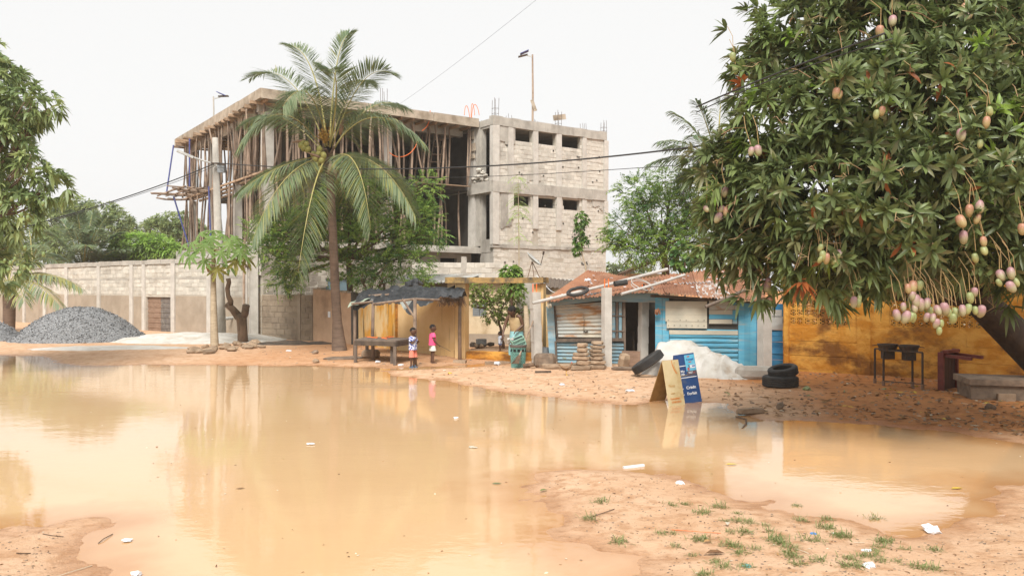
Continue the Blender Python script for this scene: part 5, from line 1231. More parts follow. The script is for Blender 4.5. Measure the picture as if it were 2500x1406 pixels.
# ------------------------------------------------------------------ woven bin, crate in it, broom
mk('teal_weave', (.16, .33, .28), (.11, .25, .22), s=12, rough=.55, rand=.0); mk('teal_dark', (.02, .03, .028)); mk('rim_grey', (.13, .115, .105), rough=.5)
bc = gp(1265, 898); bn = thing('woven_bin', 'tall green woven strip bin with grey rim in front of the stooping woman', 'bin', bc)
mb = MB(); nc_, nr_ = 30, 15; Hb = .56
def br(z): return .165 + .03 * z / Hb
for r_ in range(nr_):
    for j in range(nc_):
        z0, z1 = Hb * r_ / nr_, Hb * (r_ + 1) / nr_; a0, a1 = 2 * math.pi * (j + .04) / nc_, 2 * math.pi * (j + .96) / nc_; e = .012 if (r_ + j) % 2 else .0
        slot = r_ in (11, 12) and j % 3 != 0
        z1_ = z1 - .004; am = (a0 + a1) / 2; R0, R1 = br(z0) + e * .4, br(z1_) + e * .4; Rm = br((z0 + z1) / 2) + e + .004
        p = lambda a, r2, z: bc + V(r2 * math.cos(a), r2 * math.sin(a), z)
        mb.add([p(a0, R0 - .006, z0), p(am, Rm, z0), p(a1, R0 - .006, z0), p(a0, R1 - .006, z1_), p(am, Rm, z1_), p(a1, R1 - .006, z1_)], [(0, 1, 4, 3), (1, 2, 5, 4)], 1 if slot else 0)
mb.build('weave', [MATS['teal_weave'], MATS['teal_dark']], bn)
mb = MB(); mb.lathe([(.15, .0), (.155, Hb), (.14, Hb), (.13, .03)], 24, bc); mb.build('liner', MATS['teal_dark'], bn)
mb = MB(); mb.lathe([(br(Hb) - .03, Hb - .03), (br(Hb) + .012, Hb - .04), (br(Hb) + .03, Hb + .0), (br(Hb) + .03, Hb + .03), (br(Hb) - .02, Hb + .03), (br(Hb) - .03, Hb - .02)], 28, bc); mb.build('rim', MATS['rim_grey'], bn)
cr = thing('plastic_crate', 'small tilted green lattice crate sticking out of the woven bin', 'crate', bc + V(0, 0, Hb)); rot = Euler((.25, -.38, .2)).to_matrix(); cc = bc + V(0, -.0, Hb + .1)
mk('crate_green', (.30, .52, .42), rough=.5)
for s_, fx in (('front', -.1), ('back', .1)):
    mb = MB()
    for k in range(10): x = -.15 + k * .033; mb.box(cc + rot @ V(x, fx, 0), (.012, .01, .2), rot)
    for z in (-.1, 0, .1): mb.box(cc + rot @ V(0, fx - .001, z), (.33, .014, .02), rot)
    mb.build('lattice_side', MATS['crate_green'], cr)
mb = MB(); mb.box(cc, (.3, .185, .17), rot); mb.build('inside', MATS['teal_dark'], cr)
for x in (-.165, .165): mb = MB(); mb.box(cc + rot @ V(x, 0, 0), (.012, .2, .2), rot); mb.build('end_panel', MATS['crate_green'], cr)
crumple('white_cloth', bc + V(-.2, .02, Hb + .1), .13, 'white_tarp', 'white cloth hanging over the left rim of the woven bin', 'cloth', (.8, .7, 1.0))
brm = thing('broom', 'long handled brown broom leaning in front of the woven bin', 'broom', gp(1266, 902)); a, b = gp(1268, 901) + V(0, 0, .32), P(1302, 782, 22.0)
mb = MB(); mb.tube([a, b], .02, 7); mb.build('handle', MATS['wood_pole'], brm)
mb = MB(); d = (a - b).normalized()
for k in range(70): p = a - d * .03 + V(random.gauss(0, .015), random.gauss(0, .015), 0); mb.bar(p, p + d * .36 + V(random.gauss(-.01, .045), random.gauss(0, .03), 0), .008, .008)
mb.build('bristle', MATS['bark'], brm)['kind'] = 'stuff'
mb = MB(); p = gp(1291, 901); mb.tube([p + V(-.14, 0, .05), p + V(.14, -.05, .1)], [.06, .05], 8); tag(mb.build('log', MATS['bark']), 'short dark log lying beside the gateway post', 'log')
mb = MB(); p = gp(1325, 916); mb.bar(p + V(-.18, 0, .03), p + V(.2, .05, .03), .05, .04); tag(mb.build('stick', MATS['wood_dark']), 'dark stick on the sand before the hearth stone', 'stick')
# junk in the yard and by the post
def pot(px, py, Y, r, h, mat, label): c = P(px, py, Y); mb = MB(); mb.lathe([(r * .8, 0), (r, h * .2), (r, h), (r * .9, h), (r * .85, h * .3), (.01, .02)], 18, c); return tag(mb.build('bucket', MATS[mat]), label, 'bucket')
mb = MB(); W6.box(mb, -.3, 2.35, 1.0, 4.1, -.1, .2); tag(mb.build('yard_ground', MATS['ground']), kind='structure')
pot(1175, 843, 26, .17, .2, 'shutter_grey', 'dark grey bucket by the yard house wall'); pot(1326, 879, 22.4, .17, .35, 'shutter_grey', 'dark bucket behind the gateway post with a white bowl'); pot(1329, 862, 22.5, .18, .1, 'plastic_white', 'white bowl topping the dark bucket behind the gateway post')
for k in range(16): 
    c = P(random.uniform(1138, 1200), 0, 25.6 + random.random()); c.z = .26 + random.uniform(0, .04); mb = MB(); mb.rock(c, random.uniform(.05, .12), 0, (1.3, 1, .7)); tag(mb.build('yard_lump', MATS[random.choice(('stone', 'stone_grey', 'wood_dark'))]), 'dark lump among the odds and ends along the yard house wall', 'lump', 'odds and ends in the yard')
for k in range(5): 
    c = P(random.uniform(1325, 1390), random.uniform(872, 898), 21.6); c.z = max(c.z, .05); crumple('rubbish', c, random.uniform(.06, .12), ('green_tarp', 'plastic_white', 'wood_dark', 'plastic_blue', 'stone')[k], ('green rag', 'white plastic scrap', 'dark bundle', 'blue plastic scrap', 'brown lump')[k] + ' on the rubbish strip below the grey tin shack', 'rubbish')
mb = MB(); c = P(1292, 850, 23.4); mb.tube([V(c.x, c.y, 0), V(c.x - .04, c.y, .6), V(c.x - .1, c.y, 1.6)], [.12, .1, .06], 9); tag(mb.build('dead_trunk', MATS['bark_pale'], smooth=True), 'pale dead trunk standing between the woman and the gateway post', 'trunk')
# hen
hp = gp(1383, 922); hen = thing('hen', 'small brown hen pecking on the sand in front of the stone stacks', 'hen', hp); mk('feather', (.14, .08, .05), (.28, .17, .09), s=25, ct=(.4, .6))
mb = MB(); mb.tube([hp + V(x, 0, z) for x, z in ((-.15, .23), (-.11, .2), (-.06, .165), (.0, .15), (.05, .165), (.085, .20), (.1, .245), (.118, .265), (.135, .255), (.155, .245))], [.012, .035, .06, .068, .058, .036, .024, .027, .018, .003], 9, flat=.8); mb.build('body', MATS['feather'], hen, smooth=True)
for s_ in (-1, 1):
    mb = MB(); mb.tube([hp + V(0, s_ * .03, .11), hp + V(-.012, s_ * .03, .055), hp + V(.005, s_ * .03, 0)], .006, 5); mb.tube([hp + V(.03, s_ * .03, .004), hp + V(-.015, s_ * .03, .004)], .005, 4); mb.build('leg', MATS['ink_gold'], hen)
    mb = MB(); mb.tube([hp + V(.04, s_ * .062, .17), hp + V(-.03, s_ * .072, .16), hp + V(-.1, s_ * .05, .19)], [.012, .034, .006], 6, flat=.4); mb.build('wing', MATS['feather'], hen, smooth=True)
for k in range(4): mb = MB(); mb.bar(hp + V(-.12, 0, .21), hp + V(-.2 - .01 * k, .012 * (k - 1.5), .29 - .015 * k), .02, .004); mb.build('tail_feather', MATS['feather'], hen)
mb = MB(); mb.box(hp + V(.12, 0, .293), (.03, .006, .02)); mb.build('comb', MATS['ink_red'], hen)

# ------------------------------------------------------------------ utility pole and wires
up = P(541, 818, 32.0); up.z = 0; ut = P(525, 337, 32.0)
pole = thing('utility_pole', 'round concrete utility pole with a street lamp arm in front of the propped building', 'utility pole', up)
mb = MB(); mb.tube([up - V(0, 0, .3), up.lerp(ut, .33), ut], [.2, .17, .11], 14); mb.build('shaft', MATS['concrete'], pole, smooth=True)
mb = MB(); mb.tube([P(526, 402, 31.9), P(470, 384, 31.6)], .035, 7); mb.build('lamp_arm', MATS['pale_metal'], pole)
mb = MB(); mb.bar(P(472, 385, 31.6), P(432, 368, 31.4), .16, .09); mb.build('lamp_head', MATS['pale_metal'], pole)
mb = MB(); mb.box(P(540, 412, 31.8), (.26, .2, .32), jit=.01); mb.build('meter_box', MATS['shutter_grey'], pole)
mb = MB(); mb.bar(P(515, 398, 31.7), P(548, 402, 31.7), .05, .05); mb.build('bracket', MATS['dark_metal'], pole)
def wire(pts, r, label, grp='overhead wires'): hose('overhead_wire', pts, r, 'cable', label, 'wire', grp, 30)
m1 = P(527, 398, 31.8)
wire([m1, P(340, 480, 30), P(180, 520, 28), P(-60, 590, 26)], .022, 'thick overhead wire running left from the utility pole behind the leafy tree')
wire([m1 + V(0, 0, -.1), P(380, 470, 30), P(250, 500, 28), P(-60, 600, 26)], .010, 'thin overhead wire running left just under the thick one')
wire([m1, P(760, 418, 27), P(1150, 430, 22), P(1500, 385, 19), P(1800, 345, 17)], .020, 'thick overhead wire running right from the utility pole into the mango crown')
wire([m1 + V(0, 0, -.15), P(760, 445, 28), P(1150, 450, 23), P(1500, 410, 19), P(1800, 395, 17)], .008, 'thin overhead wire hanging just under the thick right hand wire')
wire([P(975, 255, 36), P(1100, 170, 30), P(1312, -2, 22)], .0035, 'hair thin wire slanting up across the empty sky')
wire([P(1700, 262, 9.5), P(1850, 195, 8.8), P(2000, 140, 8.2), P(2160, 82, 7.6)], .009, 'dark wire crossing in front of the mango crown, upper of two', 'wires before the mango')
wire([P(1700, 275, 9.5), P(1850, 203, 8.8), P(2000, 150, 8.2), P(2180, 95, 7.6)], .006, 'dark wire crossing in front of the mango crown, lower of two', 'wires before the mango')
# small things far left: gate post, red door, white wall
mb = MB(); c = P(38, 780, 49); mb.box(V(c.x, c.y, 1.2), (.3, .3, 2.4)); tag(mb.build('gate_post', MATS['concrete_pale']), 'pale gate post at the far left end of the compound wall', 'post')
mb = MB(); c = P(37, 776, 52); mb.box(V(c.x - .1, c.y, 1.0), (.6, .08, 2.0)); tag(mb.build('red_gate', MATS['rust_roof']), 'rust red gate leaf at the far left beside the palm trunk', 'gate')
mb = MB(); mb.box(P(-60, 740, 62) * 1 + V(0, 0, -.1), (8, .3, 1.6)); tag(mb.build('white_wall', MATS['block_pale']), 'low white wall far off beyond the left palm trunk', 'wall')
# ------------------------------------------------------------------ foliage materials
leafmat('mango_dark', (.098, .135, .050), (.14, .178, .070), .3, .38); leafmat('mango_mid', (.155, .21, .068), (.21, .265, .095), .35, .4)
leafmat('mango_olive', (.18, .185, .08), (.23, .225, .11), .35, .42); leafmat('mango_lime', (.22, .36, .05), (.30, .42, .08), .45, .4); leafmat('mango_rust', (.36, .11, .03), (.28, .09, .03), .4, .5)
leafmat('left_green', (.19, .265, .11), (.26, .335, .145), .45, .4); leafmat('left_light', (.34, .42, .17), (.42, .48, .21), .45, .4)
leafmat('neem', (.125, .235, .050), (.20, .325, .07), .45, .45); leafmat('neem_light', (.26, .40, .075), (.34, .46, .11), .5, .45); leafmat('neem_dark', (0.054, 0.13, 0.04), (0.081, 0.171, 0.05), .35, .45)
leafmat('coco', (.18, .235, .125), (.235, .285, .16), .35, .38); leafmat('coco_yellow', (0.338, 0.338, 0.111), (0.273, 0.286, 0.098), .35, .4); leafmat('coco_dark', (0.093, 0.145, 0.068), (0.128, 0.187, 0.085), .3, .4)
leafmat('palm_far', (.19, .255, .15), (.25, .31, .19), .4, .5); leafmat('far_olive', (0.27, 0.343, 0.135), (0.354, 0.416, 0.177), .45, .55); leafmat('far_lime', (0.319, 0.504, 0.101), (0.403, 0.588, 0.143), .5, .5)
leafmat('papaya', (0.195, 0.325, 0.091), (0.26, 0.377, 0.117), .5, .5); leafmat('papaya_yellow', (.34, .31, .07), (.27, .27, .07), .45, .5); leafmat('yardtree', (0.196, 0.266, 0.056), (0.28, 0.322, 0.084), .45, .45)
mk('rachis', (.35, .31, .11), (.28, .25, .09), s=6, rough=.5); mk('twig', (.30, .20, .10), (.36, .24, .10), s=6); mk('twig_red', (.34, .20, .12), (.36, .27, .14), s=6)

def limbs(root, base, spec, clumps, mat, r0, wob=.04):
    """a tapered trunk to the fork and a limb to every clump"""
    fork = spec[-1]; mb = MB(); k = len(spec) - 1
    pts = []
    for a, b in zip(spec[:-1], spec[1:]): pts += [a.lerp(b, t / 4) for t in range(4)]
    pts.append(fork); n = len(pts)
    pts = [p + V(random.gauss(0, wob * .4), random.gauss(0, wob * .4), 0) if 0 < i < n - 1 else p for i, p in enumerate(pts)]
    mb.tube(pts, [r0 * (1.25 if i == 0 else 1) * (1 - .42 * i / (n - 1)) for i in range(n)], 10); mb.build('trunk', MATS[mat], root, smooth=True)
    for c in clumps:
        e = Vector(c[:3]); m = fork.lerp(e, .5) + V(0, 0, -.12 * (e - fork).length * random.uniform(.2, 1)); mb = MB(); L = (e - fork).length
        trunk_tube(mb, [fork - V(0, 0, .05), m, e], min(r0 * .5, .03 + .03 * L), .012, 6, 6, wob * .6)
        for _ in range(4):
            t = random.uniform(.4, .9); p = fork.lerp(m, t * .9).lerp(m.lerp(e, t), t); trunk_tube(mb, [p, p.lerp(e, .5) + V(*(random.gauss(0, .3 * c[3]) for _ in range(3))), e + V(random.uniform(-.8, .8) * c[3], random.uniform(-.8, .8) * c[4], random.uniform(-.5, .8) * c[5])], .018 + .01 * min(L, 2), .006, 5, 4, .02)
        mb.build('limb', MATS[mat], root, smooth=True)

def sprays(p, d, L, pairs, lw, ll, droop=.3, ang=.9):
    """pinnate sprays: leaflets in pairs along a curved stalk"""
    n = len(p); d = unit(d); up = np.array([0, 0, 1.0]); s = unit(np.cross(d, up + RNG.normal(0, .25, (n, 3)))); Bs, Ds = [], []
    Ls = L * (0.7 + .6 * RNG.random(n))
    for j in range(pairs + 1):
        t = (j + .6) / (pairs + .8); q = p + d * (Ls * t)[:, None] + np.array([0, 0, -1]) * (droop * Ls * t * t)[:, None]; td = unit(d + np.array([0, 0, -1]) * 2 * droop * t)
        if j == pairs: Bs.append(q); Ds.append(td)
        else:
            for sg_ in (-1, 1): Bs.append(q); Ds.append(td * .6 + s * sg_ * ang + np.array([0, 0, -.05]))
    per = 2 * pairs + 1; m = n * per
    return np.concatenate(Bs), np.concatenate(Ds), ll * (.75 + .5 * RNG.random(m)), lw * (.8 + .4 * RNG.random(m)), np.full(m, .25), per

def broad_tree(name, label, cat, base, spec, clumps, mats, wts, n, L, W, k=8, bark='bark', r0=.15, droop=.35, lod=0, group=None, pinnate=None, shell=.45):
    root = thing(name, label, cat, base, group); limbs(root, base, [Vector(base)] + [Vector(s) for s in spec], clumps, bark, r0)
    p, nr_ = sample_clumps(clumps, n, shell); nr_ = unit(nr_ * .7 + RNG.normal(0, .45, nr_.shape) + np.array([0, 0, .2]))
    p = p + RNG.normal(0, .05, p.shape) * np.array(clumps)[:, 3].mean()
    if pinnate: B, D, l, w_, dr, per = sprays(p, nr_ + np.array([0, 0, .15]), pinnate[0], pinnate[1], W, L)
    else: B, D, l, w_, dr = rosettes(p, unit(nr_ + np.array([0, 0, .25])), k, L, W, droop); per = k
    leaf_object('crown', root, B, D, l, w_, dr, [MATS[m] for m in mats], wts, per, lod); return root

# ------------------------------------------------------------------ the great mango tree on the right
MC = [ell(*a) for a in ((1990, 90, 11.6, 160, 110), (2180, 60, 11.2, 190, 150), (1915, 150, 11.5, 110, 90), (1950, 290, 11, 170, 120), (1830, 440, 11.2, 110, 120), (1820, 532, 11.2, 85, 90), (1880, 612, 10.9, 95, 85), (2010, 470, 10.4, 180, 150), (2030, 612, 10.4, 140, 85),
    (2160, 260, 10.3, 200, 160), (2240, 480, 10, 200, 150), (2210, 612, 10.3, 150, 85), (2380, 160, 10.5, 190, 170), (2420, 400, 9.8, 170, 160), (2450, 572, 9.9, 140, 100), (2390, 652, 10.6, 90, 50), (2520, 672, 10.2, 70, 80), (2580, 250, 10.5, 200, 260), (2640, 520, 10.6, 180, 200), (2380, -60, 11.4, 240, 150), (2150, -150, 12, 260, 180), (2600, -150, 12, 300, 220),
    (1970, 690, 11.2, 90, 34), (1865, 675, 11, 60, 34), (1785, 400, 11.4, 75, 65), (1785, 610, 11.2, 60, 60), (1765, 510, 11.4, 55, 60), (2060, 690, 11.2, 90, 28), (2170, 690, 11.2, 70, 30), (2100, 662, 11.4, 110, 40))]
MCB = [ell(*a) for a in ((2150, 300, 13.5, 280, 260), (2450, 250, 14, 300, 300), (2100, 560, 13.3, 200, 130), (2400, 560, 13.5, 220, 130), (2700, 300, 14, 300, 330))]
mt = thing('mango_tree', 'huge dark mango tree hung with pink and green fruit over the ochre wall', 'tree', (10.9, 15.4, 0.05))
fork = V(9.55, 14.6, 2.35)
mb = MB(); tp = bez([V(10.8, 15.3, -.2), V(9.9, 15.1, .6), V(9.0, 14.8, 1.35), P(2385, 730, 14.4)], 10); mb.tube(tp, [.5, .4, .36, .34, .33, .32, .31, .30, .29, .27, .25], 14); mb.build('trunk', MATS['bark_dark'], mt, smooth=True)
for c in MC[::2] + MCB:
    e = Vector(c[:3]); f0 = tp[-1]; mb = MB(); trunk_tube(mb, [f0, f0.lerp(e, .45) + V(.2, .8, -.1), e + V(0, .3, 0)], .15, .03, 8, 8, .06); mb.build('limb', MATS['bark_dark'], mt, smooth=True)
n = 3750; p, nr_ = sample_clumps(MC, n, .62); p = p + RNG.normal(0, .11, p.shape); nr_ = nr_ + RNG.normal(0, .35, nr_.shape) + np.array([0, -.15, .12]); nr_[:, 2] = np.maximum(nr_[:, 2], -.22); nr_ = unit(nr_)
mats_ = [MATS[m] for m in ('mango_dark', 'mango_mid', 'mango_olive', 'mango_lime', 'mango_rust')]
# the rosettes that show largest are parts of their own
front = (nr_[:, 1] < .1) & (p[:, 2] > 1.2); scr = np.abs(p[:, 0] / p[:, 1]) < .62; order = np.argsort(np.where(front & scr, p[:, 1], 99 + p[:, 1])); pick = order[:290]; rest = order[290:]
def rosette_meshes(wl, cnt):
    out = []
    for i in range(cnt):
        k = random.randint(11, 15); B, D, l, w_, dr = rosettes(np.zeros((1, 3)), np.array([[0, 0, 1.0]]), k, .26, .026, .32)
        v, T, kk = leaf_arrays(B, D, l, w_, dr, .3, 1, RNG.normal(0, .5, k)); mi = RNG.choice(5, k, p=np.array(wl) / sum(wl)); out.append(tri_mesh('leaf_cluster', v, T, mats_, np.repeat(mi, kk)))
    return out
R_D = rosette_meshes([.54, .32, .13, .0, .008], 8); R_L = rosette_meshes([0, .1, .1, .8, 0], 2); R_R = rosette_meshes([.4, .2, .15, 0, .25], 2)
for i in pick:
    q = V(0, 0, 1).rotation_difference(Vector(nr_[i])) @ Quaternion((0, 0, 1), random.uniform(0, 6.28)); r_ = random.random()
    link('leaf_cluster', random.choice(R_L if r_ < .05 else R_R if r_ < .058 else R_D), mt, Vector(p[i]), q, [random.uniform(.75, 1.12)] * 3)
B, D, l, w_, dr = rosettes(p[rest], nr_[rest], 12, .26, .026, .34)
leaf_object('crown', mt, B, D, l, w_, dr, mats_, [.52, .32, .13, .022, .008], 12, 1)
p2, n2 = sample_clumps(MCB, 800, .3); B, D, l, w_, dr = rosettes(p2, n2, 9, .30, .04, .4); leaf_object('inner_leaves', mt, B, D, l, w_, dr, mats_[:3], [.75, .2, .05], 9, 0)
# bare flower stalks between the leaves
mb = MB(); p3, n3 = sample_clumps(MC, 420, .95)
for a, b in zip(p3, n3):
    if b[1] > .2: continue
    a = Vector(a); b = Vector(b); e = a + b * random.uniform(.15, .38) + V(random.gauss(0, .12), 0, -.05); mb.tube([a, a.lerp(e, .5) + V(0, 0, .04), e], [.006, .005, .003], 4)
    for _ in range(3): f = a.lerp(e, random.uniform(.5, 1)); mb.tube([f, f + V(random.gauss(0, .07), random.gauss(0, .05), random.gauss(-.02, .05))], .003, 3)
mb.build('flower_stalk', MATS['twig_red'], mt)['kind'] = 'stuff'
# mangoes: one by one
def mango_mat(name, c1, c2):
    m, t, b, out = nodes(name); tc = N(t, 'ShaderNodeTexCoord'); sx = N(t, 'ShaderNodeSeparateXYZ'); t.links.new(tc.outputs['Object'], sx.inputs[0])
    z = math_(t, 'ADD', sx.outputs[2], math_(t, 'MULTIPLY', noise(t, tc.outputs['Object'], 12, 3), .08)); c = mix(t, ramp(t, z, -.05, .09), c1, c2)
    c = mix(t, ramp(t, noise(t, tc.outputs['Object'], 90, 2), .62, .7), c, (.45, .38, .25)); t.links.new(c, b.inputs['Base Color']); b.inputs['Roughness'].default_value = .5; MATS[name] = m; return m
mango_mat('mango_pink', (.30, .27, .15), (.31, .17, .18)); mango_mat('mango_green', (.29, .29, .11), (.22, .25, .10)); mango_mat('mango_blush', (.33, .25, .11), (.34, .16, .10))
def mango_mesh(mat):
    m = MB(); prof = [(.004, .1), (.03, .096), (.052, .078), (.064, .045), (.068, .005), (.062, -.035), (.048, -.07), (.026, -.092), (.003, -.1)]; m.lathe(prof[::-1], 12, ell=.86)
    for v in m.v: v.x += .012 * math.sin((v.z + .1) * 9)
    return m.mesh('mango', MATS[mat], True)
mango_mat('mango_unripe', (.17, .22, .07), (.14, .20, .06)); MG = mango_mesh('mango_unripe')
MM = [mango_mesh('mango_pink'), mango_mesh('mango_green'), mango_mesh('mango_blush')]
FR = [(2355, 20, 9.4, 2), (2362, 42, 9.4, 0), (2368, 36, 9.4, 2), (2178, 52, 9.4, 0), (2150, 78, 9.5, 2), (2040, 228, 9.2, 2), (2050, 232, 9.2, 2), (2140, 280, 8.9, 1), (2152, 272, 8.9, 2), (1833, 370, 9.6, 0), (1852, 368, 9.6, 0), (1725, 510, 10.2, 0), (1762, 512, 10.2, 0), (1774, 520, 10.2, 2), (1752, 532, 10.2, 0), (1770, 470, 10.2, 0), (1790, 140, 10.6, 1), (1795, 172, 10.6, 1),
      (2417, 272, 8.5, 1), (2408, 300, 8.5, 2), (2348, 330, 8.6, 0), (2392, 352, 8.6, 1), (2392, 505, 8.6, 0), (2366, 515, 8.6, 2), (2385, 535, 8.6, 2), (2348, 540, 8.6, 2), (2352, 580, 8.7, 0), (2402, 590, 8.6, 2), (2404, 612, 8.6, 1), (2382, 630, 8.7, 1), (2496, 560, 8.4, 2), (2002, 605, 9.2, 1), (2010, 625, 9.2, 1), (2018, 632, 9.2, 2), (2003, 634, 9.2, 1), (2045, 625, 9.3, 1), (2052, 620, 9.3, 0), (2036, 636, 9.3, 1),
      (1919, 660, 9.9, 0), (1925, 668, 9.9, 1), (1910, 674, 9.9, 1), (1922, 676, 9.9, 1), (1876, 690, 10.2, 0), (1872, 702, 10.2, 0), (1880, 710, 10.2, 1), (1876, 738, 10.2, 2), (2218, 705, 9.0, 2), (2230, 700, 9.0, 2), (2246, 698, 9.0, 1), (2228, 722, 9.0, 0), (2236, 735, 9.0, 0), (2206, 750, 9.0, 0), (2233, 752, 9.0, 0), (2248, 744, 9.0, 0), (2264, 742, 9.0, 0), (2290, 757, 8.9, 0), (2305, 755, 8.9, 0), (2318, 765, 8.9, 1), (2210, 774, 9.0, 0), (2222, 774, 9.0, 1), (2230, 776, 9.0, 1), (2262, 775, 9.0, 0), (2278, 776, 8.9, 0), (2285, 790, 8.9, 0), (2298, 790, 8.9, 1), (2292, 808, 8.9, 1), (2272, 760, 9.1, 1), (2325, 778, 8.9, 1),
      (2380, 714, 8.8, 0), (2368, 728, 8.8, 1), (2350, 758, 8.8, 0), (2364, 755, 8.8, 1), (2382, 758, 8.8, 1), (2394, 760, 8.8, 0), (2085, 738, 9.4, 0), (2096, 740, 9.4, 1), (2098, 730, 9.4, 1), (2470, 700, 8.6, 0), (2480, 690, 8.6, 1), (2440, 690, 8.7, 1), (2468, 668, 8.6, 0), (2445, 672, 8.7, 0), (2190, 770, 9.0, 0), (2335, 762, 8.9, 1)]
stk_ = MB()
for px, py, Y, k in FR:
    c = P(px, py, Y + .6); q = Euler((random.gauss(0, .2), random.gauss(0, .25), random.uniform(0, 6))).to_quaternion(); s_ = random.uniform(.56, .82)
    if k == 1: s_ *= .85
    link('mango', MM[k], mt, c, q, (s_, s_, s_)); stk_.tube([c + V(0, 0, .08), c + V(random.gauss(0, .03), .05, .3), c + V(random.gauss(0, .05), .2, .48)], .004, 5)
stk_.build('fruit_stalk', MATS['twig'], mt)['kind'] = 'stuff'

hd_ = thing('darkening_hedge', 'dark foliage added behind the pierced blocks of the ochre wall to darken their holes', 'darkening_hedge', W9.pt(2.4, 1.2, 0))  # plants added so the openings of the pierced blocks look dark
hc_ = [(*W9.pt(.3 + .62 * k, 1.3, 1.25), .5, .5, 1.1) for k in range(9)]
p, nr_ = sample_clumps(hc_, 900, .6); B, D, l, w_, dr = rosettes(p, nr_, 7, .22, .04, .3); leaf_object('foliage', hd_, B, D, l, w_, dr, [MATS['mango_dark'], MATS['neem_dark']], [.6, .4], 7, 0)
# ------------------------------------------------------------------ mango tree at the left edge
LC = [ell(*a) for a in ((-30, 210, 20.5, 90, 85), (60, 250, 20, 75, 55), (-10, 330, 20, 90, 80), (40, 420, 19.6, 85, 60), (110, 455, 19.6, 60, 40), (20, 520, 19.6, 75, 65), (-20, 630, 19.6, 75, 80), (-110, 300, 21, 160, 200), (-160, 560, 21, 180, 160), (-30, 130, 21, 50, 40), (115, 265, 20, 35, 25))]
tl_ = thing('mango_tree', 'light green mango tree with small green fruit filling the left edge', 'tree', (-15.6, 20.5, .05))
limbs(tl_, None, [V(-15.6, 20.5, -.1), V(-15.4, 20.5, 1.5), V(-15.0, 20.4, 2.6)], LC, 'bark', .22)
p, nr_ = sample_clumps(LC, 1500, .6); nr_ = unit(nr_ + RNG.normal(0, .35, nr_.shape)); B, D, l, w_, dr = rosettes(p, nr_, 10, .27, .034, .45)
leaf_object('crown', tl_, B, D, l, w_, dr, [MATS[m] for m in ('left_green', 'left_light', 'mango_mid')], [.5, .22, .28], 10, 1)
for k in range(18): c = P(random.uniform(-10, 120), 0, 18.7); c.z = CAMH - (random.choice((500, 520, 620, 650, 670)) + random.uniform(-20, 20) - CY) / F * 18.7; link('mango', MG, tl_, c, None, [random.uniform(.5, .65)] * 3)

# ------------------------------------------------------------------ palms
def frond(root, ctrl, Lmax, n, mats, wts, wid=.022, hang=.45, rr=.035, s_dir=None, name='frond'):
    c = bez(ctrl, 22); mb = MB(); mb.tube(c, [rr * (1 - .85 * i / 22) for i in range(23)], 6, 0, flat=.6)
    hd = (c[-1] - c[0]); hd.z = 0
    s_ = V(-hd.y, hd.x, 0).normalized()
    if s_dir: s2 = hd.normalized().cross(V(0, 1, 0)) if False else (c[12] - c[0]).normalized().cross(V(0, 1, 0)); s_ = (s_ * (1 - s_dir) + s2.normalized() * s_dir * (1 if s_.dot(s2) >= 0 else -1)).normalized()   # the stalk twists as it grows
    Bs, Ds, Ls = [], [], []
    for k in range(n):
        t = .12 + .88 * (k + .5) / n; f = t * 22; i = min(int(f), 21); p = c[i].lerp(c[i + 1], f - i); d = (c[i + 1] - c[i]).normalized()
        for sg_ in (-1, 1):
            Bs.append(p); Ds.append(d * (.32 + .75 * t) + s_ * sg_ * (1.0 - .3 * t) + V(random.gauss(0, .07), random.gauss(0, .07), random.gauss(.05, .08))); Ls.append(Lmax * (math.sin(math.pi * (.16 + .74 * t)) ** .7) * random.uniform(.85, 1.08))
    B = np.array(Bs); D = np.array(Ds); L = np.array(Ls); m = len(B)
    v, T, kk = leaf_arrays(B, D, L, np.full(m, wid) * RNG.uniform(.8, 1.2, m), np.full(m, hang) * RNG.uniform(.6, 1.4, m), .3, 1)
    base = len(mb.v); org = c[0]
    rv = np.array([tuple(q) for q in mb.v]); rt = []
    for f in mb.f:
        for j in range(1, len(f) - 1): rt.append((f[0], f[j], f[j + 1]))
    allv = np.concatenate([rv, v]) - np.array(org); allT = np.concatenate([np.array(rt), T + base]); mi = np.concatenate([np.zeros(len(rt), int), 1 + np.repeat(RNG.choice(len(mats), m, p=np.array(wts) / sum(wts)), kk)])
    return link(name, tri_mesh(name, allv, allT, [MATS['rachis']] + [MATS[q] for q in mats], mi), root, org)
PY = 26.7
cp = thing('coconut_palm', 'tall coconut palm with drooping fronds and clustered coconuts in front of the unfinished building', 'palm', G(830, 862))
b0_ = G(832, 864); hub = P(800, 385, PY)
mb = MB(); tk = bez([b0_ - V(0, 0, .3), P(822, 800, PY), P(812, 620, PY), P(815, 520, PY), hub], 26); mb.tube(tk, [.30 - .14 * min(i / 6, 1) + (.008 if i % 2 else 0) - .04 * i / 26 for i in range(27)], 14); mb.build('trunk', MATS['bark_palm'], cp, smooth=True)
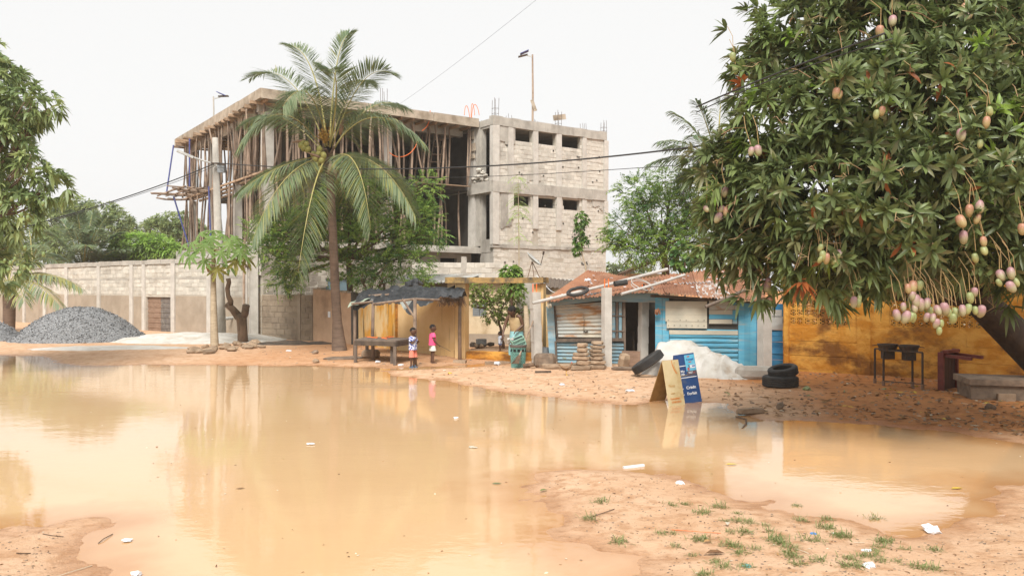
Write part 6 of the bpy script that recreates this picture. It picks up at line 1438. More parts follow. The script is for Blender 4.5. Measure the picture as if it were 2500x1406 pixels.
CF = [  # control points (px, py, dy) : hub -> bend -> tip, leaflet length
    ((795, 360, 0), (715, 130, .3), (612, 190, .8), .75), ((798, 355, .1), (775, 120, .4), (705, 110, .9), .65), ((805, 352, .1), (815, 110, .3), (850, 85, .5), .65), ((812, 358, 0), (880, 140, -.3), (955, 180, -.5), .7), ((805, 360, -.2), (840, 160, -1.4), (800, 170, -2.2), .8),
    ((815, 365, 0), (900, 220, -.3), (1030, 345, -.7), .85), ((812, 368, .2), (900, 220, .9), (985, 260, 1.6), .75), ((790, 370, 0), (690, 200, -.4), (590, 350, -1.0), .85), ((788, 372, .3), (680, 240, 1.0), (600, 300, 1.5), .75), ((786, 380, -.1), (660, 400, -.8), (585, 470, -1.3), .8), ((788, 385, -.2), (680, 400, -1.6), (615, 590, -2.2), .9),
    ((795, 390, -.3), (760, 430, -2.0), (728, 665, -2.6), .95), ((812, 388, -.2), (880, 330, -1.5), (905, 560, -2.2), .95), ((816, 385, 0), (930, 350, -.6), (1015, 530, -1.2), .9), ((814, 388, .3), (920, 370, 1.0), (1000, 470, 1.7), .8), ((795, 388, .4), (710, 420, 1.2), (650, 560, 1.8), .8), ((806, 390, .3), (830, 400, 1.6), (850, 520, 2.4), .8), ((800, 358, -.1), (760, 150, -.9), (690, 260, -2.0), .8), ((806, 356, .2), (860, 170, 1.2), (900, 200, 2.2), .7)]
for a, b, c, L in CF:
    ctrl = [P(x, y, PY + d) for x, y, d in (a, b, c)]; low = c[1] > 420
    frond(cp, ctrl, L * (.95 if low else 1.3), 128, ('coco', 'coco_dark', 'coco_yellow'), (.64, .18, .18) if low else (.68, .24, .08), .0155, (.10 if c[1] < 200 else .42) if not low else .34, s_dir=.4 if c[1] < 300 else .25)
for (px, py, d) in ((778, 375, -.5), (770, 388, -.55), (785, 392, -.6), (775, 402, -.5), (790, 380, -.6), (765, 378, -.4), (780, 365, -.5), (735, 355, -.4), (742, 362, -.4), (748, 352, -.4), (752, 366, -.45), (738, 348, -.35), (782, 412, -.5), (772, 410, -.4)):
    mb = MB(); mb.lathe([(.003, -.12), (.06, -.1), (.1, -.02), (.095, .05), (.05, .11), (.004, .125)], 10, P(px, py, PY + d), Euler((random.gauss(0, .4), random.gauss(0, .4), 0)).to_matrix()); mk('coconut', (.30, .27, .08), (.24, .24, .07), s=8, rough=.5) if 'coconut' not in MATS else 0; mb.build('coconut', MATS['coconut'], cp, smooth=True)
mb = MB()
for k in range(60): a = P(790 + random.gauss(0, 9), 330 + random.gauss(0, 10), PY - .4 + random.gauss(0, .1)); mb.tube([P(795, 350, PY - .25), a], .008, 4); mb.rock(a, .03)
mk('flower_gold', (.42, .26, .05), (.33, .2, .05), s=9); mb.build('flower_bunch', MATS['flower_gold'], cp)['kind'] = 'stuff'
for a, b in (((830, 330, -.4), (838, 290, -.6)), ((745, 342, -.35), (712, 348, -.5)), ((790, 388, -.5), (748, 372, -.7)), ((815, 400, -.4), (822, 440, -.5)), ((808, 395, -.5), (800, 430, -.6))):
    mb = MB(); q0, q1 = P(a[0], a[1], PY + a[2]), P(b[0], b[1], PY + b[2]); mb.tube([q0, q0.lerp(q1, .5), q1], [.04, .085, .01], 8, flat=.6); mb.build('flower_sheath', MATS['rust_leaf'], cp, smooth=True)
mb = MB()
for k in range(30): a = hub + V(random.gauss(0, .1), random.gauss(0, .1), random.uniform(-.25, .1)); mb.bar(a, a + V(random.gauss(0, .2), random.gauss(0, .15), random.uniform(.0, .5)), .07, .02)
mb.build('leaf_base', MATS['bark_palm'], cp)
def palm(label, base, hubp, tips, L, n, mats, wts, wid=.03, hang=.4, r=.2, cat='palm', rise=.5, name='palm_tree', trunk=True):
    root = thing(name, label, cat, base)
    if trunk: mb = MB(); mb.tube(bez([Vector(base) - V(0, 0, .3), Vector(base).lerp(hubp, .5) + V(.1, 0, 0), hubp], 10), [r * (1.2 if i == 0 else 1) for i in range(11)], 10); mb.build('trunk', MATS['bark_palm'], root, smooth=True)
    for tx, ty, td in tips:
        e = P(tx, ty, hubp.y + td); m = hubp.lerp(e, .55) + V(0, 0, rise * (e - hubp).length); frond(root, [hubp, m, e], L, n, mats, wts, wid, hang, .05)
    return root
hp_ = P(205, 668, 47); palm('broad green oil palm with upright fronds behind the long compound wall', V(hp_.x, 47, 0), hp_, ((190, 525, -1), (225, 525, .5), (262, 530, -1.5), (290, 570, .5), (150, 540, .5), (120, 570, -1), (110, 620, -.5), (300, 610, -.8), (180, 560, -3), (240, 560, -3), (310, 650, 0), (210, 600, -4)), 1.2, 64, ('palm_far', 'left_green'), (.8, .2), .05, .25, .3, rise=.22)
hp_ = P(20, 690, 38); palm('ragged palm with yellowing fronds and rough trunk at the far left', V(hp_.x, 38, 0), hp_, ((200, 705, -1), (150, 750, -2), (90, 640, .5), (40, 620, .8), (-60, 640, 0), (-90, 720, -1), (60, 735, -2.5), (120, 670, 1.5), (175, 690, 1.5)), .9, 40, ('palm_far', 'coco_yellow'), (.55, .45), .03, .6, .26, rise=.25)
hp_ = P(80, 645, 51); palm('green palm crown between the left mango tree and the oil palm', V(hp_.x, 51, 0), hp_, ((30, 590, 0), (70, 560, 1), (120, 590, .5), (140, 640, -1), (100, 600, -2), (20, 640, -1)), 1.0, 36, ('palm_far', 'left_green'), (.6, .4), .035, .4, .25, rise=.3)
hp_ = P(1752, 400, 31); palm('tall palm half hidden behind the left side of the great mango tree', V(hp_.x, 31, 0), hp_, ((1585, 400, 0), (1612, 345, -.8), (1640, 275, .3), (1700, 250, -.4), (1760, 245, .3), (1660, 430, .8), (1840, 300, .5), (1690, 330, -1.8), (1860, 400, .4), (1630, 360, 1)), .85, 50, ('coco_dark', 'palm_far'), (.5, .5), .026, .45, .22, rise=.22)

# ------------------------------------------------------------------ leafy trees
NC = [ell(*a) for a in ((860, 500, 29.8, 95, 70), (700, 570, 29, 60, 55), (660, 610, 28.8, 50, 35), (940, 480, 29.8, 70, 45), (1040, 455, 29.5, 38, 30), (1000, 540, 29.3, 75, 50), (920, 590, 28.8, 110, 50), (1055, 575, 29, 32, 22), (720, 640, 29, 55, 35), (850, 650, 29.2, 60, 30), (985, 640, 28.8, 70, 35), (770, 540, 29.6, 70, 60), (640, 560, 29.6, 40, 25), (690, 680, 29.4, 40, 22))]
b = V((858 - CX) / F * 29.6, 29.6, 0.05)
broad_tree('leafy_tree', 'spreading feathery green tree behind the coconut palm and the pink wall panel', 'tree', b, [P(856, 720, 29.6), P(850, 625, 29.6)], NC, ('neem', 'neem_light', 'neem_dark'), (.42, .42, .16), 2900, .115, .02, bark='bark', r0=.15, pinnate=(.38, 7))
RC = [ell(*a) for a in ((1560, 470, 33, 50, 40), (1615, 520, 32.5, 80, 60), (1530, 560, 32.5, 50, 45), (1650, 590, 32, 85, 50), (1700, 480, 32, 60, 70), (1570, 610, 32, 60, 35), (1640, 440, 33, 45, 30), (1720, 580, 31.5, 50, 60), (1500, 590, 32, 28, 22))]
broad_tree('leafy_tree', 'tall bright green tree behind the rusty roofs between building and mango', 'tree', V(6.1, 32.5, 0), [P(1625, 655, 32.5), P(1618, 610, 32.5)], RC, ('neem', 'neem_light', 'neem_dark'), (.38, .46, .16), 2300, .12, .022, bark='bark', r0=.2, pinnate=(.42, 7))
YC = [ell(*a) for a in ((1190, 720, 25.2, 45, 22), (1165, 708, 25.2, 30, 18), (1225, 745, 25.2, 45, 25), (1250, 715, 25.4, 35, 25), (1200, 775, 25, 25, 14), (1235, 780, 25, 28, 14), (1160, 740, 25, 22, 12), (1270, 760, 25.4, 22, 22))]
broad_tree('small_tree', 'small yellow green tree in the yard seen through the gateway', 'tree', P(1228, 850, 25.4), [P(1222, 800, 25.3), P(1214, 765, 25.2)], YC, ('yardtree', 'neem_light', 'mango_olive'), (.6, .25, .15), 900, .08, .022, k=6, bark='bark', r0=.05)
for nm, lab, px, py, Y, cl, n_, ms, ws, bs_ in (
    ('shrub', 'leafy tree top rising behind the stall roof left of the tin lean-to', 905, 870, 28.2, ((905, 685, 28, 40, 22), (880, 670, 28, 30, 20), (945, 672, 28, 32, 18), (920, 650, 28.2, 40, 18)), 240, ('neem', 'neem_dark'), (.6, .4), 730),
    ('shrub', 'small bush on the stall side before the tin lean-to roof', 1020, 860, 27.6, ((1020, 690, 27.5, 28, 16), (1040, 678, 27.5, 18, 12), (1005, 700, 27.5, 16, 10)), 130, ('neem_light', 'neem'), (.5, .5), 720),
    ('shrub', 'small weed bush rooted on top of the low brown block wall', 705, 725, 31.6, ((705, 685, 31.5, 28, 14), (715, 700, 31.5, 18, 12), (690, 670, 31.5, 22, 10)), 110, ('neem', 'far_olive'), (.6, .4), 722)):
    b_ = P(px, py, Y); b_.z = max(b_.z, 0) if nm != 'x' else b_.z
    broad_tree(nm, lab, 'shrub', b_, [P(px, bs_, Y)], [ell(*c) for c in cl], ms, ws, n_, .085, .015, bark='bark', r0=.05, pinnate=(.3, 6))
# two saplings before the block front, one plant on the lintel, a big leaved plant on the right
rt_ = thing('sapling', 'thin pale feathery sapling before the middle of the block front', 'sapling', V(.25, 30, 0)); b = V((1268 - CX) / F * 30, 30, 0)
mb = MB(); mb.tube([b, P(1267, 600, 30), P(1265, 440, 30)], [.03, .022, .008], 6); mb.build('stem', MATS['bark_pale'], rt_); WL[rt_] = Vector(rt_.location)
pp = np.array([tuple(P(1266, random.uniform(425, 590), 30)) for _ in range(46)]); dd = rdir(46) * np.array([1, 1, .3]); B, D, l, w_, dr, per = sprays(pp, dd, .45, 8, .012, .09, .5); leaf_object('crown', rt_, B, D, l, w_, dr, [MATS['left_light'], MATS['far_lime']], [.6, .4], per, 0)
rt_ = thing('sapling', 'slender sapling with dark leaf tufts near the right edge of the block front', 'sapling', V((1424 - CX) / F * 31, 31, 0)); b = V((1428 - CX) / F * 31, 31, 0)
mb = MB(); mb.tube([b, P(1430, 650, 31), P(1418, 610, 31), P(1420, 525, 31)], [.04, .03, .022, .012], 6); mb.tube([P(1424, 640, 31), P(1408, 615, 31)], .012, 5); mb.build('stem', MATS['bark_pale'], rt_)
tuft = [ell(1420, 535, 31, 14, 14), ell(1415, 560, 31, 13, 9), ell(1412, 588, 31, 12, 8), ell(1426, 585, 31, 9, 7), ell(1410, 612, 31, 9, 10)]
p, nr_ = sample_clumps(tuft, 120, .5); B, D, l, w_, dr = rosettes(p, nr_, 6, .15, .035, .4); leaf_object('crown', rt_, B, D, l, w_, dr, [MATS['neem'], MATS['neem_dark']], [.6, .4], 6, 1)
rt_ = thing('plant', 'broad leaved green plant growing up past the gateway lintel', 'plant', P(1248, 850, 24.6)); mb = MB(); mb.tube([P(1248, 852, 24.6), P(1250, 760, 24.6), P(1246, 665, 24.4)], [.05, .04, .025], 7); mb.build('stem', MATS['bark'], rt_)
p, nr_ = sample_clumps([ell(1246, 660, 24.4, 20, 10), ell(1256, 672, 24.4, 14, 8), ell(1236, 668, 24.4, 12, 7), ell(1258, 702, 24.5, 16, 10)], 60, .4); B, D, l, w_, dr = rosettes(p, unit(nr_ + np.array([0, 0, .6])), 5, .2, .05, .5); leaf_object('crown', rt_, B, D, l, w_, dr, [MATS['neem'], MATS['neem_light']], [.7, .3], 5, 1)
rt_ = thing('plant', 'dark plant with big round leaves before the tree behind the rusty roof', 'plant', V(6.2, 29, 0)); b = P(1672, 640, 29); mb = MB(); mb.tube([V(b.x, 29, 0), b], [.06, .03], 7); mb.build('stem', MATS['bark'], rt_)
p, nr_ = sample_clumps([ell(1672, 628, 29, 32, 32)], 60, .5); B, D, l, w_, dr = rosettes(p, nr_, 4, .22, .09, .3); leaf_object('crown', rt_, B, D, l, w_, dr, [MATS['neem'], MATS['neem_dark']], [.5, .5], 4, 1)
# far trees behind the walls
def far(label, Y, cl, mats, wts, n, L, W, px, grp=None, fork=None):
    b = V((px - CX) / F * Y, Y, 0); c_ = [ell(*a[:2], Y + (a[4] if len(a) > 4 else 0), a[2], a[3]) for a in cl]
    broad_tree('background_tree', label, 'tree', b, [P(px, (fork or 620), Y)], c_, mats, wts, n, L, W, k=7, r0=.25, lod=0, group=grp)
far('bright lime green rounded tree just behind the long compound wall', 48, ((340, 600, 70, 30), (300, 620, 40, 20), (390, 612, 50, 25), (350, 630, 90, 20), (260, 632, 25, 12)), ('far_lime', 'neem_light', 'left_green'), (.5, .3, .2), 900, .42, .055, 345)
far('flat topped olive tree far behind the oil palm', 62, ((230, 515, 70, 20), (170, 505, 60, 22), (285, 535, 45, 20), (250, 560, 80, 30), (310, 560, 30, 18), (140, 540, 60, 40)), ('far_olive', 'palm_far'), (.7, .3), 1000, .42, .06, 225, fork=600)
far('olive green tree far behind the wall left of the building', 66, ((420, 540, 55, 22), (390, 560, 50, 25), (455, 555, 45, 22), (480, 575, 40, 25), (440, 585, 60, 25), (360, 550, 12, 10)), ('far_olive', 'left_green'), (.6, .4), 800, .42, .06, 430, fork=610)
far('dim green tree filling the gap below the left mango tree', 55, ((60, 580, 70, 50), (110, 620, 60, 40), (0, 620, 60, 50), (140, 600, 40, 40)), ('far_olive', 'left_green'), (.5, .5), 700, .42, .06, 70)
far('low hazy shrubbery far beyond the right end of the building', 60, ((1500, 655, 20, 12), (1520, 665, 30, 14), (1480, 670, 25, 15), (1560, 670, 40, 20)), ('palm_far', 'far_olive'), (.6, .4), 300, .35, .06, 1515, fork=680)
far('pale shrub just left of the building foot behind the compound wall', 46, ((470, 625, 40, 16), (445, 635, 30, 12)), ('far_olive', 'far_lime'), (.6, .4), 220, .35, .05, 465, fork=645)
# house gable behind the right roof
hb2 = thing('gable_house', 'small pale house with dark sloping roof between the tree and the rusty roofs', 'house', V(5.8, 36, 0)); a = P(1545, 665, 36)
mb = MB(); mb.box(V(a.x + .9, 36.5, 1.35), (2.2, 1, 2.75)); mb.build('wall', MATS['cream_plaster'], hb2); mb = MB(); mb.bar(V(a.x - .5, 36.3, 2.7), V(a.x + 1.4, 36.3, 3.5), 1.7, .12, up=V(0, 0, 1)); mb.build('roof', MATS['bark'], hb2)

# ------------------------------------------------------------------ papaya, lopped stump
pa = thing('papaya_tree', 'slim papaya tree with a flat umbrella of lobed leaves before the grey wall', 'tree', G(525, 850)); PYA = 28.6
b = G(525, 852); hb = P(521, 612, PYA); mb = MB(); tk = bez([b - V(0, 0, .2), P(520, 760, PYA), hb], 14); mb.tube(tk, [.15 - .006 * i for i in range(15)], 10); mb.build('trunk', MATS['bark_pale'], pa, smooth=True)
def papaya_leaf(mat):
    m = MB(); R_ = .46; pts = []; lobes = 7
    for i in range(lobes):
        a = R(-140 + 280 * i / (lobes - 1)); l = R_ * (1.0 - .25 * abs(i - 3) / 3)
        for da, k in ((-17, .5), (-13, .74), (-8, .70), (-6, .9), (0, 1.0), (6, .9), (8, .70), (13, .74), (17, .5)): pts.append((a + R(da), l * k))
        if i < lobes - 1: pts.append((a + R(140 / (lobes - 1)), R_ * .22))
    vs = [V(0, 0, .02)] + [V(r_ * math.cos(a), r_ * math.sin(a), -.55 * r_ * r_ / R_) for a, r_ in pts]; m.add(vs, [(0, i, i + 1) for i in range(1, len(pts))] + [(0, len(pts), 1)]); return m.mesh('leaf', MATS[mat])
PL = [papaya_leaf('papaya'), papaya_leaf('papaya'), papaya_leaf('papaya_yellow')]
for (px, py, d, k) in ((470, 585, -.2, 0), (450, 610, .2, 0), (490, 560, .3, 0), (515, 575, -.6, 0), (545, 565, .2, 1), (575, 575, -.1, 1), (560, 590, -.6, 0), (595, 590, .3, 0), (465, 620, -.5, 1), (500, 630, -.6, 0), (530, 650, -.4, 2), (575, 630, -.4, 2), (600, 622, .2, 2), (480, 600, .5, 0), (540, 610, -.8, 1), (555, 640, .3, 0), (500, 590, -.7, 1), (520, 555, .4, 0), (448, 590, .4, 1), (585, 605, -.5, 0)):
    e = P(px, py + 8, PYA + d); mb = MB(); mb.tube([hb, hb.lerp(e, .5) + V(0, 0, .08), e], .012, 5); pt_ = mb.build('petiole', MATS['rachis'], pa); h = (e - hb); h.z = 0; h = h.normalized()
    ax = (h * .45 + V(0, -.45, .65)).normalized(); q = V(0, 0, 1).rotation_difference(ax); xd = q @ V(1, 0, 0); ang = math.atan2(h.dot(q @ V(0, 1, 0)), h.dot(xd)); link('leaf', PL[k], pa, e, q @ Quaternion((0, 0, 1), ang), [random.uniform(.85, 1.15)] * 3)
for px, py in ((570, 650), (505, 655)): 
    for k in range(3): mb = MB(); a = P(px + 3 * k, py - 12, PYA - .2); mb.tube([a, a + V(random.gauss(0, .03), 0, -.15), a + V(random.gauss(0, .05), 0, -.32)], [.02, .05, .01], 6, flat=.3); mb.build('dead_leaf', MATS['dry_leaf'], pa)
sm = thing('lopped_stump', 'lopped dark tree stump with one sawn arm and one twisted limb by the papaya', 'stump', G(592, 842)); SY = 30.1
mb = MB(); mb.tube([V(P(594, 840, SY).x, SY, -.2), P(592, 810, SY), P(590, 780, SY), P(582, 768, SY)], [.21, .18, .19, .17], 12); mb.build('trunk', MATS['bark'], sm, smooth=True)
mb = MB(); mb.tube([P(588, 785, SY), P(598, 765, SY), P(601, 745, SY - .1)], [.13, .135, .13], 10); mb.build('sawn_arm', MATS['bark_palm'], sm, smooth=True)
mb = MB(); mb.tube([P(584, 775, SY), P(568, 755, SY), P(553, 742, SY)], [.16, .13, .12], 9); mb.build('sawn_arm', MATS['bark'], sm, smooth=True)
mb = MB(); mb.tube([P(562, 745, SY), P(563, 735, SY), P(557, 722, SY), P(555, 705, SY), P(559, 690, SY), P(557, 680, SY)], [.11, .1, .085, .09, .08, .09], 9); mb.build('twisted_limb', MATS['bark'], sm, smooth=True)
# ------------------------------------------------------------------ people
mk('skin', (.12, .062, .038), (.10, .05, .03), s=8, rough=.45, spec=.4); mk('hair', (.012, .010, .009), rough=.9, bmp=.5, bs=90); mk('eye_white', (.6, .58, .54), rough=.3)
def person(label, loc, H, yaw, J, clothes, group=None, hair='crop', headdir=None, radii=1.0, head_r=.078):
    """J: joints in body units (x forward, y left, z up), one continuous skinned figure"""
    loc = Vector(loc); rot = Euler((0, 0, yaw)).to_matrix(); T = lambda p: rot @ (Vector(p) * H)
    root = thing('person', label, 'person', loc, group)
    vs, es, rs = [], [], []
    def add(p, r, par=None):
        vs.append(T(p)); rs.append(r * H); i = len(vs) - 1
        if par is not None: es.append((par, i))
        return i
    g = {k: Vector(v) for k, v in J.items()}
    pel = add(g['pelvis'], .07); wa = add(g['waist'], .062, pel); ch = add(g['chest'], .07, wa); nk = add(g['neck'], .034, ch); hb = add(g['headbase'], .036, nk)
    hd, up_ = g['head'], (g['head'] - g['headbase']).normalized(); fw = Vector(headdir or (1, 0, 0)); fw = (fw - up_ * fw.dot(up_)).normalized(); sd = up_.cross(fw)
    h1 = add(hd - up_ * .03 + fw * .012, head_r * 1.1, hb); h2 = add(hd + up_ * .03 - fw * .008, head_r * 1.32, h1); add(hd + up_ * .068 - fw * .01, head_r * .95, h2)
    for s_ in ('l', 'r'):
        sg_ = 1 if s_ == 'l' else -1
        sh = add(g['sh_' + s_], .037, ch); el = add(g['el_' + s_], .027, sh); m_ = add((g['el_' + s_] * .55 + g['wr_' + s_] * .45), .025, el); wr = add(g['wr_' + s_], .018, m_)
        hdir = (g['hand_' + s_] - g['wr_' + s_]).normalized(); pl = add(g['wr_' + s_] + hdir * .035, .018, wr)
        sdv = hdir.cross(Vector((0, 0, 1)) if abs(hdir.z) < .9 else Vector((1, 0, 0))).normalized(); pn = hdir.cross(sdv)
        for k, (o_, l) in enumerate(((-.015, .04), (-.005, .046), (.005, .044), (.015, .035))):
            a = add(g['wr_' + s_] + hdir * .058 + sdv * o_, .0065, pl); b = add(g['wr_' + s_] + hdir * (.058 + l * .5) + sdv * o_ * 1.15 + pn * .006, .006, a); add(g['wr_' + s_] + hdir * (.058 + l) + sdv * o_ * 1.1 + pn * .018, .005, b)
        a = add(g['wr_' + s_] + hdir * .03 - sdv * .024, .0075, pl); add(g['wr_' + s_] + hdir * .058 - sdv * .032 + pn * .01, .006, a)
        hp = add(g['hip_' + s_], .055, pel); th = add(g['hip_' + s_] * .5 + g['kn_' + s_] * .5, .047, hp); kn = add(g['kn_' + s_], .034, th); cf = add(g['kn_' + s_] * .65 + g['an_' + s_] * .35 - V(.006, 0, 0), .033, kn); an = add(g['an_' + s_], .021, cf)
        add(g['an_' + s_] + V(-.022, 0, -.022), .02, an); t1 = add(g['an_' + s_] + V(.045, 0, -.02), .021, an); add(g['an_' + s_] + V(.085, sg_ * .008, -.026), .016, t1)
    me = bpy.data.meshes.new('body'); me.from_pydata([tuple(v) for v in vs], es, []); me.materials.append(MATS['skin'])
    o = link('body', me, root, loc); md = o.modifiers.new('skin', 'SKIN'); md.use_smooth_shade = True
    for i, r in enumerate(rs): me.skin_vertices[0].data[i].radius = (r, r); me.skin_vertices[0].data[i].use_root = (i == 0)
    sb_ = o.modifiers.new('sub', 'SUBSURF'); sb_.levels = 1; sb_.render_levels = 1
    W = lambda p: loc + T(p)
    # face, ears, hair
    mb = MB(); n0 = hd - up_ * .012 + fw * (head_r * .95); mb.tube([W(n0 + up_ * .02), W(n0 + fw * .014 - up_ * .006), W(n0 - up_ * .014)], [.006 * H, .015 * H, .009 * H], 6); mb.build('nose', MATS['skin'], root, smooth=True)
    for sg_ in (-1, 1):
        e = hd + up_ * .008 + fw * head_r * .86 + sd * sg_ * .031; mb = MB(); mb.rock(W(e), .009 * H, 0, (1, 1, .8), .02); ey = mb.build('eye', MATS['eye_white'], root); mb = MB(); mb.rock(W(e + fw * .006), .0055 * H, 0, (1, 1, 1), .02); mb.build('pupil', MATS['hair'], ey)
        e = hd + sd * sg_ * head_r * .98 - fw * .008 - up_ * .005; mb = MB(); mb.tube([W(e + up_ * .022), W(e + sd * sg_ * .008), W(e - up_ * .02)], [.007 * H, .014 * H, .006 * H], 6, flat=.5); mb.build('ear', MATS['skin'], root, smooth=True)
    m0 = hd - up_ * .042 + fw * (head_r * .85); mb = MB(); mb.tube([W(m0 - sd * .024), W(m0 + fw * .007), W(m0 + sd * .024)], [.003 * H, .008 * H, .003 * H], 6); mk('lip', (.10, .04, .032)) if 'lip' not in MATS else 0; mb.build('mouth', MATS['lip'], root)
    hr = MB(); hc = hd + up_ * .022 - fw * .010; rr = head_r * 1.06
    def cap_(u, v):
        a = u * 2 * math.pi; lim = R(92 - 24 * math.cos(a)); th = v * lim; d = fw * math.cos(a) * math.sin(th) + sd * math.sin(a) * math.sin(th) + up_ * math.cos(th); return W(hc + d * rr * (1 + .025 * math.sin(13 * a) * math.sin(9 * th)))
    hr.grid(cap_, 20, 7); hr.build('hair', MATS['hair'], root, smooth=True)
    # clothes
    for nm, mat, rings, tubes in clothes:
        mb = MB(); n = 18; vv, ff = [], []
        for c, fx, sy in rings:
            for j in range(n):
                a = 2 * math.pi * j / n; k = 1 + .03 * math.sin(5 * a + c[2] * 40); vv.append(W(Vector(c) + V(fx * k * math.cos(a), sy * k * math.sin(a), 0)))
        for i in range(len(rings) - 1):
            for j in range(n): ff.append((i * n + j, i * n + (j + 1) % n, (i + 1) * n + (j + 1) % n, (i + 1) * n + j))
        if rings: mb.add(vv, ff)
        for pts, r in tubes: mb.tube([W(q) for q in pts], [x * H for x in r], 12, cap=False)
        mb.build(nm, MATS[mat], root, smooth=True)
    return root, W
def standing(child=True):
    if child: return dict(pelvis=(0, 0, .49), waist=(0, 0, .58), chest=(0, 0, .69), neck=(0, 0, .775), headbase=(.005, 0, .81), head=(.012, 0, .895), sh_l=(0, .095, .74), sh_r=(0, -.095, .74), el_l=(-.01, .135, .59), el_r=(-.01, -.135, .59), wr_l=(.03, .145, .465), wr_r=(.03, -.145, .465), hand_l=(.04, .145, .4), hand_r=(.04, -.145, .4), hip_l=(0, .06, .47), hip_r=(0, -.06, .47), kn_l=(.008, .062, .255), kn_r=(.008, -.062, .255), an_l=(-.008, .062, .04), an_r=(-.008, -.062, .04))
    return dict(pelvis=(0, 0, .53), waist=(0, 0, .62), chest=(.01, 0, .73), neck=(.01, 0, .83), headbase=(.015, 0, .86), head=(.025, 0, .93), sh_l=(0, .11, .80), sh_r=(0, -.11, .80), el_l=(-.01, .15, .63), el_r=(-.01, -.15, .63), wr_l=(.03, .15, .49), wr_r=(.03, -.15, .49), hand_l=(.04, .15, .42), hand_r=(.04, -.15, .42), hip_l=(0, .06, .51), hip_r=(0, -.06, .51), kn_l=(.01, .06, .28), kn_r=(.01, -.06, .28), an_l=(0, .06, .04), an_r=(0, -.06, .04))
def shirt(J, z0, z1, bulge=0.0, sl=.6, r=.05, sideadd=0.0):
    sh = J['sh_l'][2]; rings = [((0, 0, z0), .098, .124 + sideadd), ((0, 0, (z0 + sh) / 2), .09 + bulge, .112), ((0, 0, sh - .05), .08, .108), ((0, 0, sh), .066, .098), ((0, 0, sh + .022), .045, .06), ((0, 0, sh + .035), .035, .04)]
    tb = []
    for s_ in ('l', 'r'): a, b = Vector(J['sh_' + s_]), Vector(J['el_' + s_]); a0 = a * .85 + Vector((0, 0, sh)) * .15; tb.append(([a0, a, a.lerp(b, sl)], [r * .95, r, r * 1.12]))
    return rings, tb
def shorts(J, z0, z1, flare=.07):
    rings = [((0, 0, z1), .074, .094), ((0, 0, z1 - .05), .078, .10), ((0, 0, J['hip_l'][2] - .03), .076, .108)]
    tb = []
    for s_ in ('l', 'r'): h, k = Vector(J['hip_' + s_]), Vector(J['kn_' + s_]); f = (h.z - z0) / (h.z - k.z); tb.append(([h + V(0, 0, .03), h.lerp(k, f * .5), h.lerp(k, f)], [.045, .062, flare]))
    return rings, tb
def cloth_pat():
    m, t, b, out = nodes('blue_print'); p = pos(t, (1, 1, 1)); v = N(t, 'ShaderNodeTexVoronoi'); v.inputs['Scale'].default_value = 22; t.links.new(p, v.inputs['Vector']); f = ramp(t, math_(t, 'ADD', v.outputs['Distance'], noise(t, p, 30, 2)), .98, 1.08)
    t.links.new(mix(t, f, (.035, .07, .33), (.62, .63, .68)), b.inputs['Base Color']); b.inputs['Roughness'].default_value = .85; MATS['blue_print'] = m
cloth_pat(); mk('coral_cloth', (.75, .24, .17), (.68, .19, .13), s=12); mk('pink_cloth', (.78, .10, .24), (.70, .08, .20), s=12); mk('white_cloth', (.70, .68, .62), (.62, .59, .52), s=10); mk('pale_blue_cloth', (.55, .62, .72), (.62, .67, .74), s=10); mk('tan_cloth', (.55, .42, .24), (.50, .375, .20), s=10); mk('aqua_cloth', (.22, .45, .47), (.27, .50, .52), (.4, .56, .6), s=8, s3=10, ct3=(.58, .7)); mk('sandal_blue', (.05, .12, .2), s=5); mk('denim', (.10, .16, .32), s=5)
J = standing(); J['el_r'] = (.045, -.125, .595); J['wr_r'] = (.125, -.06, .69); J['hand_r'] = (.14, -.03, .75); J['wr_l'] = (.06, .12, .6); J['hand_l'] = (.1, .09, .66); J['el_l'] = (.0, .13, .60)
sr, st_ = shirt(J, .44, 0, .006, .62, .052); hr_, ht_ = shorts(J, .255, .5, .075)
bl = gp(1008, 892); r_, W = person('boy in blue and white printed shirt and coral shorts, hand raised to his chin', bl, 1.06, R(-28), J, [('shirt', 'blue_print', sr, st_), ('shorts', 'coral_cloth', hr_, ht_)], headdir=(1, .35, -.05))
for s_ in (-1, 1): mb = MB(); mb.bar(W((-.045, s_ * .062, .008)), W((.09, s_ * .066, .008)), .07, .02); mb.build('sandal', MATS['sandal_blue'], r_); mb = MB(); mb.tube([W((.03, s_ * .062 - .03, .015)), W((.04, s_ * .062, .05)), W((.03, s_ * .062 + .03, .015))], .012, 6); mb.build('strap', MATS['sandal_blue'], r_)
J = standing(); J['el_r'] = (.0, -.13, .60); J['wr_r'] = (.09, -.125, .49); J['hand_r'] = (.15, -.12, .45)
sr, st_ = shirt(J, .46, 0, .0, .55, .05); hr_, ht_ = shorts(J, .32, .49, .075)
bl2 = gp(1056, 885); r_, W = person('boy in bright pink shirt and white shorts holding a thin stick, seen from behind', bl2, 1.07, R(22), J, [('shirt', 'pink_cloth', sr, st_), ('shorts', 'white_cloth', hr_, ht_)], headdir=(1, -.25, -.1))
for s_ in (-1, 1): mb = MB(); mb.bar(W((-.045, s_ * .062, .006)), W((.095, s_ * .066, .006)), .065, .014); mb.build('sandal', MATS['rust_leaf'], r_)
h = W((.15, -.12, .46)); mb = MB(); mb.tube([h + V(-.1, 0, .05), h + V(.1, 0, -.055), h + V(.30, .02, -.16)], .006, 5); tag(mb.build('stick', MATS['wood_dark']), 'thin stick held low by the boy in pink', 'stick')
J = standing(); J['el_r'] = (.0, -.14, .6); J['el_l'] = (.0, .14, .6)
J['head'] = (.015, 0, .875); sr, st_ = shirt(J, .40, 0, .012, .62, .056, .01); hr_, ht_ = shorts(J, .33, .46, .07)
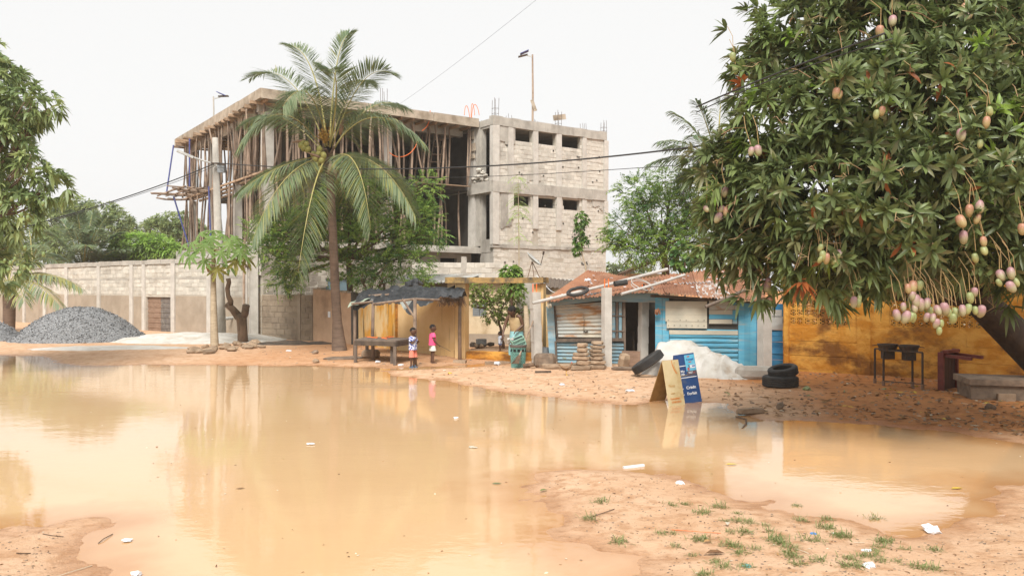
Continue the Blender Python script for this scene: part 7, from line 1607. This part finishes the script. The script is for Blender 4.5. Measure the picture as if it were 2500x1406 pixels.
tdl = P(1221, 858, 24.6); tdl.z = .02
tz = zat(tdl.x, tdl.y); tdl.z = .2
person('toddler in a white T-shirt standing behind the low kerb wall by the bin', tdl, .60, R(205), J, [('shirt', 'pale_blue_cloth', sr, st_), ('shorts', 'denim', hr_, ht_)], headdir=(1, -.4, -.05), head_r=.095)
J = standing(False); J.update(waist=(.03, 0, .62), chest=(.075, 0, .725), neck=(.135, .0, .81), headbase=(.16, .01, .83), head=(.215, .015, .87), sh_l=(.10, .10, .79), sh_r=(.11, -.105, .775), el_r=(.15, -.15, .62), wr_r=(.22, -.15, .49), hand_r=(.24, -.145, .44), el_l=(.06, .155, .63), wr_l=(.13, .085, .555), hand_l=(.16, .05, .52))
top = [((0, 0, .52), .095, .112), ((.02, 0, .58), .105, .112), ((.045, 0, .64), .1, .106), ((.075, 0, .71), .09, .108), ((.09, 0, .755), .072, .1)]
straps = [([(.145, s_ * .05, .75), (.15, s_ * .055, .795), (.10, s_ * .058, .82), (.04, s_ * .055, .78)], [.009] * 4) for s_ in (-1, 1)]
skirt = [((.0, 0, .57), .084, .1), ((.0, 0, .5), .1, .118), ((.01, 0, .35), .11, .13), ((.01, 0, .18), .115, .14), ((.01, 0, .12), .118, .14)]
wl_ = gp(1262, 888); wl_.y = 22.75; wl_.z = .05
person('woman in a beige camisole and aqua wrap skirt bending over the woven bin', wl_, 1.64, R(243), J, [('camisole', 'tan_cloth', top, straps), ('wrap_skirt', 'aqua_cloth', skirt, [])], headdir=(.75, -.75, -.55), head_r=.066)
# ------------------------------------------------------------------ grass tufts, leaves and litter
leafmat('grass_blade', (.16, .21, .06), (.22, .25, .09), .35, .5); leafmat('grass_pale', (.30, .30, .14), (.36, .33, .17), .35, .5)
def tuft_mesh():
    n = 70; B = np.concatenate([RNG.normal(0, .035, (n, 2)), np.zeros((n, 1))], 1); D = np.concatenate([RNG.normal(0, .65, (n, 2)), np.ones((n, 1)) * .75], 1)
    v, T, k = leaf_arrays(B, D, RNG.uniform(.04, .10, n), np.full(n, .0028), RNG.uniform(.1, .7, n), .2, 1); return tri_mesh('grass_tuft', v, T, [MATS['grass_blade'], MATS['grass_pale']], np.repeat(RNG.choice(2, n, p=[.75, .25]), k))
TM = [tuft_mesh() for _ in range(5)]
TU = [(1468, 1221), (1438, 1258), (1640, 1230), (1672, 1227), (1716, 1253), (1755, 1231), (1800, 1251), (1511, 1313), (1615, 1297), (1645, 1298), (1651, 1325), (1708, 1313), (1715, 1312), (1768, 1272), (1783, 1299), (1797, 1272), (1825, 1270), (1830, 1277), (1870, 1282), (1880, 1298), (1818, 1300), (1946, 1222), (1957, 1261), (2012, 1278), (2024, 1280), (2048, 1302), (2060, 1302), (2050, 1296), (1780, 1328), (1804, 1333), (1809, 1350), (1893, 1322), (1905, 1330), (1897, 1318), (1930, 1340), (1925, 1352), (1935, 1362), (1690, 1350), (1745, 1368), (1770, 1381), (1822, 1385), (1715, 1398), (1725, 1395), (1940, 1380), (1960, 1378), (2000, 1372), (2062, 1388), (2075, 1370), (2110, 1360), (2135, 1358), (2150, 1372), (2155, 1315), (2165, 1312), (2150, 1330), (2190, 1372), (2280, 1335), (2240, 1386), (2276, 1388), (2138, 1253), (2020, 1258), (2090, 1390), (2140, 1345), (1845, 1340), (1985, 1318), (2210, 1335)]
for px, py in TU:
    q = gp(px, py); link('grass_tuft', random.choice(TM), None, q + V(0, 0, -.004), Quaternion((0, 0, 1), random.uniform(0, 6)), [random.uniform(.6, 1.25)] * 3); tag(bpy.context.scene.collection.objects[-1], 'small green grass tuft on the near sand bank, ' + ('standing in the right hand water' if (px, py) in ((2138, 1253), (1946, 1222)) else 'beside the white plastic tangle' if math.hypot(px - 2120, py - 1385) < 75 else 'next to the large curled brown leaf' if math.hypot(px - 1735, py - 1350) < 55 else 'along the red straw' if 1600 < px < 1770 and 1280 < py < 1330 else 'near the blue plastic scrap' if math.hypot(px - 1985, py - 1298) < 70 else 'by the teal plastic scrap' if math.hypot(px - 1824, py - 1383) < 65 else 'by the dark dry twig' if px < 1530 else 'in the densest patch of tufts' if 1760 < px < 1950 and 1315 < py < 1370 else 'scattered along the waterline side' if py < 1285 else 'towards the lower right corner'), 'grass tuft', 'grass tufts on the near sand bank')
def flat_leaf(n, mats, wts, pts, L, W, name, label, cat='leaves', kind='stuff'):
    B = np.array(pts); D = np.concatenate([RNG.normal(0, 1, (n, 2)), RNG.normal(0.05, .12, (n, 1))], 1); v, T, k = leaf_arrays(B, D, L * RNG.uniform(.5, 1.3, n), W * RNG.uniform(.6, 1.3, n), np.full(n, .08), .25, 1, RNG.normal(0, .4, n))
    me = tri_mesh(name, v, T, [MATS[m] for m in mats], np.repeat(RNG.choice(len(mats), n, p=np.array(wts) / sum(wts)), k)); return tag(link(name, me), label, cat, None, kind)
mk('pale_scrap', (.55, .48, .36)); mk('brown_leaf', (.12, .065, .03), (.18, .09, .04), s=10)
pts = []
while len(pts) < 950:
    q = gp(random.uniform(1760, 2560), 915 + 175 * random.random() ** .8); zz = zat(q.x, q.y)
    if zz > .02: pts.append((q.x, q.y, zz + .02))
flat_leaf(len(pts), ('dry_leaf', 'brown_leaf', 'yellow_leaf', 'pale_scrap', 'mango_mid'), (.46, .42, .03, .05, .04), pts, .13, .018, 'leaf_litter', 'dry brown mango leaves strewn over the dark earth below the mango tree')
pts = []
while len(pts) < 420:
    q = gp(random.uniform(640, 1760), random.uniform(850, 990)); zz = zat(q.x, q.y)
    if zz > .015: pts.append((q.x, q.y, zz + .012))
flat_leaf(len(pts), ('brown_leaf', 'dry_leaf', 'pale_scrap'), (.5, .3, .2), pts, .075, .014, 'leaf_litter', 'small bits of leaf and litter scattered along the far bank')
pts = []
while len(pts) < 260:
    q = gp(random.uniform(-60, 2600), random.uniform(1150, 1430)); zz = zat(q.x, q.y)
    if zz > .012: pts.append((q.x, q.y, zz + .004))
flat_leaf(len(pts), ('brown_leaf', 'dry_leaf', 'pale_scrap'), (.5, .3, .2), pts, .035, .006, 'leaf_litter', 'tiny leaf crumbs scattered over the near sand banks')
mb = MB(); c = 0
while c < 900:
    q = gp(random.uniform(-60, 2600), random.uniform(1150, 1430)); zz = zat(q.x, q.y)
    if zz < .015: continue
    mb.rock((q.x, q.y, zz), random.uniform(.004, .013), random.choice((0, 0, 1)), (1, 1, .6)); c += 1
tag(mb.build('pebbles', [MATS['stone'], MATS['stone_grey']], org=(0, 8, 0)), 'fine pebbles and grit strewn over the near sand banks', 'pebbles', None, 'stuff')
mb = MB(); c = 0
while c < 1100:
    q = gp(random.uniform(640, 2500), random.uniform(850, 1060)); zz = zat(q.x, q.y)
    if zz < .02: continue
    mb.rock((q.x, q.y, zz), random.uniform(.012, .04), random.choice((0, 0, 1)), (1, 1, .6)); c += 1
tag(mb.build('pebbles', [MATS['stone'], MATS['stone_grey']], org=(0, 20, 0)), 'pebbles and crumbs of earth scattered over the far bank', 'pebbles', None, 'stuff')
def scrap(px, py, r, mat, label, cat='litter', flat=.5, water=False, name='litter'):
    q = gp(px, py); q.z = .006 if water else q.z; crumple(name, q, r, mat, label, cat, (1.3, .8, flat))
scrap(2280, 1286, .075, 'plastic_white', 'white and blue plastic bag at the edge of the right hand water', 'plastic bag', .9)
scrap(1660, 1174, .05, 'plastic_white', 'white torn plastic at the tip of the near sand bank', 'plastic bag', .8)
scrap(2125, 1388, .06, 'plastic_white', 'white plastic tangle in the grass at the lower right', 'plastic bag', .5); scrap(2118, 1345, .04, 'plastic_white', 'small white scrap in the grass above the plastic tangle', 'litter', .5)
scrap(1985, 1298, .035, 'plastic_blue', 'small blue plastic scrap on the near sand bank', 'litter', .4); scrap(1824, 1383, .045, 'teal_weave', 'teal plastic scrap beside a grass tuft', 'litter', .4); scrap(2035, 1294, .02, 'plastic_white', 'tiny white scrap right of the blue one', 'litter', .5)
scrap(312, 1306, .05, 'plastic_white', 'white scrap floating off the left sand bank', 'litter', .4, True); scrap(333, 1388, .045, 'plastic_white', 'white lump floating nearest to the lower left', 'litter', .6, True); scrap(758, 1076, .07, 'plastic_white', 'white scrap floating in the middle of the water', 'litter', .3, True); scrap(1155, 1084, .06, 'tin_cream', 'round cream lid floating in the middle of the water', 'litter', .3, True); scrap(1115, 1013, .06, 'plastic_white', 'white scrap floating below the pointed sand bank', 'litter', .3, True)
scrap(1372, 942, .09, 'plastic_white', 'white plastic scrap lying on the sand below the hen', 'litter', .5); scrap(1537, 956, .1, 'plastic_white', 'white and blue wrapper lying on the sand left of the yellowish sign', 'litter', .4); scrap(1214, 886, .12, 'plastic_white', 'white plastic bag by the kerb left of the bin', 'plastic bag', .8); scrap(922, 884, .1, 'plastic_white', 'white plastic under the stall table', 'plastic bag', .6); scrap(976, 889, .09, 'plastic_white', 'white scrap at the water edge left of the boys', 'litter', .6); scrap(1098, 912, .05, 'ink_gold', 'orange scrap on the pointed sand bank', 'litter', .6); scrap(706, 861, .1, 'plastic_white', 'white scrap before the burnt ash patch', 'litter', .5); scrap(2235, 950, .05, 'yellow_leaf', 'yellow scrap under the stove stand', 'litter'); scrap(1968, 957, .1, 'mango_green', 'fallen green mango right of the tyres', 'mango', .9, name='fallen_mango'); scrap(2158, 957, .05, 'mango_green', 'fallen pale mango below the stove stand', 'mango', .9, name='fallen_mango')
mb = MB(); a = G(1522, 1143); b = G(1572, 1138); mb.bar(a + V(0, 0, .01), b + V(0, 0, .015), .035, .025); tag(mb.build('white_stick', MATS['plastic_white']), 'short white stick lying in the water off the near sand bank', 'stick')
mb = MB(); mb.tube([gp(1797, 1012, .02), gp(1822, 1022, .04), G(1822, 1035) + V(0, 0, .015), G(1812, 1046) + V(0, 0, .0)], .014, 6); tag(mb.build('twig', MATS['bark']), 'curved twig reaching from the brown bank into the water', 'twig')
for px, py, px2, py2, lab in ((105, 1297, 155, 1300, 'curved twig on the upper part of the left sand bank'), (240, 1312, 275, 1290, 'bent twig near the right edge of the left sand bank'), (40, 1347, 75, 1345, 'short twig in the middle of the left sand bank'), (115, 1405, 225, 1366, 'long pale straw crossing the left sand bank'), (1640, 1290, 1760, 1302, 'red straw lying among the grass tufts'), (1945, 1343, 1975, 1355, 'pale straw among the grass on the right bank'), (1440, 1256, 1500, 1238, 'dark dry twig on the left of the near sand bank'), (2085, 1318, 2110, 1318, 'short pale straw right of the blue scrap')):
    a, b = gp(px, py, .006), gp(px2, py2, .006); mb = MB(); mb.tube([a, a.lerp(b, .5) + V(0, -.03, .008), b], .003 if 'straw' in lab else .004, 5); tag(mb.build('twig', MATS['orange_pipe' if 'red' in lab else 'pale_scrap' if 'pale' in lab else 'bark']), lab, 'twig')
def big_leaf(px, py, L, W, mat, label, az, water=False):
    q = gp(px, py, .01); q.z = .008 if water else q.z + .01; v, T, k = leaf_arrays(np.array([tuple(q)]), np.array([[math.cos(az), math.sin(az), .02 if water else .12]]), np.array([L * (.7 if water else 1)]), np.array([W * .6]), np.array([.03 if water else .15]), .15 if water else .5, 1); tag(link('fallen_leaf', tri_mesh('fallen_leaf', v, T, [MATS[mat]])), label, 'leaf')
big_leaf(1722, 1352, .16, .05, 'brown_leaf', 'large curled brown leaf among the grass at lower right', .1); big_leaf(1718, 1323, .08, .03, 'dry_leaf', 'brown leaf beside the densest grass tuft', 0.4); big_leaf(1776, 1290, .10, .03, 'tin_cream', 'pale upright leaf scrap behind a grass tuft', 1.3); big_leaf(1200, 1170, .16, .04, 'mango_mid', 'dark green leaf floating left of the near sand bank', .1, True); big_leaf(1318, 1192, .1, .035, 'mango_mid', 'green leaf at the water edge of the near sand bank', .6); big_leaf(1770, 1124, .22, .05, 'yellow_leaf', 'yellow leaf floating in the right hand water', .0, True); big_leaf(2322, 1182, .2, .05, 'yellow_leaf', 'yellow leaf floating far out on the right hand water', .2, True); big_leaf(575, 1182, .14, .03, 'dry_leaf', 'brown leaf floating in the left part of the water', .3, True)

pts = []
while len(pts) < 150:
    q = G(random.uniform(0, 2500), 880 + 520 * random.random() ** 1.6); zz = zat(q.x, q.y)
    if zz < -.01: pts.append((q.x, q.y, .004))
flat_leaf(len(pts), ('pale_scrap', 'dry_leaf', 'brown_leaf'), (.5, .3, .2), pts, .03, .007, 'floating_specks', 'tiny specks of leaf and foam floating all over the muddy water')
# ------------------------------------------------------------------ lettering becomes plain mesh
bpy.context.view_layer.update(); _dg = bpy.context.evaluated_depsgraph_get()
for o in TEXTS:
    me = bpy.data.meshes.new_from_object(o.evaluated_get(_dg)); n_ = o.name; p_, l_, q_ = o.parent, o.location.copy(), o.rotation_quaternion.copy()
    bpy.data.objects.remove(o); t_ = bpy.data.objects.new(n_, me); COL.objects.link(t_); t_.parent = p_; t_.location = l_; t_.rotation_mode = 'QUATERNION'; t_.rotation_quaternion = q_
# ------------------------------------------------------------------ damp air
hz = MB(); hz.box((0, 30, 6.3), (160, 110, 15)); hzm = bpy.data.materials.new('haze'); hzm.use_nodes = True; t = hzm.node_tree; t.nodes.clear()
vo = t.nodes.new('ShaderNodeVolumePrincipled'); vo.inputs['Color'].default_value = (.97, .96, .94, 1); vo.inputs['Density'].default_value = .0007; vo.inputs['Anisotropy'].default_value = .2
mo = t.nodes.new('ShaderNodeOutputMaterial'); t.links.new(vo.outputs[0], mo.inputs['Volume'])
tag(hz.build('haze', hzm, org=(0, 0, 0)), 'thin pale haze in the humid air over the flooded yard', 'haze', None, 'stuff')
